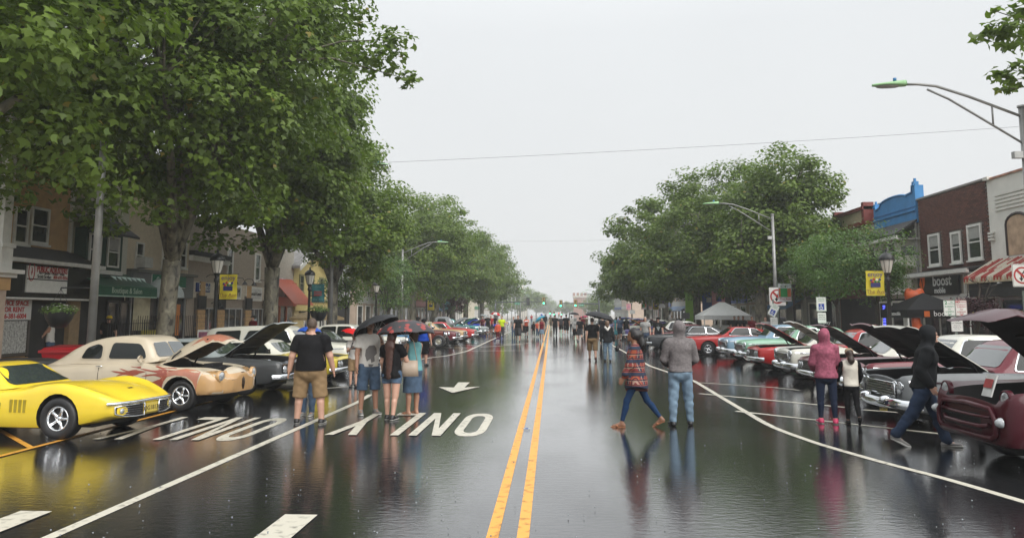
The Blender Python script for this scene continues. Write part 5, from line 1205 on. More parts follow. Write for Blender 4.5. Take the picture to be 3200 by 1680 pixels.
# wheels ------------------------------------------------------------
def wheel_meshes(rad, wid, rim_r, style, tyre='black'):
    mb = MB(); r0 = rim_r
    mb.lathe([(r0,-wid*.42),(r0+.02,-wid*.5),(rad-.05,-wid*.5),(rad-.015,-wid*.42),(rad,-wid*.25),(rad,wid*.25),(rad-.015,wid*.42),(rad-.05,wid*.5),(r0+.02,wid*.5),(r0,wid*.42)], axis='Y', n=30, mi=0)
    if tyre == 'white': mb.lathe([(r0+.012,wid*.5+.003),(rad-.055,wid*.5+.004)], axis='Y', n=30, mi=1); mb.lathe([(rad-.055,-wid*.5-.004),(r0+.012,-wid*.5-.003)], axis='Y', n=30, mi=1)
    t = mb.mesh('tyre', [RUBBER, WHITEWALL])
    mb = MB(); s = wid*.45
    for sg in (1, -1):
        mb.lathe([(r0,-s*.2*sg),(r0,s*.9*sg),(r0-.015,s*sg),(r0-.03,s*.85*sg),(r0-.035,s*.1*sg)], axis='Y', n=30, mi=0)
        if style == 'spoke':
            mb.lathe([(.001,s*.75*sg),(.035,s*.72*sg),(.05,s*.5*sg),(.055,s*.1*sg)], axis='Y', n=12)
            for k in range(5):
                a = 2*math.pi*k/5; c, s_ = math.cos(a), math.sin(a)
                mb.tube([(.03*c, s*.5*sg, .03*s_), (r0*.55*c, s*.42*sg, r0*.55*s_), ((r0-.025)*c, s*.55*sg, (r0-.025)*s_)], [.04,.026,.034], 6, sy=.7)
            mb.lathe([(r0-.035,-s*.3*sg),(.05,-s*.3*sg)], axis='Y', n=20, mi=1)
        elif style == 'disc':
            mb.lathe([(.001,s*.55*sg),(.07,s*.5*sg),(.085,s*.2*sg),(.12,s*.05*sg),(r0-.06,s*.4*sg),(r0-.035,s*.1*sg)], axis='Y', n=24, mi=2)
            for k in range(10):
                a = 2*math.pi*k/10; mb.lathe([(.001,.004),(.013,.003)], (r0*.62*math.cos(a), s*.3*sg, r0*.62*math.sin(a)), axis='Y', n=6, mi=1)
        else:
            mb.lathe([(.001,s*.9*sg),(.06,s*.85*sg),(.10,s*.6*sg),(r0-.04,s*.5*sg),(r0-.03,s*.4*sg)], axis='Y', n=24, mi=0)
    r = mb.mesh('rim', [CHROME, BLACK, mat('cream_wheel_paint', (.55,.52,.42), rough=.4) if style == 'disc' else CHROME]); fix_normals(r)
    return t, r
_W = {}
def get_wheel(*k):
    if k not in _W: _W[k] = wheel_meshes(*k)
    return _W[k]
def add_wheels(t, wb, trk, rad=.33, wid=.22, rim=.19, style='spoke', tyre='black', steer=0, rear=None):
    for (x, s) in ((0,1),(0,-1),(-wb,1),(-wb,-1)):
        rd = rear if (rear and x < 0) else rad
        a, b_ = get_wheel(rd, wid, rim, style, tyre); o = link('wheel', a, t, (x, s*trk, rd), (0,0,steer if x == 0 else 0)); link('rim', b_, o)
def headlamp(t, x, y, z, r, ring=None, dirx=1.0, parent=None, yaw=0):
    rot = Matrix.Rotation(yaw, 4, 'Z').to_3x3()
    mb = MB(); mb.lathe([(r*1.22,-.06),(r*1.2,0),(r*1.05,.012),(r*.98,.0)], (x,y,z), axis='X', n=18, rot=rot); o = mb.build('headlight', ring or CHROME, t)
    mb = MB(); mb.lathe([(r,-.002),(r*.8,.016),(r*.45,.028),(.001,.032)], (x,y,z), axis='X', n=16, rot=rot); mb.build('lens', LAMP, o); return o
def bumper(t, pts, h, th=.05, name='bumper', m=None, conv=.35):    # swept bar along pts (x,y) at height z
    mb = MB(); prof = [(-.0,-h/2),(th*.7,-h*.4),(th,-.12*h),(th,.12*h),(th*.7,h*.4),(0,h/2)]
    P = [Vector((p[0], p[1], p[2])) for p in pts]; n = len(prof); v = []
    for i, p in enumerate(P):
        d = (P[min(i+1, len(P)-1)]-P[max(i-1, 0)]); nrm = Vector((d.y, -d.x, 0)).normalized(); nrm = nrm if nrm.x > -.3 else -nrm
        if len(P) == 2 and nrm.x < 0: nrm = -nrm
        v += [p+nrm*a+Vector((0,0,b_)) for a, b_ in prof]
    mb.add(v, [(i*n+j, i*n+(j+1)%n, (i+1)*n+(j+1)%n, (i+1)*n+j) for i in range(len(P)-1) for j in range(n)]+[tuple(range(n)), tuple(range((len(P)-1)*n, len(P)*n))], 0, True)
    me = mb.mesh(name, m or CHROME); fix_normals(me); me.set_sharp_from_angle(angle=R(60)); return link(name, me, t)
PLY_ = mat('licence_plate_yellow', (.55,.42,.08), rough=.4, var=.05)
def plate_on(t, x, y, z, txt, yaw=0, roll=0):
    p = MB().box((0,0,0), (.012,.30,.15)).build('licence_plate', PLY_, t, loc=(x,y,z), rot=(roll,0,yaw)); text('lettering', txt, .105, TXBLK, p, (.008,0,-.01), (math.pi/2,0,math.pi/2), ext=.001); return p
ENG = mat('engine_metal', (.25,.25,.25), rough=.35, metal=.7, var=.4, scale=9); INT = mat('car_interior', (.02,.02,.022), rough=.7)
UNDER = mat('hood_underside', (.015,.015,.016), rough=.6, var=.3)
def make_car(name, label, loc, rz, body, cab=None, side_glass=(), wind=None, rear_glass=None, colr=None, roofm=None, wb=2.8, trk=.74, wr=.33, ww=.22, rim=.19, wstyle='spoke', tyre='black', arch=None,
             hood=None, group=None, doors=(), lamps=(), lamp_r=.085, bumpers=(), grille=None, chrome_lines=(), well=.40, lowres=False, stripes=(), cat='car', under=None, rear_r=None, glassm=None, trim=None, hingeup=.0, hmat=None):
    t = thing(name, label, cat, (loc[0], loc[1], .0), rz, group)
    vs, fs, top, half = loft_body(body, 44 if lowres else 72)
    me = mk_mesh('body', vs, fs, [colr, BLACK])
    solid = bvh_of(me)
    cutter = MB(); ar = arch or (wr+.05)
    for x in (0, -wb):
        for s in (-1, 1):
            rr = (rear_r or wr)+.05 if x < 0 else ar
            n = 22; v = [(x+rr*math.cos(2*math.pi*k/n), s*yy, (rear_r if (rear_r and x < 0) else wr)+.01+rr*math.sin(2*math.pi*k/n)) for yy in (trk-.22, 1.6) for k in range(n)]
            cutter.add(v, [tuple(range(n)), tuple(range(n, 2*n))[::-1]]+[(k, k+n, (k+1)%n+n, (k+1)%n) for k in range(n)])
    if hood:
        hx0, hx1, hw0, hw1 = hood['x0'], hood['x1'], hood['w0'], hood['w1']   # x0 at cowl (rear), x1 front
        v = [(hx0,-hw0,.36),(hx1,-hw1,.42),(hx1,hw1,.42),(hx0,hw0,.36),(hx0,-hw0,2.2),(hx1,-hw1,2.2),(hx1,hw1,2.2),(hx0,hw0,2.2)]
        cutter.add(v, [(0,3,2,1),(4,5,6,7),(0,1,5,4),(1,2,6,5),(2,3,7,6),(3,0,4,7)])
    cm = bpy.data.meshes.new('cut'); cm.from_pydata(cutter.v, [], cutter.f); cm.materials.append(BLACK); fix_normals(cm)
    me = boolean(me, cm); me.name = 'body'
    bo = link('body', me, t)
    add_wheels(t, wb, trk, wr, ww, rim, wstyle, tyre, rear=rear_r)
    sides = (1, -1)
    if cab:
        vs, fs = loft_cab(cab, 30 if lowres else 48); cme = mk_mesh('roof', vs, fs, [roofm or colr], 45); co = link('roof', cme, t); cb = bvh_of(cme)
        G_ = glassm or CGLASS
        for poly in side_glass:
            pp = round_poly(poly, .07, 3)
            for s in sides:
                v, f = patch(cb, pp, 'y', s, .012, .15); m_ = mk_mesh('side_window', v, f, [SGLASS]); w = link('side_window', m_, t)
                if trim or not lowres:
                    ring = pp+[pp[0]]; c = sum((Vector(p) for p in pp), Vector((0,0)))/len(pp)
                    outer = [c+(p-c)*1.0+(p-c).normalized()*.022 for p in pp]; mbr = MB(); vi = []
                    n = len(pp)
                    for P_ in (pp, outer):
                        for p in P_:
                            h = cb.ray_cast(Vector((p.x, s*3, p.y)), Vector((0,-s,0))); 
                            if h[0] is None: h = cb.find_nearest(Vector((p.x, s*.8, p.y)))
                            vi.append(h[0]+Vector((0,s*.016,0)))
                    mbr.add(vi, [(i, (i+1)%n, (i+1)%n+n, i+n) for i in range(n)]); mbr.build('window_trim', trim or BLACK, w)
        if wind:
            for pp in (wind if isinstance(wind[0][0], (list, tuple)) else [wind]):
                v, f = patch(cb, round_poly(pp, .05, 3), 'x', 1, .012, .15); link('windshield', mk_mesh('windshield', v, f, [G_]), t)
        if rear_glass:
            v, f = patch(cb, round_poly(rear_glass, .05, 3), 'x', -1, .012, .2); link('rear_window', mk_mesh('rear_window', v, f, [G_]), t)
    for path in doors:
        for s in sides:
            v, f = patch(solid, rect_strip(path, .012), 'y', s, .004, .1); link('door_gap', mk_mesh('door_gap', v, f, [BLACK]), t)
    for (path, w, m_) in chrome_lines:
        for s in sides:
            v, f = patch(solid, rect_strip(path, w), 'y', s, .012, .12); link('side_trim', mk_mesh('side_trim', v, f, [m_]), t)
    for (path, m_) in stripes:
        v, f = patch(solid, path, 'z', 1, .004, .15); link('stripe', mk_mesh('stripe', v, f, [m_]), t)
    for (x, y, z) in lamps:
        for s in sides: headlamp(t, x, y*s, z, lamp_r, yaw=s*.06)
    if hood:
        nx, ny = 12, 8; xs = np.linspace(hx0, hx1, nx); v = []; ang = hood['ang']; zc0 = top(hx0, 0)
        crown = hood.get('crown', 0); lip = hood.get('lip', 0); th = .035
        for lay in (0, 1):
            for i, x in enumerate(xs):
                f = (x-hx0)/(hx1-hx0); w = hw0+(hw1-hw0)*f
                for j in range(ny+1):
                    y = -w+2*w*j/ny; z = top(x, y)-zc0+crown*(1-(y/w)**2)*math.sin(math.pi*min(1, f*.9+.1))-lip*max(0, (f-.8)/.2)**2-lay*th*(1 if abs(y) < w*.9 else .4)
                    dx = x-hx0; v.append((hx0+dx*math.cos(ang)-z*math.sin(ang), y, zc0+.03+dx*math.sin(ang)+z*math.cos(ang)))
        m_ = ny+1; N_ = nx*m_; fs = []; mi = []
        for i in range(nx-1):
            for j in range(ny):
                a = i*m_+j; fs.append((a, a+1, a+m_+1, a+m_)); mi.append(0); fs.append((N_+a, N_+a+m_, N_+a+m_+1, N_+a+1)); mi.append(1)
        for i in range(nx-1):
            for j in (0, ny): a = i*m_+j; fs.append((a, a+m_, a+m_+N_, a+N_)); mi.append(0)
        for j in range(ny):
            for i in (0, nx-1): a = i*m_+j; fs.append((a, a+1, a+1+N_, a+N_)); mi.append(0)
        hm = bpy.data.meshes.new('hood'); hm.from_pydata(v, [], fs); hm.materials.append(hmat or colr); hm.materials.append(hood.get('under', UNDER)); hm.polygons.foreach_set('material_index', mi); smooth_angle(hm, 40)
        ho = link('hood', hm, t)
        # ribs under the hood and prop/hinges
        mb = MB(); 
        for fr in (.25, .5, .75):
            x = hx0+(hx1-hx0)*fr; dx = x-hx0; w = (hw0+(hw1-hw0)*fr)*.8; mb.tube([(hx0+dx*math.cos(ang)+.05*math.sin(ang), -w, zc0+dx*math.sin(ang)-.05*math.cos(ang)), (hx0+dx*math.cos(ang)+.05*math.sin(ang), w, zc0+dx*math.sin(ang)-.05*math.cos(ang))], .018, 4)
        mb.build('hood_rib', UNDER, ho)
        for s in sides: MB().tube([(hx0+.12, s*hw0*.88, zc0-.12), (hx0+.22, s*hw0*.9, zc0+.06), (hx0+.42*math.cos(ang), s*hw0*.85, zc0+.38*math.sin(ang))], .02, 5).build('hood_hinge', BLACK, t)
        ex = (hx0+hx1)/2; ez = min(top(ex, 0)-.1, .84)
        mb = MB(); mb.bb(ex-.35, ex+.3, -.22, .22, .4, ez-.18, 0)
        for s in sides: mb.box((ex, s*.24, ez-.16), (.6,.13,.1), rx=s*.5, mi=0); mb.tube([(ex-.3, s*.36, ez-.3),(ex+.2, s*.36, ez-.3)], .05, 6, mi=0)
        mb.tube([(ex+.35, 0, .55),(ex+.5, 0, .55)], .16, 10); mb.box((hx1-.1, 0, .6),(.06, 2*hw1*.8, .34)); o = mb.build('engine', ENG, t)
        MB().lathe([(.001,.03),(.05,.03),(.17,.02),(.18,0),(.18,-.06),(.14,-.07)], (ex-.02,0,ez-.02), n=18).build('air_cleaner', hood.get('ac', CHROME), t)
        mb = MB()
        for k in range(4):
            for s in sides: mb.tube([(ex-.24+k*.15, s*.3, ez-.13),(ex-.24+k*.15, s*.1, ez-.06),(ex-.2, 0, ez-.1)], .01, 4)
        mb.build('hose', BLACK, t)
    if grille: grille(t, top, half)
    for b_ in bumpers: bumper(t, *b_[:2], **(b_[2] if len(b_) > 2 else {}))
    u = under or .22
    MB().bb(-wb-.5, .45, -.62, .62, u-.04, u+.06).build('chassis', BLACK, t)
    return t, top, half, solid

# --- yellow sports car
YELP = paint('sports_car_yellow', (.80,.59,.04))
HDV = R(-7)
ax = (-7.74, 12.95)
def vette_grille(t, top, half):
    # lower black grilles with chrome bar
    for s in (1,-1):
        mb = MB(); v = []
        for (y, z0, z1) in ((s*.20,.35,.535),(s*.38,.35,.53),(s*.60,.37,.53),(s*.71,.41,.52)):
            x = 1.045-.175*(abs(y)/.75)**4; v += [(x, y, z0), (x, y, z1)]
        mb.add(v, [(0,2,3,1),(2,4,5,3),(4,6,7,5)]); g = mb.build('grille', mat('grille_black', (.01,.01,.01), rough=.5), t)
        mb = MB()
        for k in range(4):
            z = .39+.035*k; mb.tube([(1.055-.175*(y/.75)**4, s*y, z) for y in (.22,.3,.45,.6)], .004, 4)
        mb.build('grille_bar', mat('dark_chrome', (.25,.25,.26), rough=.25, metal=1), g)
        mb = MB(); mb.tube([(1.06-.175*(y/.75)**4, s*y, z) for y, z in ((.19,.54),(.4,.535),(.62,.53),(.72,.515),(.715,.41),(.6,.365),(.38,.345),(.19,.345),(.19,.54))], .011, 5); mb.build('grille_surround', CHROME, g)
        MB().lathe([(.045,-.01),(.04,.012),(.001,.02)], (1.055-.175*(.62/.75)**4, s*.62, .45), axis='X', n=10).build('parking_light', LAMP, g)
        mb = MB(); mb.box((.60, s*.80, .47), (.13,.02,.055), rz=-s*.38); mb.build('side_marker', AMBER, t)
        mb = MB()
        for k in range(4): mb.box((-.62-.085*k, s*(half(-.62-.085*k)-.002), .52), (.045,.02,.2), ry=.0)
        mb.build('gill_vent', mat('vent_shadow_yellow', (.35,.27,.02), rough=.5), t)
    plate_on(t, 1.06, .0, .45, 'QG18131')
    mb = MB(); v, f = patch(bvh_of(bpy.data.objects[t.children[0].name].data), [(.62,-.06),(.66,-.06),(.66,.06),(.62,.06)], 'z', 1, .004); link('nose_emblem', mk_mesh('nose_emblem', v, f, [BLACK]), t)
body = [(-3.62,.62,.42,.80,.79,.80),(-3.5,.80,.30,.84,.82,.84),(-3.1,.87,.22,.88,.85,.86),(-2.5,.885,.18,.90,.84,.84),(-2.0,.86,.16,.80,.78,.78),(-1.3,.83,.15,.74,.76,.77),(-.8,.835,.15,.77,.79,.83),(-.3,.86,.16,.86,.81,.86),(0,.885,.17,.885,.80,.86),(.35,.87,.22,.83,.77,.83),(.62,.82,.275,.74,.71,.76),(.85,.74,.335,.64,.63,.67),(.97,.62,.33,.58,.58,.60),(1.0,.5,.36,.565,.565,.58)]
cab = [(-3.45,.72,.55,.84,.34),(-3.0,.74,.60,.92,.44),(-2.5,.76,.66,1.06,.50),(-2.15,.75,.69,1.14,.53),(-1.8,.75,.70,1.165,.53),(-1.5,.75,.70,1.12,.52),(-1.15,.76,.69,.90,.58),(-.98,.78,.66,.80,.60)]
t, top, half, solid = make_car('yellow_sports_car', 'low yellow sports car with chrome front bumper and side gills at the left edge', ax, HDV, body, cab,
    side_glass=([(-2.3,.80),(-1.3,.80),(-1.62,1.08),(-2.2,1.10)],), wind=[(-.63,.825),(.63,.825),(.50,1.11),(-.50,1.11)], colr=YELP, wb=2.49, trk=.75, wr=.335, ww=.24, rim=.2, arch=.385, doors=([(-1.08,.2),(-1.08,.55),(-1.1,.73)],[(-1.9,.2),(-1.92,.76)],),
    grille=vette_grille, group='classic cars backed to the left kerb', trim=BLACK)
bumper(t, [(1.045-.175*(abs(y)/.75)**4, y, .578-.01*abs(y)) for y in np.linspace(-.80,.80,15)], .05, .03)
mb = MB(); sw = Vector((-1.7,.35,.86)); mb.tube([sw+Vector((.05*math.cos(a),.17*math.cos(a),.17*math.sin(a))) for a in np.linspace(0,2*math.pi,15)], .012, 5); mb.build('steering_wheel', BLACK, t)

# --- cream hot rod coupe with flames
CRMP = paint('cream_car_paint', (.52,.45,.34)); PINK = mat('copper_pink_paint', (.42,.17,.11), rough=.3, coat=.5, var=.1); REDF = mat('brick_red_flame', (.30,.07,.045), rough=.3, coat=.4, var=.08)
body = [(-3.78,.35,.48,.70,.70,.70),(-3.7,.58,.36,.78,.78,.78),(-3.4,.78,.27,.86,.88,.90),(-2.9,.90,.22,.88,.93,.97),(-2.3,.90,.2,.90,.96,1.0),(-1.6,.86,.2,.95,.98,1.01),(-1.0,.85,.2,.97,.99,1.03),(-.7,.87,.22,.93,.93,1.03),(-.3,.925,.24,.90,.82,1.0),(0,.945,.26,.885,.80,.97),(.3,.93,.3,.855,.79,.94),(.55,.88,.32,.80,.76,.90),(.72,.78,.33,.72,.70,.86),(.84,.60,.34,.66,.66,.80),(.90,.40,.36,.62,.63,.72)]
cab = [(-3.45,.86,.60,.90,.40),(-3.1,.9,.66,1.06,.48),(-2.7,.92,.70,1.28,.54),(-2.3,.93,.72,1.43,.57),(-1.9,.94,.735,1.505,.58),(-1.5,.95,.74,1.53,.58),(-1.15,.96,.735,1.50,.57),(-.95,.97,.72,1.38,.55),(-.78,.98,.69,1.14,.57),(-.68,1.0,.64,1.05,.57)]
def coupe_front(t, top, half):
    bo = [c for c in t.children if c.name.startswith('body')][0]; bv = bvh_of(bo.data)
    TANP = mat('tan_front_paint', (.50,.30,.13), rough=.25, coat=.8, var=.06)
    # nose colouring: copper then tan panels laid over the front of both fenders
    for s in (1,-1):
        v, f = patch(bv, [(.36,.33),(.62,.34),(.80,.35),(.86,.66),(.70,.80),(.50,.86),(.42,.62)], 'y', s, .009, .05); link('tan_nose_panel', mk_mesh('tan_nose_panel', v, f, [TANP]), t)
    v, f = patch(bv, [(-.62,.36),(.62,.36),(.7,.62),(.5,.72),(0,.76),(-.5,.72),(-.7,.62)], 'x', 1, .011, .05); link('tan_nose_panel', mk_mesh('tan_nose_panel', v, f, [TANP]), t)
    mb = MB()
    for k in range(9):
        y = -.055+k*.0137; mb.tube([(.915-.01*abs(k-4)*.3, y, .40),(.93-.01*abs(k-4)*.3, y, .55),(.89, y, .76)], .0045, 4)
    mb.build('grille', mat('dark_slot', (.04,.025,.015), rough=.5), t)
    for s in (1,-1):
        pp = round_poly([(s*.2,.42),(s*.46,.42),(s*.46,.62),(s*.2,.62)], .06, 4)
        ring = rect_strip(pp+[pp[0]], .012); n = len(pp); v = []
        for P_ in (pp, [Vector((s*.33,.52))+(p-Vector((s*.33,.52)))*.93 for p in pp]):
            for p in P_:
                h = bv.ray_cast(Vector((3, p.x, p.y)), Vector((-1,0,0))); v.append((h[0] if h[0] else Vector((.8,p.x,p.y)))+Vector((.009,0,0)))
        MB().add(v, [(i,(i+1)%n,(i+1)%n+n,i+n) for i in range(n)]).build('grille_opening', mat('tan_shadow_line', (.16,.09,.04), rough=.4), t)
        o = headlamp(t, .79, s*.66, .70, .10, ring=mat('tan_front_paint', (.5,.3,.13)), yaw=s*.1)
        mb = MB(); mb.tube([(-.95, s*.74, 1.0),(-.93, s*.84, 1.03)], .015, 5); mb.lathe([(.001,-.05),(.06,-.03),(.075,0),(.07,.02)], (-.93,s*.9,1.06), axis='X', n=12); mb.build('side_mirror', CRMP, t)
    # flames
    def flame(base, tips, m, s):
        v, f = patch(bv, base, 'y', s, .0055, .05); link('flame', mk_mesh('flame', v, f, [m]), t)
    def tongue(x0, z0, x1, z1, w, curl):   # teardrop lick
        P = []; n = 9
        d = Vector((x1-x0, z1-z0)); nn = Vector((-d.y, d.x)).normalized(); 
        for k in range(n+1):
            f = k/n; c = Vector((x0,z0))+d*f+nn*curl*math.sin(f*math.pi)*w; P.append((c, w*(1-f)**.8*(1+.35*math.sin(f*9))))
        return [tuple(c+nn*r) for c, r in P]+[tuple(c-nn*r) for c, r in P[::-1][1:]]
    for s in (1,-1):
        # copper fender blend
        flame([(-.52,.86),(-.3,.80),(-.08,.84),(.10,.87),(.34,.84),(.44,.80),(.40,.60),(.42,.40),(.39,.36),(.36,.50),(.30,.62),(.15,.72),(-.1,.74),(-.28,.70),(-.38,.62)], None, PINK, s)
        for (x0,z0,x1,z1,w,c) in ((-.30,.80,-.98,.86,.042,.5),(-.30,.72,-.92,.70,.045,-.6),(-.36,.62,-1.0,.56,.045,.6),(-.40,.52,-.92,.44,.045,-.5),(-.42,.42,-.86,.35,.04,.6),(-.40,.33,-.75,.28,.035,.4),(-.1,.84,-.7,.93,.035,.6)): flame(tongue(x0,z0,x1,z1,w,c), None, REDF, s)
        flame([(-.44,.30),(-.40,.45),(-.36,.60),(-.26,.72),(-.30,.80),(-.38,.74),(-.48,.60),(-.52,.44),(-.52,.30)], None, REDF, s)
        for (x0,z0,x1,z1,w,c) in ((-1.02,.78,-1.62,.80,.05,.5),(-1.1,.74,-1.5,.70,.04,-.6),(-.98,.775,-1.45,.86,.035,.7),(-.95,.88,-1.2,.90,.018,.5)): flame(tongue(x0,z0,x1,z1,w,c), None, REDF, s)
        flame([(-.80,.80),(-1.02,.82),(-1.2,.77),(-1.04,.74)], None, REDF, s)
    mb = MB(); mb.bb(.12,.50,-.24,.24,.78,.86); mb.bb(.1,.3,-.2,.2,.86,.93); mb.build('radiator_cover', BLACK, t)
t, top, half, solid = make_car('cream_hot_rod_coupe', 'rounded cream hot rod coupe with red and copper flames and its hood propped open', (-7.50,16.55), R(-7), body, cab,
    side_glass=([(-2.48,1.04),(-1.96,1.04),(-1.98,1.30),(-2.12,1.355),(-2.38,1.27)],[(-1.80,1.045),(-.92,1.05),(-1.0,1.22),(-1.13,1.36),(-1.76,1.38)]), wind=[[(-.57,1.085),(-.02,1.085),(-.02,1.385),(-.48,1.37)],[(.02,1.085),(.57,1.085),(.48,1.37),(.02,1.385)]],
    colr=CRMP, wb=2.86, trk=.76, wr=.32, ww=.22, rim=.20, arch=.385, doors=([(-.82,.3),(-.80,.7),(-.84,.98)],[(-1.90,.3),(-1.92,.98)],),
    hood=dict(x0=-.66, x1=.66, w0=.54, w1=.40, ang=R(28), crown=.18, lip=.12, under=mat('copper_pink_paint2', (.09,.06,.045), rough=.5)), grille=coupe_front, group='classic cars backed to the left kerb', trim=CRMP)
ho = [c for c in t.children if c.name.startswith('hood') and 'hinge' not in c.name][0]; hb = bvh_of(ho.data)
for s in (1,-1):
    xt = -.66+1.32*math.cos(R(25))
    v, f = patch(hb, [(-.05,s*.02),(xt+.08,s*.02),(xt+.06,s*.36),(.30,s*.45),(.12,s*.30),(-.15,s*.36),(.02,s*.2)], 'z', 1, .004, .07); link('copper_flame', mk_mesh('copper_flame', v, f, [PINK]), ho)
MB().tube([(-1.98,.99-.20,.87),(-1.82,.79,.87)], .012, 5).build('door_handle', CHROME, t)
for s in (1,-1): MB().tube([(-1.95,s*.895,.90),(-1.80,s*.895,.90)], .012, 5).build('door_handle', CHROME, t)

# --- generic families ------------------------------------------------
def muscle(name, label, x, y, rz, m, roofm=None, hood=None, lamps4=True, fast=False, grp=None, stripes=(), w=.93, h=0.0, lowres=True, grl=None, cream=False, **k):
    body = [(-3.95,.66,.40,.80,.80,.80),(-3.85,.80,.32,.87,.87,.87),(-3.4,.88,.26,.93,.93,.94),(-2.8,.93,.24,.95,.93,.94),(-2.0,.93,.22,.92,.93,.94),(-1.2,.92,.22,.91,.92,.93),(-.6,.92,.22,.91,.90,.95),(0,.925,.23,.90,.87,.93),(.5,.90,.26,.87,.85,.90),(.80,.86,.32,.84,.82,.86),(.92,.83,.36,.80,.79,.82),(.955,.78,.40,.76,.75,.77)]
    body = [(a, b_*w/.93, c, d, e_, f) for a, b_, c, d, e_, f in body]
    if fast: cab = [(-3.6,.90,.60,.94,.50),(-3.0,.91,.70,1.12,.56),(-2.5,.91,.76,1.27,.58),(-2.0,.91,.78,1.345,.59),(-1.6,.91,.78,1.36,.59),(-1.3,.91,.78,1.33,.58),(-.95,.91,.76,1.10,.60),(-.72,.92,.70,.95,.62)]
    else: cab = [(-3.05,.91,.64,.95,.56),(-2.75,.91,.70,1.12,.57),(-2.45,.91,.75,1.29,.58),(-2.1,.91,.78,1.355,.59),(-1.6,.91,.78,1.37,.59),(-1.3,.91,.78,1.34,.58),(-.95,.91,.76,1.10,.60),(-.72,.92,.70,.95,.62)]
    sg = ([(-2.55,.95),(-1.02,.95),(-1.35,1.27),(-2.25,1.27)],) if not fast else ([(-2.0,.955),(-1.02,.955),(-1.36,1.29),(-1.98,1.30)],[(-2.75,.97),(-2.06,.955),(-2.04,1.29),(-2.3,1.26)])
    def gr(t, top, half):
        mb = MB(); mb.bb(.935,.968,-.72,.72,.52,.74); g = mb.build('grille', mat('grille_black', (.01,.01,.01)), t)
        mb = MB()
        for kk in range(4): mb.bb(.969,.975,-.5,.5,.545+.05*kk,.552+.05*kk)
        for s in (1,-1):
            mb.bb(.968,.98,s*.74-.01,s*.74+.01,.51,.75)
        mb.bb(.968,.98,-.74,.74,.745,.757); mb.bb(.968,.98,-.74,.74,.508,.52); mb.build('grille_bar', CHROME, g)
        mb = MB()
        for s in (1,-1): mb.tube([(-1.0,s*.84,1.0),(-1.0,s*.93,1.02)], .014, 5); mb.box((-1.0,s*1.0,1.05),(.07,.16,.1))
        mb.build('side_mirror', BLACK, t)
        for s in (1,-1): MB().box((.97,s*.58,.43),(.03,.16,.05)).build('turn_signal', AMBER, t)
        if grl: grl(t, top, half)
    lm = [(.975,.62,.63),(.975,.44,.63)] if lamps4 else [(.975,.60,.63)]
    pts = [(.80,-.93,.46),(.96,-.88,.46),(1.03,-.6,.46),(1.05,0,.46),(1.03,.6,.46),(.96,.88,.46),(.80,.93,.46)]
    rp = [(-3.8,-.9,.5),(-4.02,-.6,.5),(-4.04,.6,.5),(-3.8,.9,.5)]
    return make_car(name, label, (x, y), rz, body, cab, side_glass=sg, wind=[(-.62,.985),(.62,.985),(.50,1.27),(-.50,1.27)], rear_glass=None if fast else [(-.52,1.0),(.52,1.0),(.45,1.24),(-.45,1.24)], colr=m, roofm=roofm, wb=2.8, trk=.75, wr=.33, rim=.19,
        lamps=lm, lamp_r=.078, bumpers=((pts, .13),), grille=gr, hood=hood, group=grp, stripes=stripes, lowres=lowres, doors=([(-.80,.3),(-.82,.9)],[(-2.05,.3),(-2.05,.9)]), trim=CHROME, **k)
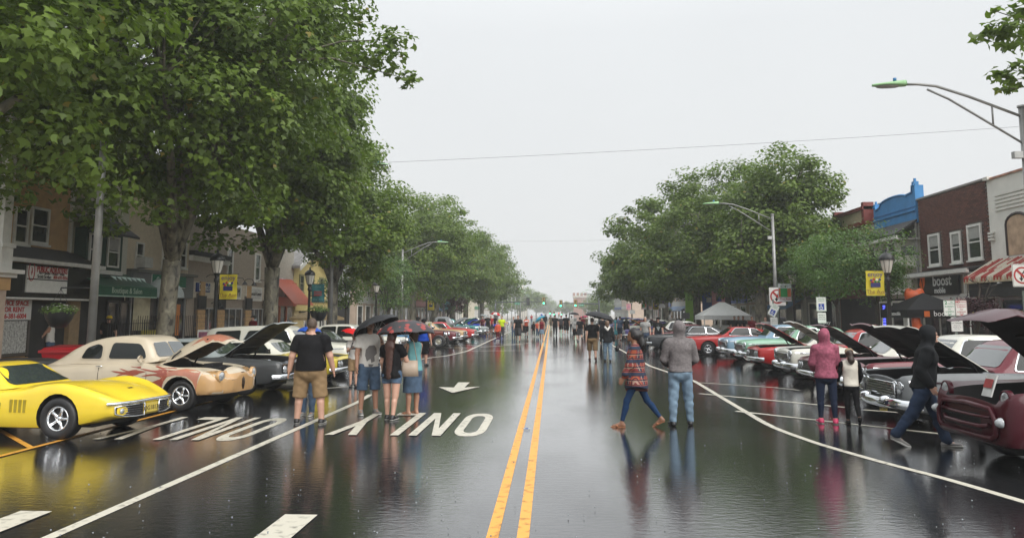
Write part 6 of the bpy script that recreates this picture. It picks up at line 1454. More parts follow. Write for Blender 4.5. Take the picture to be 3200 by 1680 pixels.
def fifties(name, label, x, y, rz, m, roofm=None, hood=None, grp=None, wagon=False, tall=0.0, grl=None, whitew=True, two=None, lowres=True, quad=False, **k):
    body = [(-4.15,.62,.42,.88,.88,.88),(-4.0,.84,.34,1.0,.95,.95),(-3.5,.92,.28,1.03,.96,.97),(-2.9,.935,.26,1.0,.97,.98),(-2.0,.93,.25,.97,.98,.99),(-1.1,.93,.25,.98,.99,1.0),(-.5,.935,.25,.99,.95,1.03),(0,.94,.26,.985,.93,1.03),(.4,.93,.28,.97,.91,1.0),(.72,.91,.34,.95,.89,.96),(.84,.88,.40,.93,.87,.92),(.88,.84,.44,.88,.84,.87)]
    if wagon: cab = [(-4.05,.97,.74,1.40,.62),(-3.9,.97,.76,1.50,.64),(-3.0,.97,.79,1.56,.65),(-2.0,.97,.79,1.585,.65),(-1.4,.97,.79,1.57,.64),(-1.15,.97,.78,1.45,.62),(-.9,.98,.76,1.16,.62),(-.76,.98,.7,1.02,.62)]
    else: cab = [(-3.25,.97,.70,1.03,.58),(-3.0,.97,.74,1.20,.60),(-2.75,.97,.77,1.42,.61),(-2.4,.97,.79,1.51,.62),(-1.8,.97,.79,1.53,.62),(-1.4,.97,.79,1.51,.62),(-1.15,.97,.78,1.40,.61),(-.9,.98,.76,1.14,.62),(-.76,.98,.7,1.02,.62)]
    sg = ([(-1.85,1.02),(-1.05,1.02),(-1.28,1.42),(-1.85,1.43)],[(-2.75,1.02),(-1.95,1.02),(-1.95,1.43),(-2.55,1.40)]) + (([(-3.75,1.04),(-2.85,1.03),(-2.85,1.42),(-3.7,1.38)],) if wagon else ())
    def gr(t, top, half):
        mb = MB(); mb.bb(.87,.90,-.62,.62,.55,.80); g = mb.build('grille', mat('grille_dark', (.03,.03,.03)), t)
        mb = MB()
        for kk in range(5): mb.bb(.90,.908,-.61,.61,.575+.045*kk,.588+.045*kk)
        for kk in range(15): mb.bb(.90,.906,-.60+kk*.086,-.592+kk*.086,.56,.79)
        mb.tube([(.91,-.64,.56),(.92,-.64,.80),(.92,.64,.80),(.91,.64,.56),(.91,-.64,.56)], .014, 5)
        mb.build('grille_bar', CHROME, g)
        for s in (1,-1):
            MB().lathe([(.001,.17),(.05,.15),(.075,.06),(.08,0)], (.93,s*.42,.50), axis='X', n=12).build('bumper_guard', CHROME, t)
            MB().lathe([(.06,0),(.05,.02),(.001,.03)], (.90,s*.76,.66), axis='X', n=12).build('parking_light', LAMP, t)
        if grl: grl(t, top, half)
    pts = [(.62,-.99,.44),(.86,-.95,.45),(.98,-.7,.46),(1.02,-.3,.44),(1.02,.3,.44),(.98,.7,.46),(.86,.95,.45),(.62,.99,.44)]
    hd = [(.90,.74,.80)] if not quad else [(.89,.76,.74),(.895,.58,.74)]
    return make_car(name, label, (x, y), rz, body, cab, side_glass=sg, wind=[(-.64,1.07),(.64,1.07),(.54,1.42),(-.54,1.42)], rear_glass=[(-.55,1.10),(.55,1.10),(.5,1.38),(-.5,1.38)], colr=m, roofm=roofm, wb=2.92, trk=.76, wr=.345, rim=.19 if not whitew else .18, wstyle='spoke' if not whitew else 'cap', tyre='white' if whitew else 'black',
        lamps=hd, lamp_r=.09 if not quad else .08, bumpers=((pts, .17),), grille=gr, hood=hood, group=grp, lowres=lowres, doors=([(-.80,.3),(-.82,.97)],[(-1.92,.3),(-1.92,.97)]), chrome_lines=(([(.78,.84),(-.6,.80),(-2.2,.78),(-3.9,.86)],.03,CHROME),), trim=CHROME, **k)
GL_ = 'classic cars backed to the left kerb'; GR_ = 'classic cars backed to the right kerb'
HOODB = lambda a=R(38), x1=.72, w=.66, **k: dict(x0=-.64, x1=x1, w0=w, w1=w*.95, ang=a, crown=.02, lip=.03, **k)
P_GREY = paint('dark_grey_car_paint', (.055,.058,.06)); P_SIL = paint('silver_green_car_paint', (.25,.28,.28)); P_YEL2 = paint('muscle_yellow', (.62,.48,.04)); P_WHT = paint('cream_white_car_paint', (.66,.65,.57))
P_RED = paint('red_car_paint', (.42,.02,.02)); P_MAR = paint('maroon_car_paint', (.13,.012,.022)); P_GRN = paint('mint_green_car_paint', (.28,.5,.36)); P_LBL = paint('light_blue_car_paint', (.25,.38,.5)); P_CHAR = paint('charcoal_car_paint', (.03,.032,.035)); P_BLU = paint('blue_car_paint', (.02,.05,.4)); P_TAN = paint('tan_car_paint', (.45,.3,.15)); P_PRI = mat('grey_primer', (.14,.15,.155), rough=.5, var=.1); P_BLK = paint('black_car_paint', (.01,.01,.011)); P_TEAL = paint('teal_car_paint', (.02,.2,.2)); P_PUR = paint('purple_car_paint', (.08,.06,.22)); P_MB = paint('metallic_blue_car_paint', (.05,.16,.3)); P_ORG = paint('orange_car_paint', (.75,.33,.02)); P_DKM = paint('dark_maroon_truck_paint', (.055,.004,.010), coat=.4)
LROW = [0]
def L(y): return y
muscle('grey_muscle_car', 'dark grey muscle car with its black lined hood raised behind the heavy man in black', -7.45, 19.6, R(-6), P_GREY, roofm=P_SIL, hood=HOODB(R(37), x1=.88, w=.72), lamps4=False, grp=GL_, hmat=P_SIL)
muscle('yellow_muscle_car', 'yellow muscle car with black hood stripe beside the elbow of the man in black', -6.95, 22.6, R(-4), P_YEL2, roofm=P_WHT, grp=GL_, stripes=(([(-.6,-.45),(.85,-.4),(.85,.4),(-.6,.45)], BLACK),))
fifties('white_fifties_wagon', 'cream white fifties wagon with a long roof behind the yellow muscle car', -7.6, 26.3, R(-2), P_WHT, grp=GL_, wagon=True, whitew=False)
muscle('black_coupe', 'black coupe behind the black umbrella', -7.6, 30.2, R(-3), P_BLK, grp=GL_)
fifties('white_fifties_sedan', 'white fifties sedan partly hidden by the floral umbrella', -7.3, 33.6, R(-3), P_WHT, grp=GL_)
muscle('metallic_blue_car', 'low metallic blue sports car beside the jeep tyre', -7.4, 39.6, R(-3), P_MB, roofm=P_WHT, grp=GL_)
[o for o in COL.objects if o.name=='yellow_muscle_car'][0].scale = (1,1,.9)
# brown open wheeled jeep like hot rod
def buggy(x, y):
    t = thing('brown_hot_rod', 'open wheeled brown hot rod with a fat front tyre on a cream steel rim', 'car', (x, y, 0), R(-2), GL_)
    BRP = paint('brown_car_paint', (.14,.03,.02))
    mb = MB(); mb.bb(-3.1,-.75,-.7,.7,.45,.98); mb.build('body', BRP, t)
    v = []; ys = [(-.42,.55),(-.42,.86),(-.3,.95),(0,.98),(.3,.95),(.42,.86),(.42,.55)]
    for xx, k in ((-.748,1.0),(.2,.88)): v += [(xx, a*k, b_*(.96+.04*k)) for a, b_ in ys]
    mb = MB(); mb.add(v, [(i,i+1,i+8,i+7) for i in range(6)]+[tuple(range(7)),tuple(range(7,14))[::-1],(0,7,13,6)]); m_ = mb.mesh('hood', BRP); fix_normals(m_); link('hood', m_, t)
    mb = MB(); mb.bb(.205,.26,-.36,.36,.55,.95); mb.build('radiator', CHROME, t)
    mb = MB(); mb.bb(-3.0,.6,-.35,-.28,.34,.42); mb.bb(-3.0,.6,.28,.35,.34,.42); mb.build('frame_rail', BLACK, t)
    for s in (1,-1): headlamp(t, .42, s*.45, .78, .09); MB().tube([(.2,s*.36,.6),(.38,s*.45,.72)], .02, 5).build('lamp_bracket', BLACK, t)
    mb = MB(); mb.bb(-.78,-.74,-.62,.62,.985,1.4); w = mb.build('windshield', CGLASS, t); mb = MB(); mb.bb(-2.6,-.7,-.68,.68,1.42,1.5); mb.build('roof', P_WHT, t)
    mb = MB()
    for xx in (-.72,-2.5):
        for s in (1,-1): mb.bb(xx-.03,xx+.03,s*.64-.03,s*.64+.03,.98,1.42)
    mb.build('roof_post', P_WHT, t)
    add_wheels(t, 2.3, .72, .37, .26, .2, 'disc', rear=.4); MB().tube([(0,-.7,.37),(0,.7,.37)], .04, 6).build('front_axle', BLACK, t); MB().tube([(-2.3,-.7,.4),(-2.3,.7,.4)], .05, 6).build('rear_axle', BLACK, t)
buggy(-6.5, 45.6)
muscle('maroon_sedan', 'maroon sedan with a matt dark hood and chrome grille behind the brown hot rod', -6.9, 49.3, R(-3), P_MAR, roofm=P_WHT, grp=GL_, stripes=(([(-.6,-.6),(.85,-.6),(.85,.6),(-.6,.6)], mat('matt_dark_maroon', (.06,.03,.03), rough=.4)),))
muscle('tan_muscle_car', 'tan car with a red nosed neighbour, next past the maroon sedan', -6.8, 52.7, R(-3), P_TAN, grp=GL_)
muscle('red_muscle_car_far', 'red car with low nose past the tan one in the left row', -6.4, 56.0, R(-3), P_RED, grp=GL_)
def pickup(name, label, x, y, rz, m, hood=None, grp=GL_):
    body = [(-4.3,.80,.5,1.0,.85,.85),(-4.2,.86,.42,1.05,1.05,1.05),(-3.0,.90,.36,1.05,1.05,1.05),(-1.8,.88,.34,1.08,1.08,1.08),(-1.0,.86,.32,1.1,1.1,1.12),(-.6,.90,.34,1.02,.98,1.15),(-.1,.97,.36,1.0,.92,1.14),(.35,.95,.4,.95,.9,1.08),(.62,.82,.42,.85,.84,1.0),(.74,.6,.45,.76,.78,.9)]
    cab = [(-1.95,1.05,.78,1.5,.58),(-1.9,1.05,.78,1.66,.60),(-1.6,1.05,.78,1.74,.62),(-1.2,1.06,.78,1.74,.62),(-.95,1.07,.77,1.66,.60),(-.78,1.08,.74,1.35,.6),(-.66,1.1,.68,1.16,.6)]
    return make_car(name, label, (x, y), rz, body, cab, side_glass=([(-1.7,1.16),(-.95,1.16),(-1.1,1.56),(-1.68,1.58)],), wind=[(-.60,1.22),(.60,1.22),(.52,1.58),(-.52,1.58)], colr=m, wb=2.9, trk=.76, wr=.36, rim=.19, wstyle='disc', lamps=[(.60,.66,.84)], lamp_r=.1, bumpers=(([(.78,-.85,.5),(.86,0,.5),(.78,.85,.5)],.14),), group=grp, lowres=True, hood=hood, cat='pickup truck')
pickup('grey_pickup', 'grey primer forties pickup with its hood raised in the far left row', -7.1, 60.5, R(-2), P_PRI, hood=dict(x0=-.6, x1=.6, w0=.55, w1=.42, ang=R(32), crown=.08, lip=.08))
fifties('teal_sedan', 'teal sedan with a raised pale hood in the far left row', -6.9, 64.8, R(-2), P_TEAL, hood=HOODB(R(30)), grp=GL_)
muscle('silver_coupe', 'silver coupe with raised hood nearest the group in red and black', -6.6, 68.6, R(-2), P_SIL, hood=HOODB(R(30)), grp=GL_)
fifties('white_far_sedan', 'small white sedan beyond the striped umbrella', -6.6, 84, R(-2), P_WHT, grp=GL_); muscle('blue_beetle_like_car', 'bright blue car with white hood, farthest of the left row', -5.6, 78, R(-4), P_BLU, grp=GL_)
for k, (c, n_) in enumerate(((P_RED,'red'),(P_CHAR,'charcoal'),(P_TAN,'tan'))): muscle('far_left_car', f'{n_} car far down the left row beyond the blue one', -6.8, 92+7*k, R(-2), c, grp=GL_)

# right row (nose towards -x)
RR = R(180)
def truck_front(t, top, half):
    # wide mouth grille
    RIM = P_DKM
    mb = MB(); v = [(.965,-.62,.46),(.985,-.66,.60),(.96,-.60,.76),(.965,.60,.76),(.985,.66,.60),(.965,.62,.46)]; mb.add([(x-.01,y,z) for x,y,z in v], [tuple(range(6))]); g = mb.build('grille', BLACK, t)
    MB().tube([(1.0,-.60,.44),(1.0,-.70,.50),(1.0,-.70,.66),(.985,-.58,.80),(.99,0,.825),(.985,.58,.80),(1.0,.70,.66),(1.0,.70,.50),(1.0,.60,.44),(1.01,0,.43),(1.0,-.60,.44)], .035, 8).build('grille_surround', RIM, g)
    MB().tube([(1.0,-.60,.70),(1.03,-.3,.69),(1.04,0,.69),(1.03,.3,.69),(1.0,.60,.70)], .02, 6).build('grille_bar', RIM, g)
    MB().tube([(1.0,-.55,.60),(1.04,-.42,.57),(1.05,0,.565),(1.04,.42,.57),(1.0,.55,.60)], .03, 6).build('grille_bar', RIM, g)
    for s in (1,-1):
        headlamp(t, .88, s*.73, .93, .10, ring=RIM); MB().lathe([(.065,-.02),(.06,.01),(.03,.05),(.001,.06)], (1.0,s*.79,.66), axis='X', n=12).build('parking_light', LAMP, t)
    MB().box((0,0,0),(.02,.22,.3)).build('show_card', mat('white_card', (.6,.6,.58), rough=.3), t, loc=(.70,.08,1.05), rot=(0,-.35,0))
    MB().box((0,0,0),(.006,.18,.12)).build('show_card_print', mat('red_card_print', (.35,.03,.03), rough=.3), t, loc=(.716,.08,1.08), rot=(0,-.35,0))
    MB().box((.88,.35,.42),(.12,.5,.03)).build('lower_valance', RIM, t)
body = [(-4.4,.80,.5,1.0,.85,.85),(-4.2,.90,.42,1.1,1.1,1.1),(-3.0,.95,.36,1.12,1.12,1.12),(-1.8,.95,.34,1.14,1.14,1.14),(-1.0,.95,.32,1.12,1.14,1.16),(-.6,.96,.34,1.08,1.06,1.18),(0,.98,.36,1.05,1.02,1.18),(.4,.97,.36,1.04,1.0,1.14),(.72,.95,.34,1.03,.97,1.08),(.86,.92,.34,1.0,.93,1.0),(.93,.88,.35,.90,.86,.90),(.96,.84,.38,.80,.80,.82)]
cab = [(-2.05,1.1,.80,1.5,.60),(-2.0,1.1,.82,1.66,.64),(-1.6,1.1,.82,1.72,.66),(-1.2,1.1,.82,1.70,.65),(-1.0,1.12,.80,1.6,.63),(-.80,1.14,.76,1.32,.64),(-.66,1.15,.72,1.17,.64)]
make_car('dark_maroon_truck', 'dark maroon fifties truck with huge rounded raised hood at the right edge', (6.50,10.75), RR, body, cab, side_glass=([(-1.8,1.2),(-.98,1.2),(-1.16,1.56),(-1.78,1.58)],), wind=[(-.66,1.25),(.66,1.25),(.57,1.58),(-.57,1.58)], colr=P_DKM, wb=2.9, trk=.78, wr=.36, ww=.24, rim=.2, arch=.40,
    hood=dict(x0=-.62, x1=.93, w0=.70, w1=.62, ang=R(43), crown=.13, lip=.18), grille=truck_front, group=GR_, doors=([(-.8,.4),(-.82,1.1)],), hmat=P_DKM, cat='pickup truck', trim=CHROME)
def impala_front(t, top, half):
    mb = MB(); mb.bb(.88,.905,-.60,.60,.56,.80); mb.build('grille', mat('grille_dark', (.03,.03,.03)), t)
    plate_on(t, .98, .28, .36, 'J58 ZLX', roll=.1)
t_, *_r = fifties('grey_sixties_sedan', 'dark grey sixties sedan with quad headlights and its black hood raised beside the maroon truck', 6.85, 14.5, RR, P_PRI, roofm=P_MAR, hood=HOODB(R(35), x1=.86, w=.76, ac=BLACK), grp=GR_, quad=True, whitew=False, grl=impala_front, hmat=P_WHT)
fifties('maroon_sedan', 'maroon sedan with raised hood behind the child in the white vest', 7.6, 17.8, RR, P_MAR, roofm=P_WHT, hood=HOODB(R(35), x1=.80, w=.72), grp=GR_, quad=True, whitew=False)
muscle('dark_red_coupe', 'dark red coupe with raised black lined hood left of the grey sixties sedan', 7.7, 20.9, RR, P_MAR, roofm=P_WHT, hood=HOODB(R(35), x1=.80, w=.72), grp=GR_)
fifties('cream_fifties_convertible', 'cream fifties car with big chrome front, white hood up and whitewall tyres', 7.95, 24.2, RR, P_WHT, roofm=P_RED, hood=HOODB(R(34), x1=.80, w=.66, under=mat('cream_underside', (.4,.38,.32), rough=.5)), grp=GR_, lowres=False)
muscle('red_muscle_car', 'bright red muscle car with thin raised hood next to the cream fifties car', 7.95, 27.5, RR, P_RED, roofm=P_WHT, hood=HOODB(R(33), x1=.80, w=.70), grp=GR_, lamps4=True)
fifties('mint_green_car', 'mint green car with black grille and chrome bumper beside the red one', 8.2, 30.6, RR, P_GRN, grp=GR_, whitew=False)
fifties('light_blue_car', 'light blue car with whitewall tyre beside the mint green one', 8.2, 33.6, RR, P_LBL, grp=GR_, whitew=True)
muscle('red_fastback', 'long red fastback seen from the side with a sloping roof', 7.45, 38.2, R(180), P_RED, grp=GR_, fast=True, lowres=False)
muscle('charcoal_coupe', 'charcoal coupe just behind the red fastback', 6.0, 41.4, R(180), P_CHAR, grp=GR_, fast=True)
muscle('maroon_coupe_far', 'maroon coupe with raised black hood behind the man in the black shirt', 6.3, 46.0, RR, P_MAR, hood=HOODB(R(36)), grp=GR_)
fifties('black_sedan_far', 'black sedan with pale roof in the far right row', 6.3, 50.0, RR, P_BLK, roofm=P_WHT, grp=GR_)
muscle('orange_hood_car', 'purple car with raised orange hood in the far right row', 6.2, 56.0, RR, P_PUR, hood=HOODB(R(32)), hmat=P_ORG, grp=GR_)
for k, (c, n_) in enumerate(((P_WHT,'white'),(P_RED,'red'),(P_PUR,'purple'),(P_WHT,'cream'),(P_BLU,'blue'),(P_CHAR,'charcoal'))):
    (muscle if k % 2 else fifties)('far_right_car', f'{n_} car number {k} from near down the far right row'.replace(f'number {k} from near ', '').replace('down', ['first down','second down','third down','fourth down','fifth down','last down'][k]), 6.4, 62+6.5*k, RR, c, grp=GR_)
# ================================================================== PEOPLE
class Field:
    """signed distance field of smoothly joined tapered limbs, meshed through an OpenVDB grid."""
    def __init__(s, vox, lo, hi):
        s.vox = vox; s.lo = np.array(lo, float); n = np.ceil((np.array(hi)-s.lo)/vox).astype(int)+1
        s.n = n; s.g = np.full(n, .12, np.float32)
    def _sub(s, lo, hi):
        a = np.maximum(0, np.floor((np.array(lo)-s.lo)/s.vox).astype(int)); b = np.minimum(s.n, np.ceil((np.array(hi)-s.lo)/s.vox).astype(int)+1)
        if np.any(b <= a): return None
        ax = [s.lo[i]+s.vox*np.arange(a[i], b[i]) for i in range(3)]
        X, Y, Z = np.meshgrid(*ax, indexing='ij', sparse=True); return (slice(a[0],b[0]), slice(a[1],b[1]), slice(a[2],b[2])), X, Y, Z
    def _mix(s, sl, d, k):
        g = s.g[sl]
        if k > 0:
            h = np.clip(.5+.5*(g-d)/k, 0, 1); s.g[sl] = g*(1-h)+d*h-k*h*(1-h)
        else: s.g[sl] = np.minimum(g, d)
    def cone(s, p, q_, r1, r2, k=.02, fl=1.0, fdir=(0,1,0)):
        """capsule from p to q with radii; fl < 1 flattens along fdir."""
        p = np.array(p, float); q_ = np.array(q_, float); R_ = max(r1, r2)+.13
        r = s._sub(np.minimum(p, q_)-R_, np.maximum(p, q_)+R_)
        if r is None: return
        sl, X, Y, Z = r; ba = q_-p; L2 = max(1e-9, ba@ba)
        h = np.clip(((X-p[0])*ba[0]+(Y-p[1])*ba[1]+(Z-p[2])*ba[2])/L2, 0, 1)
        dx, dy, dz = X-p[0]-h*ba[0], Y-p[1]-h*ba[1], Z-p[2]-h*ba[2]
        if fl != 1.0:
            f = np.array(fdir, float); f /= np.linalg.norm(f); c = dx*f[0]+dy*f[1]+dz*f[2]; e = (1/fl-1)*c
            dx, dy, dz = dx+e*f[0], dy+e*f[1], dz+e*f[2]
            d = (np.sqrt(dx*dx+dy*dy+dz*dz)-(r1+(r2-r1)*h))*(fl*.5+.5)
        else: d = np.sqrt(dx*dx+dy*dy+dz*dz)-(r1+(r2-r1)*h)
        s._mix(sl, d.astype(np.float32), k)
    def ell(s, c, r, k=.02, rz=0):
        c = np.array(c, float); r = np.array(r, float); R_ = max(r)+.13
        q_ = s._sub(c-R_, c+R_)
        if q_ is None: return
        sl, X, Y, Z = q_; x, y, z = X-c[0], Y-c[1], Z-c[2]
        if rz: co, si = math.cos(-rz), math.sin(-rz); x, y = x*co-y*si, x*si+y*co
        k0 = np.sqrt((x/r[0])**2+(y/r[1])**2+(z/r[2])**2); k1 = np.sqrt((x/r[0]**2)**2+(y/r[1]**2)**2+(z/r[2]**2)**2)
        d = k0*(k0-1)/np.maximum(k1, 1e-6); s._mix(sl, d.astype(np.float32), k)
    def wrinkle(s, amp, fr, seed=0):
        X, Y, Z = [s.lo[i]+s.vox*np.arange(s.n[i]) for i in range(3)]; X = X[:,None,None]; Y = Y[None,:,None]; Z = Z[None,None,:]
        s.g += (amp*(np.sin(fr*(Z*1.3+X*.7)+seed+2*np.sin(fr*.4*Y+seed))+.7*np.sin(fr*1.7*(Z*.6-X+Y*.8)+seed*2+1.5*np.sin(fr*.5*Z)))).astype(np.float32)
    def clip(s, fn):   # keep where fn(X,Y,Z) <= 0
        X, Y, Z = [s.lo[i]+s.vox*np.arange(s.n[i]) for i in range(3)]
        s.g = np.maximum(s.g, fn(X[:,None,None], Y[None,:,None], Z[None,None,:]).astype(np.float32))
    def mesh(s, name, mats):
        b = s.g; b[0,:,:] = b[-1,:,:] = .1; b[:,0,:] = b[:,-1,:] = .1; b[:,:,0] = b[:,:,-1] = .1
        gr = openvdb.FloatGrid(.12); gr.copyFromArray(np.ascontiguousarray(b), tolerance=0.0)
        pts, quads = gr.convertToQuads(0.0)
        pts = pts*s.vox+s.lo
        me = bpy.data.meshes.new(name); n = len(quads)
        if n == 0: me.materials.append(mats if not isinstance(mats, list) else mats[0]); return me
        me.vertices.add(len(pts)); me.vertices.foreach_set('co', pts.astype(np.float32).reshape(-1))
        me.loops.add(n*4); me.loops.foreach_set('vertex_index', quads[:, ::-1].astype(np.int32).reshape(-1)); me.polygons.add(n); me.polygons.foreach_set('loop_start', np.arange(0, n*4, 4, dtype=np.int32))
        me.update(calc_edges=True); me.polygons.foreach_set('use_smooth', [True]*n)
        for m in (mats if isinstance(mats, list) else [mats]): me.materials.append(m)
        return me
def skin_mat(nm, c):
    m = mat('skin_'+nm, c, rough=.45, var=.08, scale=10); b = m.node_tree.nodes['Principled BSDF']; b.inputs['Subsurface Weight'].default_value = 0; return m
SKP = skin_mat('pale', (.50,.29,.21)); SKT = skin_mat('tanned', (.38,.20,.13)); SKB = skin_mat('brown', (.22,.11,.065)); SKD = skin_mat('dark', (.08,.04,.025))
def cloth(nm, c, **k): return mat('cloth_'+nm, tuple(x*(.6 if max(c) < .03 else 1) for x in c), spec=.15, rough=k.pop('rough', .8), var=k.pop('var', .14), scale=k.pop('scale', 5), bump=.8, bscale=k.pop('bscale', 17), **k)
C_BLK = cloth('black', (.013,.013,.015)); C_KHA = cloth('khaki', (.24,.16,.085)); C_GRY = cloth('grey_marl', (.16,.145,.145), var=.25, scale=30); C_DEN = cloth('blue_denim', (.07,.11,.17), var=.3, scale=8); C_LDEN = cloth('light_denim', (.16,.23,.30), var=.35, scale=7); C_NAVY = cloth('navy_denim', (.015,.022,.045)); C_LEG = cloth('blue_leggings', (.012,.035,.09))
C_PNK = cloth('dusty_pink', (.28,.08,.12), var=.3, scale=22); C_CRM = cloth('cream_vest', (.62,.58,.5), var=.05); C_WHT = cloth('white', (.62,.6,.56), var=.06); C_CHA = cloth('charcoal', (.022,.024,.027)); C_RED = cloth('red', (.35,.02,.02)); C_MRN = cloth('maroon', (.15,.012,.02)); C_AQU = cloth('aqua', (.16,.38,.40)); C_BLU = cloth('royal_blue', (.01,.05,.32)); C_NEO = cloth('neon_yellow', (.55,.7,.02)); C_LGR = cloth('light_grey', (.30,.30,.29)); C_ORG = cloth('coral', (.6,.1,.05)); C_TEAL = cloth('teal', (.05,.28,.32)); C_DGR = cloth('dark_grey', (.05,.05,.055)); C_BLK2 = cloth('black_shiny', (.01,.01,.011), rough=.35); C_OLV = cloth('olive', (.14,.12,.08)); C_SLT = cloth('slate_blue', (.07,.10,.16))
HBR = mat('dark_brown_hair', (.03,.016,.010), rough=.45, var=.3, scale=30, bump=.6, bscale=80); HBL = mat('black_hair', (.008,.007,.007), rough=.35, var=.2, scale=30, bump=.6, bscale=80); HRD = mat('auburn_hair', (.05,.018,.011), rough=.4, var=.35, scale=25, bump=.7, bscale=70); HGY = mat('grey_hair', (.25,.24,.22), rough=.6, var=.2); HBD = mat('short_brown_hair', (.07,.045,.03), rough=.6, var=.3, scale=40, bump=.5, bscale=120); HLB = mat('light_brown_hair', (.13,.075,.04), rough=.5, var=.3, scale=30, bump=.5)
SH_BLK = mat('black_shoe', (.012,.012,.013), rough=.4, var=.2); SH_WHT = mat('white_sole', (.55,.54,.5), rough=.5); SH_GRY = mat('grey_shoe', (.2,.19,.18), rough=.6, var=.2); SH_PNK = mat('pink_shoe', (.55,.04,.12), rough=.5); SH_TAN = mat('tan_sandal', (.30,.12,.05), rough=.5); SH_BRN = mat('dark_red_shoe', (.08,.015,.012), rough=.5)
# plaid poncho
PLD, n, b = node_mat('plaid_cloth'); t = n.nodes.new('ShaderNodeTexCoord'); sx = n.nodes.new('ShaderNodeSeparateXYZ'); n.links.new(t.outputs['Object'], sx.inputs[0])
def band(src, fr, th, off=0.0):
    a = n.nodes.new('ShaderNodeMath'); a.operation = 'MULTIPLY'; a.inputs[1].default_value = fr; n.links.new(src, a.inputs[0]); o = n.nodes.new('ShaderNodeMath'); o.operation = 'ADD'; o.inputs[1].default_value = off; n.links.new(a.outputs[0], o.inputs[0])
    f = n.nodes.new('ShaderNodeMath'); f.operation = 'FRACT'; n.links.new(o.outputs[0], f.inputs[0]); c = n.nodes.new('ShaderNodeMath'); c.operation = 'LESS_THAN'; c.inputs[1].default_value = th; n.links.new(f.outputs[0], c.inputs[0]); return c.outputs[0]
cur = None
def over(base, col, fac):
    m = n.nodes.new('ShaderNodeMix'); m.data_type = 'RGBA'
    if isinstance(base, tuple): m.inputs[6].default_value = (*base,1)
    else: n.links.new(base, m.inputs[6])
    m.inputs[7].default_value = (*col,1); n.links.new(fac, m.inputs[0]); return m.outputs[2]
zz_ = sx.outputs['Z']; xx_ = sx.outputs['X']
c_ = over((.20,.028,.03), (.022,.035,.07), band(xx_, 5.2, .30, .15)); c_ = over(c_, (.36,.24,.18), band(xx_, 15.6, .16, .3)); c_ = over(c_, (.30,.07,.03), band(xx_, 10.4, .14, .6)); c_ = over(c_, (.02,.03,.06), band(zz_, 4.4, .26)); c_ = over(c_, (.32,.07,.04), band(zz_, 8.8, .12, .5)); c_ = over(c_, (.012,.012,.018), band(zz_, 13.2, .16, .1)); c_ = over(c_, (.30,.2,.15), band(zz_, 4.4, .05, .45)); c_ = over(c_, (.012,.012,.02), band(xx_, 15.6, .10, .0))
n.links.new(c_, b.inputs['Base Color']); b.inputs['Roughness'].default_value = .85
V = np.array
def rotm(ax, a):
    return np.array(Matrix.Rotation(a, 3, ax))
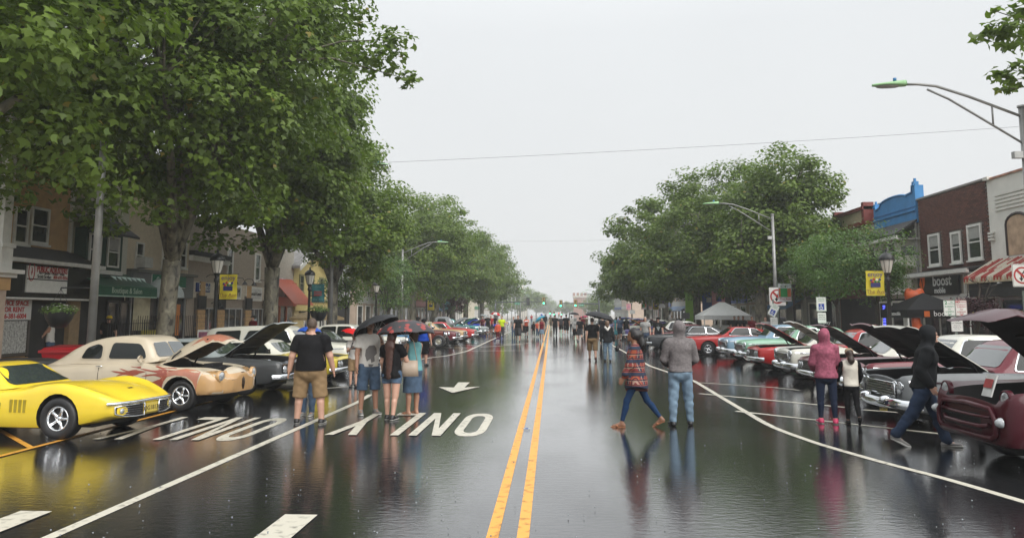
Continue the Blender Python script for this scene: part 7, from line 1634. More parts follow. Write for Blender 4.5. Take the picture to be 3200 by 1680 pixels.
def person(label, x, y, face, h=1.75, wt=1.0, skin=SKP, hair=None, hs='short', top=None, bottom=None, shoes=SH_BLK, sleeve='short', legs='shorts', vox=.0138, lean=0.0,
           l_leg=(0,0), r_leg=(0,0), l_arm=(5,10,12), r_arm=(5,10,12), hood=False, hem=None, head_yaw=0, head_pitch=0, hat=None, group=None, sock=None, female=False, belly=0.0, stance=.0, hem_mat=None, short_len=.52, sleeve_len=.62, under_top=None, flare=0.0, skirt=False, glove=None, cat='person', sole=None, sandal=False, detail=True, hair_len=0.0, poncho=False, grip=False):
    """face = heading in degrees (0 looks to +x, 90 looks away along +y, 270 towards the camera). legs: (swing forward, knee bend); arms: (swing forward, outwards, elbow bend) in degrees."""
    t = thing('person', label, cat, (x, y, 0), R(face-90), group)   # local +y is forward, +x is the person's right
    S = h/1.75; W = wt
    hipz = .90*S; shz = 1.43*S; cz = 1.62*S
    hipw = .095*S*W**.6; shw = .185*S*W**.35*(.9 if female else 1.0)
    def fwd(a): return V([0, math.sin(R(a)), -math.cos(R(a))])
    J = {}
    for sd, nm, lg in ((1,'r',r_leg),(-1,'l',l_leg)):
        hip = V([sd*hipw, 0, hipz-.02*S]); d1 = fwd(lg[0]); d1 = d1+V([sd*stance*.5,0,0]); d1 /= np.linalg.norm(d1); kn = hip+d1*.43*S
        d2 = fwd(lg[0]-lg[1])+V([sd*stance*.4,0,0]); d2 /= np.linalg.norm(d2); an = kn+d2*.40*S; J[nm] = [hip, kn, an, lg]
    low = min(J[k][2][2] for k in 'lr'); dz = .075*S-low
    for k in 'lr':
        for i in range(3): J[k][i] = J[k][i]+V([0,0,dz])
    hipz += dz; shz += dz; cz += dz
    Lx = lambda z: math.tan(R(lean))*(z-hipz) if z > hipz else 0
    pel = V([0,0,hipz]); chest = V([0,Lx(shz-.15*S),shz-.15*S]); neck = V([0,Lx(shz)+.0,shz+.03*S]); head = V([0,Lx(cz)+.02*S+math.sin(R(head_pitch))*.05*S,cz+.02*S-abs(math.sin(R(head_pitch)))*.02*S])
    A = {}
    for sd, nm, ar in ((1,'r',r_arm),(-1,'l',l_arm)):
        sh = V([sd*shw, Lx(shz)-.005, shz-.035*S]); f, o, e = ar[:3]; inw = ar[3] if len(ar) > 3 else 0
        M_ = rotm('Y', -sd*R(o)) @ rotm('X', R(f)); d1 = M_ @ V([0,0,-1.]); el = sh+d1*.29*S
        M2 = rotm('Y', -sd*R(o)*.6) @ rotm('X', R(f+e)) ; d2 = M2 @ V([0,0,-1.]); d2 = rotm('Z', sd*R(inw)) @ d2; wr_ = el+d2*.245*S; A[nm] = [sh, el, wr_, d2]
    lo = V([-.55,-.62,-.02])*max(S,.8); hi = V([.55,.62,1.98*max(S,.6)])
    mx = np.max([np.abs(A[k][j]) for k in 'lr' for j in (1,2)], axis=0); hi[0] = max(mx[0]+.28, .42); lo[0] = -hi[0]; 
    ys = [J[k][i][1] for k in 'lr' for i in range(3)]+[A[k][i][1] for k in 'lr' for i in range(3)]+[head[1]]
    lo[1] = min(ys)-.34*S; hi[1] = max(ys)+.36*S; hi[2] = max(head[2]+.2*S, max(A[k][2][2] for k in 'lr')+.2)
    ft = lambda an, lg: V([0, math.cos(R(lg[0]-lg[1])*.35), math.sin(R(lg[0]-lg[1])*.9) if (lg[0]-lg[1]) < -20 else 0])
    def torso(F, g, k=.05):
        b = belly
        F.cone(pel+V([0,0,.02*S]), pel+V([0,Lx(hipz+.15*S),.15*S]), .128*S*W**.8+g, .122*S*W**.8*(.88 if female else 1)+g, k, .74+.12*b)
        F.ell(pel+V([hipw*.55,-.035*S,-.03*S]), V([.105,.105,.11])*S*W**.6+g, k); F.ell(pel+V([-hipw*.55,-.035*S,-.03*S]), V([.105,.105,.11])*S*W**.6+g, k)
        F.cone(pel+V([0,Lx(hipz+.16*S),.16*S]), chest, .125*S*W**.8*(.88 if female else 1)+g, .148*S*W**.45*(.9 if female else 1)+g, k, .72)
        F.ell(chest+V([0,0,.02*S]), V([.175*W**.4*(.88 if female else 1),.115*W**.4,.15])*S+g, k)
        if b: F.ell(pel+V([0,.07*S*b,.14*S]), V([.17*W**.5,.15*W**.5,.17])*S+g, k); F.ell(pel+V([.10*S,-.0,.12*S]), V([.11,.12,.15])*S+g, k); F.ell(pel+V([-.10*S,-.0,.12*S]), V([.11,.12,.15])*S+g, k)
        if female: F.ell(chest+V([.075*S,.095*S,-.0]), V([.065,.05,.065])*S*W**.4+g, k*.6); F.ell(chest+V([-.075*S,.095*S,0]), V([.065,.05,.065])*S*W**.4+g, k*.6)
        for nm, sd in (('r',1),('l',-1)): F.cone(V([sd*.05*S,Lx(shz),shz+.005*S]), A[nm][0]+V([-sd*.01,0,.0]), .052*S*W**.3+g, .055*S*W**.35+g, .04, 1)
    def arm(F, g, up=1.0, lowf=1.0, k=.02):
        for nm in 'rl':
            sh, el, wr_, d2 = A[nm]; F.cone(sh, sh+(el-sh)*up, (.056*W**.6)*S+g, (.056*W**.6-(.014*W**.6)*up)*S+g, k)
            if lowf > 0: F.cone(el, el+(wr_-el)*lowf, .043*S*W**.5+g, (.043*W**.5-(.016)*lowf)*S+g, k)
    def leg(F, g, up=1.0, lowf=1.0, k=.025, gl=None, g2=None):
        g2 = g if g2 is None else g2
        for nm in 'rl':
            hip, kn, an, lg = J[nm][:4]; F.cone(hip, hip+(kn-hip)*up, .088*S*W**.6+g, (.088*W**.6-(.03*W**.3)*up)*S+g*(1-up)+g2*up, k)
            if lowf > 0:
                F.cone(kn, an if lowf == 1 else kn+(an-kn)*lowf, .054*S*W**.4+g2, (.054*W**.4-.018*lowf)*S+g2, k)
                ca = kn+(an-kn)*.30; bk = np.cross(an-kn, V([1,0,0])); bk = bk/np.linalg.norm(bk); bk = bk*(-1 if bk[1] > 0 else 1); F.cone(ca+bk*.016*S, kn+(an-kn)*.55+bk*.008*S, .048*S*W**.45+g2, .036*S*W**.45+g2, k)
    # --- body: one continuous surface
    F = Field(vox, lo, hi)
    F.cone(neck-V([0,0,.05*S]), head-V([0,.01*S,.06*S]), .056*S*W**.3, .05*S, .03)
    hy = R(head_yaw); hr = rotm('Z', hy)
    def H(v): return head+hr @ (V(v)*S)
    F.ell(H((0,-.008,.02)), V([.075,.094,.108])*S, .02, hy); F.ell(H((0,.03,-.055)), V([.052,.055,.062])*S, .03, hy)
    if detail:
        F.cone(H((0,.088,.0)), H((0,.108,-.030)), .009*S, .014*S, .008); F.ell(H((0,.083,-.092)), V([.022,.02,.018])*S, .015, hy)
        for sd in (1,-1): F.ell(H((sd*.076,-.008,-.01)), V([.012,.02,.032])*S, .006, hy); F.cone(H((sd*.034,.088,.022)), H((sd*.012,.094,.022)), .008*S, .008*S, .012)
        F.cone(H((-.02,.086,-.062)), H((.02,.086,-.062)), .009*S, .009*S, .01)
    torso(F, 0); arm(F, 0); leg(F, 0)
    for nm, sd in (('r',1),('l',-1)):
        sh, el, wr_, d2 = A[nm]; d2 = d2/np.linalg.norm(d2); side = V([sd,0,0])-d2*(sd*d2[0]); side /= np.linalg.norm(side)+1e-9; pn = side; wd = np.cross(d2, pn); wd /= np.linalg.norm(wd)+1e-9
        if wd[1] < 0: wd = -wd
        pm = wr_+d2*.05*S; F.cone(wr_-d2*.01, wr_+d2*.02*S, .026*S, .028*S, .015); F.cone(wr_+d2*.03*S, wr_+d2*.075*S, .038*S, .04*S, .015, .45, pn)
        fr_ = max(.0085*S, vox*.78)
        curl = -pn*(.6 if grip else .25)
        for i in range(4):
            L_ = (.066,.074,.068,.054)[i]*S; b0 = wr_+d2*.09*S+wd*(.029-.0195*i)*S; m0 = b0+d2*L_*.5+curl*L_*.12; e0 = m0+d2*L_*(.1 if grip else .42)+curl*L_*(.55 if grip else .3); F.cone(b0, m0, fr_, fr_*.95, .004); F.cone(m0, e0, fr_*.95, fr_*.8, .004)
        b0 = wr_+d2*.03*S+wd*.028*S; m0 = b0+d2*.028*S+wd*.022*S+curl*.012*S; F.cone(b0, m0, fr_*1.15, fr_*1.1, .01); F.cone(m0, m0+d2*.03*S+wd*.004*S+curl*.012*S, fr_*1.1, fr_*.9, .006)
    for nm, sd in (('r',1),('l',-1)):
        an, lg = J[nm][2], J[nm][3]; f = ft(an, lg); tw = V([sd*.14,0,0]); f = f+tw; f /= np.linalg.norm(f); fl_ = V([0,0,-.045*S]); hl = an+fl_-f*.035*S; hl[2] = max(hl[2], .03*S); tp = an+f*.15*S; tp[2] = max(.024*S, tp[2]-.05*S*(1 if f[2] >= 0 else 1)); 
        F.cone(an, hl, .034*S, .032*S, .02); F.cone(hl, tp, .03*S, .026*S, .02); F.cone(an+V([0,0,-.01*S]), tp*.6+an*.4, .03*S, .024*S, .02)
        J[nm].append((hl, tp, f))
    link('body', F.mesh('body', skin), t)
    # --- trousers / shorts
    if bottom:
        F = Field(vox, lo, hi); g = .012*S
        for sd in (1,-1): F.ell(pel+V([sd*hipw*.55,-.035*S,-.03*S]), V([.105,.105,.11])*S*W**.6+g+.003, .05)
        F.cone(pel+V([0,0,.0]), pel+V([0,Lx(hipz+.1*S),.10*S]), .134*S*W**.8+g, .128*S*W**.8+g, .05, .76+.1*belly)
        if belly: F.ell(pel+V([0,.06*S*belly,.08*S]), V([.165*W**.5,.14*W**.5,.12])*S+g, .05)
        if legs == 'long' or legs == 'slim':
            sl = legs == 'slim'; leg(F, g if not sl else .006, 1, .97 if not sl else .86, .03, g2=(.020*S if not sl else .005))
            if flare:
                for nm in 'rl': F.cone(J[nm][1]+(J[nm][2]-J[nm][1])*.4, J[nm][2]+V([0,0,.02*S]), .055*S, .055*S+flare*S, .02)
            if not sl: F.wrinkle(.0035, 31, x)
            zt_ = hipz+.10*S; F.clip(lambda X, Y, Z: Z-zt_)
        else:
            ln = short_len
            for nm in 'rl':
                hip, kn, an, lg = J[nm][:4]; dd = kn-hip; L_ = ln/.52
                e = hip+dd*min(1.0, L_*1.0); F.cone(hip, e, .092*S*W**.6+g, (.074*W**.5+.012+.01*flare)*S+g, .03)
                if L_ > 1: e2 = kn+(an-kn)*(L_-1); F.cone(e, e2, (.074*W**.5+.012)*S+g, .078*S*W**.5+g, .02); e = e2; dd = an-kn
            if skirt: F.cone(pel-V([0,0,.03*S]), pel-V([0,-.0,ln*.75*S]), .15*S*W**.7, .19*S*W**.7, .03, .8)
            zt_ = hipz+.10*S; 
            if not skirt:
                for nm in 'rl':
                    hip, kn, an, lg = J[nm][:4]; 
                zc_ = {nm: (J[nm][0]+(J[nm][1]-J[nm][0])*min(1, ln/.52))+( (J[nm][2]-J[nm][1])*max(0, ln/.52-1)) for nm in 'rl'}
                F.wrinkle(.003, 34, y)
                pr, pl = zc_['r'], zc_['l']; dr = (J['r'][1]-J['r'][0]); dr /= np.linalg.norm(dr); dl = (J['l'][1]-J['l'][0]); dl /= np.linalg.norm(dl)
                F.clip(lambda X, Y, Z: np.maximum(Z-zt_, np.where(X > 0, (X-pr[0])*dr[0]+(Y-pr[1])*dr[1]+(Z-pr[2])*dr[2], (X-pl[0])*dl[0]+(Y-pl[1])*dl[1]+(Z-pl[2])*dl[2])))
            else: F.clip(lambda X, Y, Z: np.maximum(Z-zt_, (hipz-ln*.75*S)-Z))
        link('trousers' if legs in ('long','slim') else ('skirt' if skirt else 'shorts'), F.mesh('trousers', bottom), t)
    # --- top
    if top:
        F = Field(vox, lo, hi); g = (.018 if not hood else .030)*S; torso(F, g, .06)
        hz_ = hipz+(.02 if hem is None else hem)*S
        if hz_ < hipz+.03*S:
            F.cone(V([0,Lx(hipz+.2*S)*.8,hipz+.2*S]), V([0,-.005,hz_-.02]), .135*S*W**.8+g+.004, .150*S*W**.8+g, .06, .76+.1*belly)
        if sleeve == 'none': arm(F, .008, .12, 0)
        elif sleeve == 'short': arm(F, g+.006, sleeve_len, 0)
        else: arm(F, g*.85+.004, 1, .95)
        if poncho:
            F.cone(chest, pel-V([0,0,.16*S]), .17*S, .29*S, .06, .72)
            for nm in 'rl': F.cone(A[nm][0], A[nm][1], .075*S, .095*S, .04); F.cone(A[nm][1], A[nm][1]*.35+A[nm][2]*.65, .07*S, .08*S, .03)
        if hood: F.cone(neck-V([0,0,.02*S]), head+V([0,-.02*S,.0]), .095*S, .10*S, .03); F.ell(head+V([0,-.022*S,.028*S]), V([.108,.125,.135])*S, .03)
        else: F.cone(neck-V([0,0,.06*S]), neck-V([0,0,.015*S]), .07*S, .062*S, .03)
        F.wrinkle(.0045, 17, x+y)
        if sleeve == 'none': F.clip(lambda X, Y, Z: np.abs(X)-(shw*.92)+0*Y+0*Z)
        slp = .25 if poncho else 0
        nk = neck[2]+(.035*S if not hood else .5)
        hd = H((0,0,0)); fv = hr @ V([0,1,0])
        def cf(X, Y, Z):
            m_ = (hz_ + slp*X*0+ (.10*S*np.abs(X)/.3 if poncho else 0) - Z)
            m_ = np.maximum(m_, Z-nk)
            if sleeve == 'short':
                for nm in 'rl':
                    sh, el = A[nm][0], A[nm][1]; d = (el-sh)/np.linalg.norm(el-sh); c = sh+(el-sh)*sleeve_len; sd = 1 if nm == 'r' else -1
                    pl_ = (X-c[0])*d[0]+(Y-c[1])*d[1]+(Z-c[2])*d[2]; rad = np.sqrt((X-c[0])**2+(Y-c[1])**2+(Z-c[2])**2)
                    m_ = np.maximum(m_, np.where((sd*X > shw*.86) & (rad < .16*S*W**.5) & (rad*rad-pl_*pl_ < (.082*S*W**.6)**2), pl_, -1))
            return m_
        F.clip(cf)
        if hood:   # face opening
            c = hd+fv*.13*S+V([0,0,-.01]); rr = .085*S
            F.clip(lambda X, Y, Z: rr-np.sqrt((X-c[0])**2+(Y-c[1])**2+((Z-c[2])*.75)**2))
        link('hoodie' if hood else ('poncho' if poncho else 'shirt'), F.mesh('shirt', top), t)
        if under_top:
            F = Field(vox, V([-.3,-.25,hz_-.08]), V([.3,.25,hz_+.05])); F.cone(pel+V([0,0,.1]), V([0,0,hz_-.12]), .155*S*W**.8, .155*S*W**.8, .02, .76); z0_ = hz_-.045; F.clip(lambda X, Y, Z: z0_-Z); link('undershirt', F.mesh('undershirt', under_top), t)
    # --- hair
    hb = hair
    if hair and not hood:
        F = Field(max(vox, .0135), head-V([.22,.32,.30+hair_len])*1.0, head+V([.22,.2,.2]))
        if hs == 'bald': pass
        F.ell(H((0,-.014,.030)), V([.083,.098,.110])*S, .02, hy)
        if hs in ('long','pony','bob'): F.ell(H((0,-.04,-.0)), V([.088,.09,.10])*S, .03, hy)
        if hs == 'bob': F.cone(H((0,-.04,-.02)), H((0,-.045,-.11)), .085*S, .08*S, .03)
        if hs == 'long': F.cone(H((0,-.07,.0)), H((0,-.15,-.20)), .08*S, .095*S, .04, .55); F.cone(H((0,-.15,-.18)), H((0,-.185,-.20-hair_len)), .095*S, .06*S, .04, .45)
        if hs == 'pony': F.ell(H((0,-.115,.03)), V([.06,.06,.06])*S, .02); F.cone(H((0,-.13,.0)), H((.01,-.16,-.16)), .055*S, .075*S, .03); F.cone(H((.01,-.16,-.14)), H((.02,-.15,-.2-hair_len)), .07*S, .03*S, .03)
        if hs in ('long','pony','bob'): F.wrinkle(.002, 45, 1)
        # cut the face free
        f0 = .030 if hs in ('short','buzz') else .045; zc_ = .035 if hs != 'buzz' else .05; bk = -.045 if hs in ('short','buzz') else -9
        c0 = H((0,0,0)); ca, sa = math.cos(-hy), math.sin(-hy)
        def cf(X, Y, Z):
            xl = (X-c0[0])*ca-(Y-c0[1])*sa; yl = (X-c0[0])*sa+(Y-c0[1])*ca; zl = Z-c0[2]
            front = np.minimum(yl-f0*S, (.055*S)-zl)       # >0 in the face region below the hairline
            m_ = front+0*xl
            if hs in ('short','buzz'): m_ = np.maximum(m_, (bk*S)-zl); m_ = np.maximum(m_, np.minimum((-.012*S)-zl, yl+.02*S))
            return m_
        F.clip(cf); link('hair', F.mesh('hair', hair), t)
    if hat:
        hc = H((0,-.01,.045)); mb = MB(); M3 = Matrix.Translation(Vector(hc)) @ Matrix.Rotation(hy,4,'Z')
        mb.lathe([(.001,.085*S),(.05*S,.085*S),(.088*S,.05*S),(.102*S,.0),(.102*S,-.02*S)], (0,0,0), n=16); v = mb.v; mb.v = [tuple(M3 @ Vector((p[0], p[1]*1.12, p[2]))) for p in v]
        bs = hat[1]; P_ = [(-.07,.075*bs),(-.06,.14*bs),(0,.17*bs),(.06,.14*bs),(.07,.075*bs)]; mb.prism([(a*S, b_*S) for a, b_ in (P_ if bs > 0 else P_[::-1])], -.012*S, -.004*S, M3); mb.build('cap', hat[0], t)
    # --- shoes
    for nm in 'rl':
        hl, tp, f = J[nm][4]; an = J[nm][2]
        if sandal:
            F = Field(min(vox,.010), np.minimum(hl, tp)-.12, np.maximum(hl, an)+.12 if False else np.maximum(np.maximum(hl, tp), an)+.12); F.cone(hl-V([0,0,.028*S]), tp-V([0,0,.018*S])+f*.02, .036*S, .036*S, .01, .3, (0,0,1)); mid = hl*.35+tp*.65; F.cone(mid+V([-.03,0,.0]), mid+V([.03,0,.0]), .02*S, .02*S, .01); F.cone(an-V([.03,0,.03]), an+V([.03,0,-.03]), .014, .014, .01); link('sandal', F.mesh('sandal', shoes), t); continue
        lo_ = np.minimum(np.minimum(hl, tp), an)-.13; hi_ = np.maximum(np.maximum(hl, tp), an)+.13; vx = max(min(vox, .02), .0145)
        F = Field(vx, lo_, hi_); F.cone(hl+V([0,0,.005]), tp+f*.025*S, .043*S, .036*S, .03, .9, (0,0,1)); F.cone(an-V([0,0,.005*S]), hl*.7+tp*.3+V([0,0,.02*S]), .046*S, .045*S, .03); F.cone(hl, an, .043*S, .044*S, .02)
        zf = min(hl[2], tp[2]); 
        if f[2] >= 0: F.clip(lambda X, Y, Z: np.maximum(.004-Z, Z-(an[2]+.03*S)))
        link('shoe', F.mesh('shoe', shoes), t)
        if sole:
            F = Field(vx, lo_, hi_); F.cone(hl-V([0,0,.02*S]), tp+f*.03*S-V([0,0,.012*S]), .047*S, .043*S, .02, .5, (0,0,1))
            if f[2] >= 0: F.clip(lambda X, Y, Z: np.maximum(.002-Z, Z-.028*S))
            link('shoe_sole', F.mesh('shoe_sole', sole), t)
        if sock: MB().tube([tuple(J[nm][1]*.35+an*.65), tuple(an)], [.045*S, .040*S], 10).build('sock', sock, t)
    if detail and not (30 < (face % 360) < 150 and head_yaw == 0):
        for sd in (1,-1):
            c = H((sd*.031,.083,.012)); MB().lathe([(.001,.011*S),(.009*S,.007*S),(.011*S,0)], c, axis='Y', n=8, rot=Matrix.Rotation(0,3,'Z')).build('eye', BLACK, t)
        MB().tube([H((-.02,.093,-.064)), H((0,.097,-.062)), H((.02,.093,-.064))], .0045*S, 5).build('lips', mat('lips', (.3,.1,.08), rough=.5), t)
    t['_S'] = S
    J['A'] = A; J['H'] = head; J['pel'] = pel; J['t'] = t; J['hipz'] = hipz; J['chest'] = chest
    return J
def wpos(J, p): 
    t = J['t']; return (Matrix.Translation(t.location) @ Matrix.Rotation(t.rotation_euler.z,4,'Z')) @ Vector(p)
def umbrella(label, tip, hand, rad, m, m2=None, depth=.3, spec=None, panels=8, pattern=None, group='umbrellas held in the street'):
    """tip = world point of the ferrule; hand = world point of the grip."""
    tip = Vector(tip); hand = Vector(hand); ax = (tip-hand).normalized(); q_ = ax.to_track_quat('Z', 'Y')
    t = thing('umbrella', label, 'umbrella', hand, 0, group); t.rotation_mode = 'QUATERNION'; t.rotation_quaternion = q_; H_ = (tip-hand).length
    mats = [m, m2 or m]; nr_ = 7; sub = 4; mb = MB(); v = []
    for i in range(nr_+1):
        f = i/nr_; ph = f*1.12
        for k in range(panels*sub):
            a = 2*math.pi*k/(panels*sub); kk = (k % sub)/sub; sag = 1-.075*f*f*math.sin(math.pi*kk)**1; r = rad*math.sin(ph)/math.sin(1.12)*sag; z = H_-.04-depth*(1-math.cos(ph))/(1-math.cos(1.12))+.03*f*math.sin(math.pi*kk)*.6
            v.append((r*math.cos(a), r*math.sin(a), z))
    n_ = panels*sub
    for i in range(nr_):
        for k in range(n_): mb.add([], []); mb.f.append([i*n_+k, i*n_+(k+1)%n_, (i+1)*n_+(k+1)%n_, (i+1)*n_+k]); mb.m.append((k//sub) % 2 if m2 else 0); mb.sm.append(True)
    mb.v = v; link('canopy', mb.mesh('canopy', mats), t)
    mb = MB(); mb.tube([(0,0,-.02),(0,0,H_+.03)], .006, 6); 
    for k in range(panels):
        a = 2*math.pi*k/panels; mb.tube([(rad*math.sin(ph)/math.sin(1.12)*math.cos(a), rad*math.sin(ph)/math.sin(1.12)*math.sin(a), H_-.05-depth*(1-math.cos(ph))/(1-math.cos(1.12))) for ph in (0.02,.3,.6,.9,1.12)], .004, 3, cap=False); mb.tube([(0,0,H_-depth-.12),(rad*.5*math.cos(a), rad*.5*math.sin(a), H_-.05-depth*.22)], .003, 3, cap=False)
    mb.build('ribs', STEEL, t); MB().tube([(0,0,-.10),(0,0,.06)], .014, 8).build('handle', BLACK, t)
    return t
UBK = cloth('umbrella_black', (.016,.017,.019), rough=.5); UBK2 = cloth('umbrella_charcoal', (.03,.031,.034), rough=.5); URD = cloth('umbrella_red', (.5,.01,.012), rough=.5); UWH = cloth('umbrella_white', (.6,.58,.56), rough=.5); UTL = cloth('umbrella_turquoise', (.02,.25,.36), rough=.5); UBL = cloth('umbrella_blue', (.02,.08,.4), rough=.5); UGY = cloth('umbrella_grey', (.25,.27,.27), rough=.5); UPK = cloth('umbrella_pink', (.45,.03,.09), rough=.5)
UFL, n, b = node_mat('floral_umbrella_cloth'); t_ = n.nodes.new('ShaderNodeTexCoord'); vo = n.nodes.new('ShaderNodeTexVoronoi'); vo.inputs['Scale'].default_value = 6.5; n.links.new(t_.outputs['Object'], vo.inputs['Vector']); nz = n.nodes.new('ShaderNodeTexNoise'); nz.inputs['Scale'].default_value = 14; n.links.new(t_.outputs['Object'], nz.inputs['Vector'])
ad = n.nodes.new('ShaderNodeMath'); ad.operation = 'MULTIPLY_ADD'; ad.inputs[1].default_value = .45; n.links.new(nz.outputs['Fac'], ad.inputs[0]); n.links.new(vo.outputs['Distance'], ad.inputs[2]); cr = n.nodes.new('ShaderNodeValToRGB'); cr.color_ramp.interpolation = 'LINEAR'
cr.color_ramp.elements[0].position = .575; cr.color_ramp.elements[0].color = (.27,.04,.035,1); cr.color_ramp.elements[1].position = .62; cr.color_ramp.elements[1].color = (.03,.028,.032,1); n.links.new(ad.outputs[0], cr.inputs[0]); n.links.new(cr.outputs[0], b.inputs['Base Color']); b.inputs['Roughness'].default_value = .5

# --- near people
def at(u, v): return ground(u, v)
M1 = person('heavy man in black t-shirt and khaki cargo shorts seen from behind', *at(966,1322), 95, h=1.86, wt=1.75, belly=.6, skin=SKP, hair=HBD, hs='buzz', top=C_BLK, bottom=C_KHA, short_len=.56, shoes=SH_BLK, sole=SH_WHT, hem=-.02, l_arm=(-3,19,10), r_arm=(3,19,16), stance=.22, l_leg=(2,2), r_leg=(-2,2), sleeve_len=.72)
for s in (1,-1): MB().box((0,0,0),(.03,.16,.18)).build('cargo_pocket', C_KHA, M1['t'], loc=(s*.235,-.02,.62), rot=(0,-s*.08,0))
M2 = person('man in grey hooded sweatshirt and faded jeans seen from behind', *at(2130,1328), 92, h=1.80, wt=1.15, skin=SKP, top=C_GRY, bottom=C_LDEN, legs='long', hood=True, sleeve='long', shoes=SH_BLK, hem=.0, under_top=C_BLK, l_arm=(10,16,55,25), r_arm=(10,16,55,25), stance=.16, l_leg=(-4,3), r_leg=(5,5), head_pitch=3)
M3 = person('woman in red and blue plaid poncho and blue leggings striding left', *at(1992,1333), 172, h=1.74, wt=.82, female=True, skin=SKB, hair=HBL, hs='pony', hair_len=.12, top=PLD, bottom=C_LEG, legs='slim', sleeve='long', poncho=True, hem=-.25, shoes=SH_TAN, sandal=True, l_leg=(24,10), r_leg=(-24,14), l_arm=(16,6,14), r_arm=(-14,8,10), lean=2)
M4 = person('woman in dusty pink hoodie, navy jeans and pink trainers', *at(2588,1322), 84, h=1.66, wt=1.12, female=True, skin=SKP, top=C_PNK, bottom=C_NAVY, legs='slim', hood=True, sleeve='long', shoes=SH_PNK, sole=SH_WHT, hem=-.06, l_arm=(8,12,50,20), r_arm=(8,12,50,20), stance=.06, l_leg=(2,2), r_leg=(-3,3))
M5 = person('child in white padded vest, tan cap and black trousers', *at(2665,1325), 80, h=1.33, wt=.95, skin=SKP, hair=HBR, hs='pony', hair_len=.02, top=C_CRM, bottom=C_BLK, legs='slim', sleeve='none', hem=-.03, shoes=C_BLK2, hat=(cloth('tan_cap', (.33,.25,.17)), 1), l_leg=(3,3), r_leg=(-14,25), l_arm=(12,14,40,10), r_arm=(12,14,35,10))
F = Field(.011, (-.4,-.3,.5), (.4,.5,1.2)); S_ = 1.33/1.75
for nm in 'rl':
    sh, el, wr_, d2 = M5['A'][nm]; F.cone(sh, el, .058*S_+.006, .05*S_, .02); F.cone(el, wr_, .05*S_, .036*S_, .02)
link('sleeves', F.mesh('sleeves', C_BLK), M5['t'])
M6 = person('hunched man in dark hooded jacket and blue jeans striding right with hands in pockets', *at(2900,1395), 340, h=1.80, wt=1.25, skin=SKP, top=C_CHA, bottom=cloth('dark_blue_denim', (.025,.04,.075), var=.3, scale=7), legs='long', hood=True, sleeve='long', shoes=SH_GRY, sole=SH_WHT, hem=-.04, lean=7, l_leg=(20,4), r_leg=(-26,10), l_arm=(-24,10,52,12), r_arm=(-24,10,52,12), flare=.02, head_pitch=12)
for (a, b_) in (((.10,.17,1.24),(.22,.05,1.26)),((.23,.02,1.25),(.245,-.03,1.10))): pass
# --- umbrella group
M7 = person('man in white graphic t-shirt and denim shorts holding a black umbrella', *at(1150,1294), 300, h=1.84, wt=1.12, skin=SKT, hair=HBR, hs='short', top=C_WHT, bottom=C_DEN, short_len=.54, shoes=SH_GRY, sole=SH_WHT, l_arm=(38,8,100,25), r_arm=(5,10,15), hem=-.03, stance=.12, grip=True)
g_ = MB()
for poly in ([(-.12,1.32),(-.02,1.36),(.09,1.30),(.11,1.18),(.05,1.08),(-.03,1.02),(-.10,1.10)],[(-.07,1.0),(.05,1.02),(.07,.95),(-.05,.93)]): pass
bvm = bvh_of([c for c in M7['t'].children if c.name.startswith('shirt')][0].data)
for poly, mm in (([(-.11,1.30),(-.05,1.37),(.05,1.36),(.11,1.28),(.12,1.16),(.09,1.05),(.02,1.10),(.0,1.02),(-.07,1.05),(-.06,1.15),(-.12,1.20)], mat('faded_black_print', (.16,.15,.145), rough=.8)),([(-.05,.99),(.06,1.0),(.05,.95),(-.04,.94)], MATS['faded_black_print'])):
    v, f = patch(bvm, poly, 'y', 1, .004, .04); link('shirt_print', mk_mesh('shirt_print', v, f, [mm]), M7['t'])
M8 = person('woman with very long auburn hair in black top and denim shorts seen from behind', *at(1222,1310), 78, h=1.64, wt=1.22, female=True, skin=SKP, hair=HRD, hs='long', hair_len=.60, top=C_BLK, bottom=C_DEN, short_len=.22, shoes=SH_BLK, sole=SH_WHT, hem=-.10, l_arm=(10,12,20), r_arm=(25,20,105,20), l_leg=(3,3), r_leg=(-6,8), stance=-.03)
M9 = person('older woman in aqua tank top and blue skirt with a beige handbag', *at(1288,1294), 140, h=1.66, wt=1.25, female=True, skin=SKT, hair=HBD, hs='bob', top=C_AQU, bottom=C_DEN, skirt=True, short_len=.62, sleeve='none', shoes=SH_TAN, sandal=True, l_arm=(25,10,80,15), r_arm=(20,8,75,10), hem=-.02)
M10 = person('boy in white t-shirt and khaki shorts looking at a camera under a red umbrella', *at(1103,1209), 285, h=1.46, wt=.85, skin=SKP, hair=HLB, hs='short', top=C_WHT, bottom=C_KHA, short_len=.46, shoes=SH_BLK, l_arm=(28,5,85,25), r_arm=(28,5,85,25), hem=-.03)
M11 = person('woman in blue jeans facing the heavy man, face showing beside his head', *at(960,1298), 265, h=1.66, wt=1.0, female=True, skin=SKT, hair=HBR, hs='pony', top=C_DGR, bottom=C_DEN, legs='long', shoes=SH_GRY, sole=SH_WHT)
M12 = person('man in royal blue t-shirt and black shorts behind the floral umbrella', *at(1322,1142), 80, h=1.74, wt=1.35, skin=SKP, hair=HBR, hs='short', top=C_BLU, bottom=C_BLK, short_len=.56, shoes=SH_BLK, sock=C_WHT, vox=.014, hat=(C_BLK, 1))
# camera in the boy's hands
h_ = wpos(M10, (M10['A']['l'][2]+M10['A']['r'][2])/2+V([0,.07,.02])); MB().bb(-.07,.07,-.03,.03,-.04,.05).build('camera_in_hand', BLACK, label='small black camera held by the boy in white', cat='camera', loc=h_, rot=(0,0,.3))
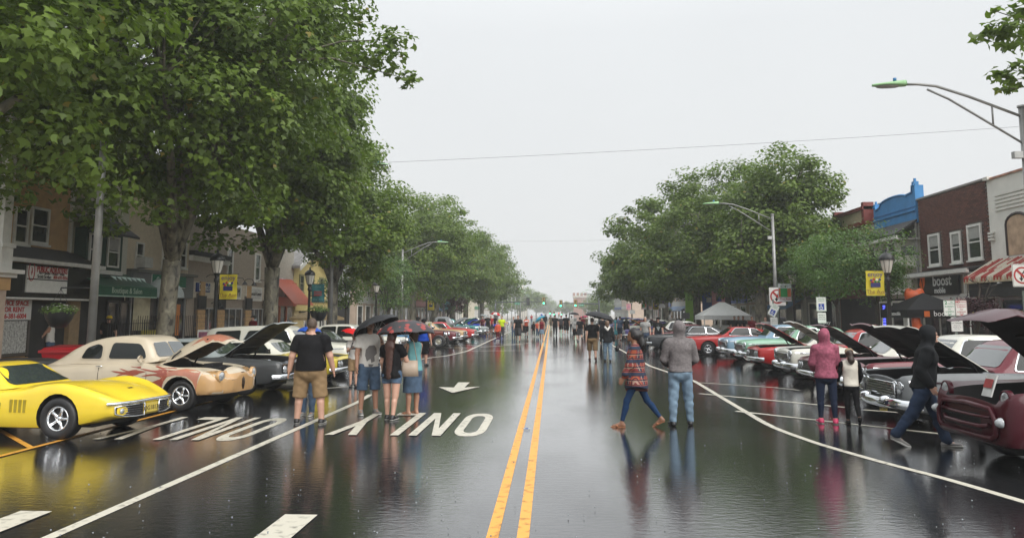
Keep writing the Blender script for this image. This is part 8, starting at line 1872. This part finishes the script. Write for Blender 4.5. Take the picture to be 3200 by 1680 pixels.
# handbags
def handbag(x, y, z, w, h, m, label, rz=0, strap=.45):
    t = thing('handbag', label, 'handbag', (x, y, z), rz); v = []
    for k, (f, d) in enumerate(((0,.06),(.5,.085),(1,.03))): 
        for a in np.linspace(0, 2*math.pi, 14, endpoint=False): v.append((w/2*(1-.12*f)*abs(math.cos(a))**.6*math.copysign(1, math.cos(a)), d*math.sin(a), h*f))
    MB().add(v, [(i*14+k, i*14+(k+1)%14, (i+1)*14+(k+1)%14, (i+1)*14+k) for i in range(2) for k in range(14)]+[tuple(range(14))[::-1], tuple(range(28,42))], 0, True).build('bag', m, t)
    MB().tube([(-w*.4,0,h),(-w*.2,0,h+strap*.8),(0,0,h+strap),(w*.2,0,h+strap*.8),(w*.4,0,h)], .008, 4).build('strap', m, t); return t
x_, y_ = at(1290,1302); handbag(x_-.02, y_-.30, .80, .34, .30, mat('beige_leather', (.38,.30,.23), rough=.5), 'beige leather handbag at the hip of the woman in aqua', .2)
# umbrellas of the group
def umb(label, u, v, Y_, handp, rad, m, m2=None, depth=.3, **k):
    Y_ = handp[1]+.04; X_, Z_ = atY(u, v, Y_); X_ = handp[0]+max(-.3, min(.3, X_-handp[0])); return umbrella(label, (X_, Y_, Z_), handp, rad, m, m2, depth, **k)
hL = wpos(M7, M7['A']['l'][2]+V([0,.03,.07]))
umb('black umbrella over the man in the white graphic t-shirt', 1163, 986, 14.9, (hL.x-.04, hL.y, hL.z), .50, UBK2, depth=.20)
umb('dark umbrella with red flowers over the two women', 1268, 993, 14.35, wpos(M8, M8['A']['r'][2]+V([0,.02,.06])), .60, UFL, depth=.27)
umb('bright red umbrella held over the boy', 1118, 1024, 20.6, wpos(M10, V([.05,.1,1.15])), .40, URD, depth=.17)
umb('blue umbrella behind the head of the heavy man', 968, 1015, 21.5, wpos(M10, V([1.2,.1,1.2])), .34, UBL, depth=.15)

# --- middle distance
def mid(u, v, face, label, hat=None, **k):
    Y_ = at(u, v)[1]; vx = .018 if Y_ < 36 else (.025 if Y_ < 60 else .034)
    return person(label, *at(u, v), face, vox=vx, detail=Y_ < 40, hat=hat, **k)
WK = dict(l_leg=(16,6), r_leg=(-14,18), l_arm=(-14,8,10), r_arm=(14,8,14)); WK2 = dict(l_leg=(-14,20), r_leg=(15,6), l_arm=(14,8,14), r_arm=(-12,8,10))
A1 = mid(1852,1126,90,'man in black t-shirt and khaki shorts walking away under a big black umbrella', h=1.78, wt=1.3, top=C_BLK, bottom=C_KHA, shoes=SH_BRN, hair=HBR, short_len=.58, **WK)
A2 = mid(1899,1129,90,'woman in black hooded jacket with white hood lining and jeans, walking away', h=1.66, wt=1.2, female=True, top=C_CHA, bottom=C_LDEN, legs='long', sleeve='long', shoes=SH_BLK, hair=HLB, hs='bob', hem=-.1, l_arm=(0,14,8), r_arm=(0,14,8), l_leg=(8,4), r_leg=(-8,6))
F = Field(.012, (-.2,-.3,1.1), (.2,.1,1.6)); F.cone((-.09,-.07,1.42),(0,-.17,1.30),.045,.035,.02); F.cone((.09,-.07,1.42),(0,-.17,1.30),.045,.035,.02); link('hood_lining', F.mesh('hood_lining', C_WHT), A2['t'])
x_, y_ = at(1899,1129); handbag(x_+.40, y_, .42, .16, .24, BLACK, 'black handbag hanging from the hand of the woman walking away', 1.2, .3)
umb('big vented black umbrella over the couple walking away', 1878, 972, 31.3, wpos(A1, V([.2,.15,1.25])), .68, UBK2, depth=.26)
A3 = mid(2018,1096,262,'older man in grey t-shirt and jeans walking towards the camera', h=1.78, wt=1.12, top=C_LGR, bottom=C_SLT, legs='long', shoes=SH_BLK, hair=HGY, hs='buzz', l_arm=(10,10,20), r_arm=(-5,8,12), l_leg=(8,4), r_leg=(-6,8))
A4 = mid(2058,1096,268,'young man in black printed t-shirt and cap walking towards the camera', hat=(C_BLK,1), h=1.76, wt=1.0, top=C_BLK, bottom=C_NAVY, legs='long', shoes=SH_BLK, sole=SH_WHT, hair=HBR, hs='bob', l_leg=(12,4), r_leg=(-10,12))
bvm = bvh_of([c for c in A4['t'].children if c.name.startswith('shirt')][0].data)
for poly in ([(-.11,1.28),(.11,1.28),(0,1.06)],[(-.02,1.36),(.02,1.36),(.0,1.3)]): v, f = patch(bvm, poly, 'y', 1, .004, .04); link('shirt_print', mk_mesh('shirt_print', v, f, [mat('pale_print', (.25,.28,.28), rough=.8)]), A4['t'])
mid(1938,1062,80,'man in slate blue shirt and dark shorts walking away in the right crowd', h=1.76, wt=1.1, top=C_SLT, bottom=C_NAVY, shoes=SH_WHT, hair=HBR, **WK); mid(1958,1062,85,'woman in black dress with long black hair walking away', h=1.68, wt=1.15, female=True, top=C_BLK, bottom=C_BLK, skirt=True, short_len=.7, hem=-.1, shoes=SH_BLK, hair=HBL, hs='long', hair_len=.2, **WK2)
mid(1927,1054,80,'woman in turquoise dress beside the man in slate blue', h=1.66, female=True, top=C_TEAL, bottom=C_TEAL, skirt=True, short_len=.9, hem=-.1, shoes=SH_TAN, hair=HBR, hs='bob')
mid(1884,1075,90,'man in black behind the woman with the white hood lining', h=1.78, wt=1.2, top=C_BLK, bottom=C_BLK, legs='long', shoes=SH_BLK, hair=HBR)
mid(1813,1068,92,'person in black t-shirt and grey shorts mid step', h=1.68, wt=1.0, top=C_BLK, bottom=C_DGR, short_len=.5, shoes=SH_BLK, hair=HBR, l_leg=(8,2), r_leg=(-18,45))
mid(1799,1065,92,'person in light grey hoodie and black shorts beside the one mid step', h=1.66, wt=.95, top=C_LGR, bottom=C_BLK, short_len=.55, hood=True, sleeve='long', shoes=SH_BLK, **WK)
mid(1770,1046,92,'heavy man in black t-shirt and black shorts in the centre crowd', h=1.84, wt=1.5, top=C_BLK, bottom=C_BLK, short_len=.6, shoes=SH_WHT, hair=HBR, hat=(C_BLK,-1), **WK2)
mid(1754,1044,92,'person in dark grey top and red cap beside the heavy man', h=1.74, wt=1.2, top=C_DGR, bottom=C_BLK, shoes=SH_WHT, hair=HBR, hat=(C_RED,1), **WK)
mid(1735,1048,90,'tall man in black shirt and black trousers just right of the yellow lines', h=1.84, wt=1.15, top=C_BLK, bottom=C_BLK, legs='long', shoes=SH_BLK, hair=HBD, **WK2)
mid(1722,1027,90,'person in camouflage top on the yellow lines', h=1.74, top=C_OLV, bottom=C_OLV, short_len=.6, shoes=SH_TAN, hair=HBL, **WK)
mid(1704,1022,270,'tall person in long dark coat left of the yellow lines', h=1.8, top=C_CHA, bottom=C_CHA, legs='long', hood=True, sleeve='long', hem=-.3, shoes=SH_BLK, **WK)
mid(1693,1068,270,'woman in maroon top and pale denim skirt walking towards the camera', h=1.66, female=True, wt=1.0, top=C_MRN, bottom=C_LDEN, skirt=True, short_len=.42, sleeve='none', shoes=SH_GRY, hair=HLB, hs='long', hair_len=.05, **WK)
mid(1680,1052,265,'child in coral red top behind the woman in maroon', h=1.3, top=C_ORG, bottom=C_DEN, legs='long', shoes=SH_WHT, hair=HBR); mid(1668,1051,272,'small child in black hoodie walking towards the camera', h=1.25, top=C_BLK, bottom=C_BLK, legs='slim', hood=True, sleeve='long', shoes=SH_GRY, **WK2)
mid(1619,1067,268,'bearded man in black t-shirt and grey cargo shorts walking towards the camera', h=1.84, wt=1.4, top=C_BLK, bottom=C_DGR, short_len=.6, shoes=SH_BLK, hair=HBR, hs='short', **WK)
mid(1605,1054,262,'person in pale grey shirt and jeans beside the bearded man', h=1.68, top=C_LGR, bottom=C_DEN, legs='long', shoes=SH_BLK, hair=HBR)
st = thing('pushchair', 'black pushchair beside the bearded man', 'pushchair', (*at(1637,1052), 0))
MB().bb(-.25,.25,-.3,.3,.35,.5).build('seat', BLACK, st); MB().bb(-.25,.25,.2,.3,.5,1.0).build('backrest', BLACK, st); MB().tube([(-.28,.5,1.0),(-.28,-.3,.15)], .02, 5).tube([(.28,.5,1.0),(.28,-.3,.15)], .02, 5).tube([(-.28,.5,1.0),(.28,.5,1.0)], .02, 5).build('push_frame', STEEL, st)
for s in (1,-1):
    for yy in (-.3,.3): MB().lathe([(.03,-.02),(.12,-.02),(.12,.02),(.03,.02)], (s*.28,yy,.12), axis='X', n=14).build('wheel', RUBBER, st)
mid(1645,1052,265,'woman in coral shirt pushing the black pushchair', h=1.68, female=True, top=C_ORG, bottom=C_BLK, shoes=SH_BLK, hair=HBR, hs='bob', l_arm=(35,5,25), r_arm=(35,5,25))
mid(1568,1058,268,'person in neon yellow shirt in the left crowd', h=1.74, wt=1.2, top=C_NEO, bottom=C_DGR, legs='long', shoes=SH_BLK, hair=HBR); mid(1556,1065,250,'child in maroon trousers wrapped in an orange towel', h=1.35, top=C_ORG, bottom=C_MRN, legs='slim', shoes=SH_WHT, hair=HBR, sleeve='long', poncho=True, hem=-.1)
mid(1524,1043,268,'man in black t-shirt with folded stance in the left crowd', h=1.78, wt=1.2, top=C_BLK, bottom=C_BLK, short_len=.62, shoes=SH_BLK, hair=HBR); mid(1534,1042,268,'person in bright red shirt behind the man in black', h=1.72, top=C_RED, bottom=C_DGR, shoes=SH_BLK, hair=HBR); mid(1507,1045,285,'woman in maroon top at the hood of the silver coupe', h=1.66, female=True, top=C_MRN, bottom=C_BLK, legs='slim', shoes=SH_BLK, hair=HBL, hs='long'); mid(1545,1040,268,'dark clothed person under the red and white umbrella', h=1.74, top=C_CHA, bottom=C_BLK, legs='long', shoes=SH_BLK, hair=HBR)
mid(1661,1010,90,'person in red jacket far down the road', h=1.7, top=C_RED, bottom=C_DEN, legs='long', shoes=SH_BLK, hair=HBR)
for (u, v, c, lb) in ((1787,1040,C_WHT,'person in white hood far behind the crowd'),(1830,1040,C_OLV,'person in olive top right of the crowd centre'),(1822,1044,C_MRN,'person in dark red top beside the umbrella edge'),(1909,1040,C_BLK,'dark figure far in the right crowd')):
    mid(u, v, 90, lb, h=1.72, top=c, bottom=C_BLK, legs='long', shoes=SH_BLK, hair=HBR, **WK)
umb('black umbrella in the centre crowd', 1795, 974, 62, at(1793,1040)+(1.3,), .55, UBK2, depth=.24); umb('pink and red umbrella in the centre crowd', 1822, 985, 56, at(1826,1043)+(1.3,), .5, UPK, depth=.2)
umb('red and white striped golf umbrella in the left crowd', 1551, 974, 72, at(1547,1040)+(1.35,), .58, URD, UWH, depth=.3); umb('grey umbrella held by the woman in maroon at the hood', 1517, 981, 68, at(1510,1046)+(1.3,), .5, UGY, depth=.2)
umb('turquoise umbrella over the woman in maroon', 1684, 989, 56, at(1692,1066)+(1.45,), .45, UTL, depth=.2); umb('blue and white umbrella behind the turquoise one', 1693, 979, 78, at(1695,1030)+(1.4,), .36, UBL, UWH, depth=.22)
umb('red and white striped umbrella behind the black one on the left', 1142, 988, 44, (-9.8,44,1.3), .58, URD, UWH, depth=.3)
umb('small white umbrella over the pushchair', 1644, 1000, 50, at(1645,1052)+(1.2,), .28, UWH, depth=.14)
# --- people on the pavements
def side(u, Y_, face, label, **k): X_ = atY(u, 1000, Y_)[0]; J = person(label, X_, Y_, face, vox=.021 if Y_ < 40 else .03, detail=False, **k); J['t'].location.z = .11; return J
side(133, 25.5, 330, 'man in black polo shirt in the doorway at the left', h=1.74, top=C_BLK, bottom=C_BLK, legs='long', skin=SKP, l_arm=(30,5,60,20), r_arm=(30,5,50))
side(160, 25.4, 200, 'man in white tank top and jeans facing the man in black polo', h=1.70, top=C_WHT, bottom=C_DEN, legs='long', sleeve='none', hair=HBL, skin=SKT, l_arm=(35,5,50), r_arm=(30,5,50))
side(341, 28.5, 100, 'man in yellow cap and black t-shirt on the left pavement', h=1.76, wt=1.3, top=C_BLK, bottom=C_BLK, hair=HBR, hat=(cloth('yellow_cap', (.6,.42,.02)),-1), l_arm=(5,20,70,20))
side(791, 39, 240, 'man in maroon shirt and camouflage shorts walking on the left pavement', h=1.76, top=C_MRN, bottom=C_OLV, shoes=SH_GRY, hair=HBR, hat=(C_BLK,1), l_leg=(14,4), r_leg=(-14,16))
for (u, Y_, c, lb) in ((1305,80,C_BLK,'dark figure on the pavement left of the leaning far trunk'),(1330,80,C_LGR,'person in pale shirt on the far left pavement'),(1362,82,C_BLK,'dark figure beside the leaning far trunk')): side(u, Y_, 280, lb, h=1.74, top=c, bottom=C_DEN, legs='long', hair=HBR)
for (u, Y_, c, lb) in ((2295,50,C_BLK,'dark clothed person under the white tent, leftmost'),(2308,50,C_CHA,'dark clothed person under the white tent, second from left'),(2322,50,C_BLK,'dark clothed person under the white tent, rightmost'),(2350,46,C_MRN,'person standing beside the tent edge by the trunk'),(2392,42,C_LGR,'person in pale shirt right of the tent near the trunk'),(2100,70,C_WHT,'person in white shirt on the far right pavement'),(2122,66,C_DGR,'dark figure on the far right pavement')): side(u, Y_, 250, lb, h=1.68, top=c, bottom=C_BLK, legs='long', hair=HBR)
# ================================================================== OTHER THINGS
# red wheeled bin with lettering
X_, Y_ = atX(222, 1130, -12.3)[0], 0
Yb = 20.4; Xb = atY(222, 1100, Yb)[0]
t = thing('red_cart', 'big red wheeled refuse cart behind the cream coupe', 'refuse cart', (Xb, Yb, .11), R(8))
RDP = mat('red_bin_plastic', (.38,.012,.018), rough=.4, var=.08)
mb = MB(); v = []
for z, sx_, sy_ in ((.12,.42,.36),(.85,.54,.46)):
    v += [(-sx_,-sy_,z),(sx_,-sy_,z),(sx_,sy_,z),(-sx_,sy_,z)]
mb.add(v, [(0,3,2,1),(4,5,6,7),(0,1,5,4),(1,2,6,5),(2,3,7,6),(3,0,4,7)]); mb.build('bin_body', RDP, t)
MB().bb(-.60,.60,-.52,.52,.852,.92).build('rim', RDP, t); MB().add([(-.56,-.48,.922),(.56,-.48,.922),(.56,.48,.922),(-.56,.48,.922),(-.5,-.4,.99),(.5,-.4,1.0),(.5,.4,1.03),(-.5,.4,1.03)], [(4,5,6,7),(0,1,5,4),(1,2,6,5),(2,3,7,6),(3,0,4,7)]).build('lid', RDP, t)
text('lettering', 'Heartland', .17, TXWHT, t, (.05,-.475,.52), (math.pi/2-.13,0,0)); text('lettering', 'Property of', .07, TXWHT, t, (-.1,-.485,.66), (math.pi/2-.13,0,0))
for s in (1,-1): MB().lathe([(.02,-.03),(.1,-.03),(.1,.03),(.02,.03)], (s*.36,-.3,.1), axis='X', n=14).build('wheel', RUBBER, t)
# planter / stone tub left edge
Xb = atY(55, 1130, 18.6)[0]; t = thing('stone_planter', 'low round tan stone planter with dark rim behind the yellow sports car', 'planter', (Xb, 18.6, .11))
MB().lathe([(.01,0),(.75,.0),(.85,.55),(.85,.62)], n=24).build('tub', mat('tan_stone', (.22,.17,.11), rough=.8, var=.2), t); MB().lathe([(.9,.62),(.92,.72),(.75,.76),(.01,.72)], n=24).build('rim', mat('dark_rim', (.03,.03,.03), rough=.5), t)
# sandwich board
Yb = 35.2; Xb = atY(639, 1040, Yb)[0]; t = thing('sandwich_board', 'white sandwich board leaning by the pizza shop door', 'sandwich board', (Xb, Yb, .11), R(25))
for s in (1,-1):
    p = MB().box((0,0,0), (.6,.03,1.15)).build('board', SIGNW, t, loc=(0, s*.17, .57), rot=(s*.27,0,0))
    MB().box((0,-.017,.0),(.5,.005,.95)).build('poster', mat('striped_poster', (.25,.06,.12), rough=.5, var=.7, scale=7), p)
# white canopy tent
Yb = 51.5; X0 = atY(2186, 1000, Yb)[0]; X1 = atY(2330, 1000, Yb)[0]; Xc = (X0+X1)/2; w = (X1-X0)/2
t = thing('canopy_tent', 'white pop up canopy tent on the right pavement', 'tent', (Xc, Yb, .11)); TW = cloth('tent_white', (.85,.85,.84), var=.03, rough=.6)
ze = atY(2260, 985, Yb)[1]-.1; zp = atY(2250, 944, Yb)[1]-.1; mb = MB(); v = [(-w,-w,ze),(w,-w,ze),(w,w,ze),(-w,w,ze),(-w*.12,0,zp),(w*.12,0,zp)]; mb.add(v, [(0,1,5,4),(1,2,5),(2,3,4,5),(3,0,4)]); mb.build('canopy', TW, t)
mb = MB(); mb.bb(-w,w,-w-.02,-w,ze-.28,ze); mb.bb(-w-.02,-w,-w,w,ze-.28,ze); mb.bb(w,w+.02,-w,w,ze-.28,ze); mb.bb(-w,w,w,w+.02,ze-.28,ze); mb.build('valance', TW, t)
for sx_ in (1,-1):
    for sy_ in (1,-1): MB().tube([(sx_*w*.98,sy_*w*.98,0),(sx_*w*.98,sy_*w*.98,ze)], .035, 6).build('leg', WTRIM, t)
t = thing('display_table', 'white clothed table under the white canopy tent', 'table', (Xc-.7, Yb-.8, .11)); MB().bb(-.9,.9,-.35,.35,.05,.75).build('tablecloth', TW, t); MB().bb(-.95,.95,-.4,.4,.752,.78).build('tabletop', WTRIM, t)
for k in range(3): MB().box((0,0,0),(.5,.03,.35)).build('display_card', SIGNW, label=['leftmost','middle','rightmost'][k]+' white display card standing on the table under the tent', cat='display card', group='display cards under the tent', loc=(Xc-1.3+.62*k, Yb-1.0, 1.07), rot=(.2,0,0))
# phone shop black umbrella canopy tent with orange flag
Yb = 30.5; X0 = atY(2795, 1000, Yb)[0]; X1 = atY(2985, 1000, Yb)[0]; Xc = (X0+X1)/2; w = (X1-X0)/2
t = thing('black_canopy', 'black pop up canopy with white and orange lettering outside the brick building', 'tent', (Xc, Yb, .11)); TBk = cloth('tent_black', (.02,.02,.022), rough=.55)
ze = atY(2890, 968, Yb-w)[1]-.1; zp = atY(2905, 915, Yb)[1]-.1; MB().add([(-w,-w,ze),(w,-w,ze),(w,w,ze),(-w,w,ze),(0,0,zp)], [(0,1,4),(1,2,4),(2,3,4),(3,0,4)]).build('canopy', TBk, t)
mb = MB(); mb.bb(-w,w,-w-.02,-w,ze-.3,ze); mb.bb(-w-.02,-w,-w,w,ze-.3,ze); mb.bb(w,w+.02,-w,w,ze-.3,ze); mb.build('valance', TBk, t)
text('lettering', 'boostmobile', .2, TXWHT, t, (-w-.025,-.1,ze-.15), (math.pi/2,0,-math.pi/2)); text('lettering', 'boost', .27, TXWHT, t, (.1,-w-.025,ze-.15), (math.pi/2,0,0))
MB().bb(-.55,-.35,-w-.028,-w-.022,ze-.26,ze-.05).build('emblem', mat('orange_emblem2', (.6,.13,.02), rough=.5), t)
for sx_ in (1,-1):
    for sy_ in (1,-1): MB().tube([(sx_*w*.98,sy_*w*.98,0),(sx_*w*.98,sy_*w*.98,ze)], .03, 6).build('leg', WTRIM, t)
# orange figure flag
def blob(label, u, v, Y_, r, m, name, cat):
    X_, Z_ = atY(u, v, Y_); F = Field(.03, (-.7,-.5,-.8), (.7,.5,.8)); 
    for (a, c, rr) in r: F.ell(a, (c, c*.8, rr), .08)
    return link(name, F.mesh(name, m), None, (X_, Y_, Z_), label=label, cat=cat)
ORB = mat('orange_inflatable', (.62,.10,.02), rough=.4)
blob('orange rounded inflatable mascot head above the black canopy', 2858, 925, 31.8, [((0,0,0),.38,.24),((-.22,0,.14),.16,.18),((.22,0,.14),.16,.18),((0,0,-.12),.36,.14)], ORB, 'orange_balloon', 'balloon')
blob('orange inflatable shape hanging under the black canopy', 2864, 1030, 29.6, [((0,0,.3),.16,.35),((.08,0,-.1),.22,.35),((.2,0,-.4),.2,.25)], ORB, 'orange_inflatable', 'inflatable')
# blue led strips
for (u, lb) in ((2743,'left blue light strip in the shop doorway behind the right locust tree'),(2764,'right blue light strip in the shop doorway behind the right locust tree')):
    X_, Z_ = atY(u, 990, 34); mb = MB(); 
    for k in range(9): mb.bb(-.04,.04,-.02,.02,-.45+.11*k,-.39+.11*k)
    mb.build('light_strip', mat('blue_led', (.05,.05,.9), rough=.3, emit=(.08,.1,1), estr=1.5, var=0), label=lb, cat='light strip', loc=(X_,34,Z_))
# utility box on lamp post, black feather flags, cafe umbrellas
X_ = atY(2545, 1000, 33.5)[0]; t = thing('feather_flag', 'black feather flag with white lettering beside the disabled parking sign', 'flag', (X_+.25, 33.5, .11)); MB().tube([(0,0,0),(0,0,2.7)], .015, 5).build('pole', STEEL, t); MB().bb(.02,.5,-.01,.01,.7,2.6).build('flag', C_BLK, t); text('lettering', 'pay', .22, TXWHT, t, (.26,-.015,1.5), (math.pi/2,0,0)); text('lettering', 'less', .22, TXWHT, t, (.26,-.015,1.15), (math.pi/2,0,0))
TANU = cloth('tan_umbrella', (.45,.33,.18), rough=.6)
for (u, v, Y_, lb) in ((968,985,45,'left tan patio umbrella by the yellow gable house'),(1012,985,46,'right tan patio umbrella by the yellow gable house')):
    X_, Z_ = atY(u, v, Y_); t = thing('patio_umbrella', lb, 'patio umbrella', (X_, Y_, .11), 0, 'tan patio umbrellas'); z = Z_-.1
    mb = MB(); mb.lathe([(.001,z+.28),(1.25,z-.15),(1.25,z-.28)], n=8, smooth=False); mb.build('canopy', TANU, t); MB().tube([(0,0,0),(0,0,z+.3)], .025, 6).build('pole', WTRIM, t)
for (u, v, Y_, m, lb) in ((2214,935,56,mat('blue_cloth_banner', (.03,.12,.42), rough=.6),'big bright blue banner left of the white tent'),(2245,932,54,PB,'pink printed banner above the white tent'),):
    X_, Z_ = atY(u, v, Y_); t = thing('wall_banner', lb, 'banner', (X_, Y_, 0)); MB().bb(-.45,.45,-.02,.02,Z_-.8,Z_+.5).build('banner_cloth', m, t); MB().bb(-.15,.2,-.03,-.021,Z_-.2,Z_+.15).build('printed_patch', SIGNW if m is not PB else WBLU, t)
    MB().tube([(.47,0,.1),(.47,0,Z_+.6)], .03, 6).build('pole', BLACKM, t)
X_ = atY(2155, 1000, 62)[0]; MB().box((0,0,1.7),(.55,.4,3.4)).box((0,0,3.5),(.7,.5,.2)).build('green_pillar', mat('lime_green_paint', (.16,.33,.02), rough=.6), label='bright lime green pillar between the trunks on the right', cat='pillar', loc=(X_,62,.1))

# rain splashes on the wet road: too many to count, one object
SPL = mat('splash_water', (.25,.27,.28), rough=.15, spec=.5, var=0)
mb = MB(); rs = random.Random(3)
for k in range(420):
    y = 4.6+16*rs.random()**1.6; x = (rs.random()-.5)*y*1.35; r = .004+.006*rs.random()
    mb.lathe([(r*.4,0),(r,.010+.012*rs.random()),(r*.75,.006)], (x,y,.0205), n=5)
o = mb.build('rain_splashes', SPL, kind='stuff')
# ------------------------------------------------------------------ rain haze over the whole street
hz = bpy.data.materials.new('rain_haze'); hz.use_nodes = True; n = hz.node_tree; n.nodes.clear(); o_ = n.nodes.new('ShaderNodeOutputMaterial'); pv = n.nodes.new('ShaderNodeVolumePrincipled')
pv.inputs['Color'].default_value = (.93,.95,.96,1); pv.inputs['Density'].default_value = .001; pv.inputs['Anisotropy'].default_value = .2; n.links.new(pv.outputs[0], o_.inputs['Volume'])
MB().bb(-158,158,-45,908,-1.2,24).build('haze', hz, kind='stuff')
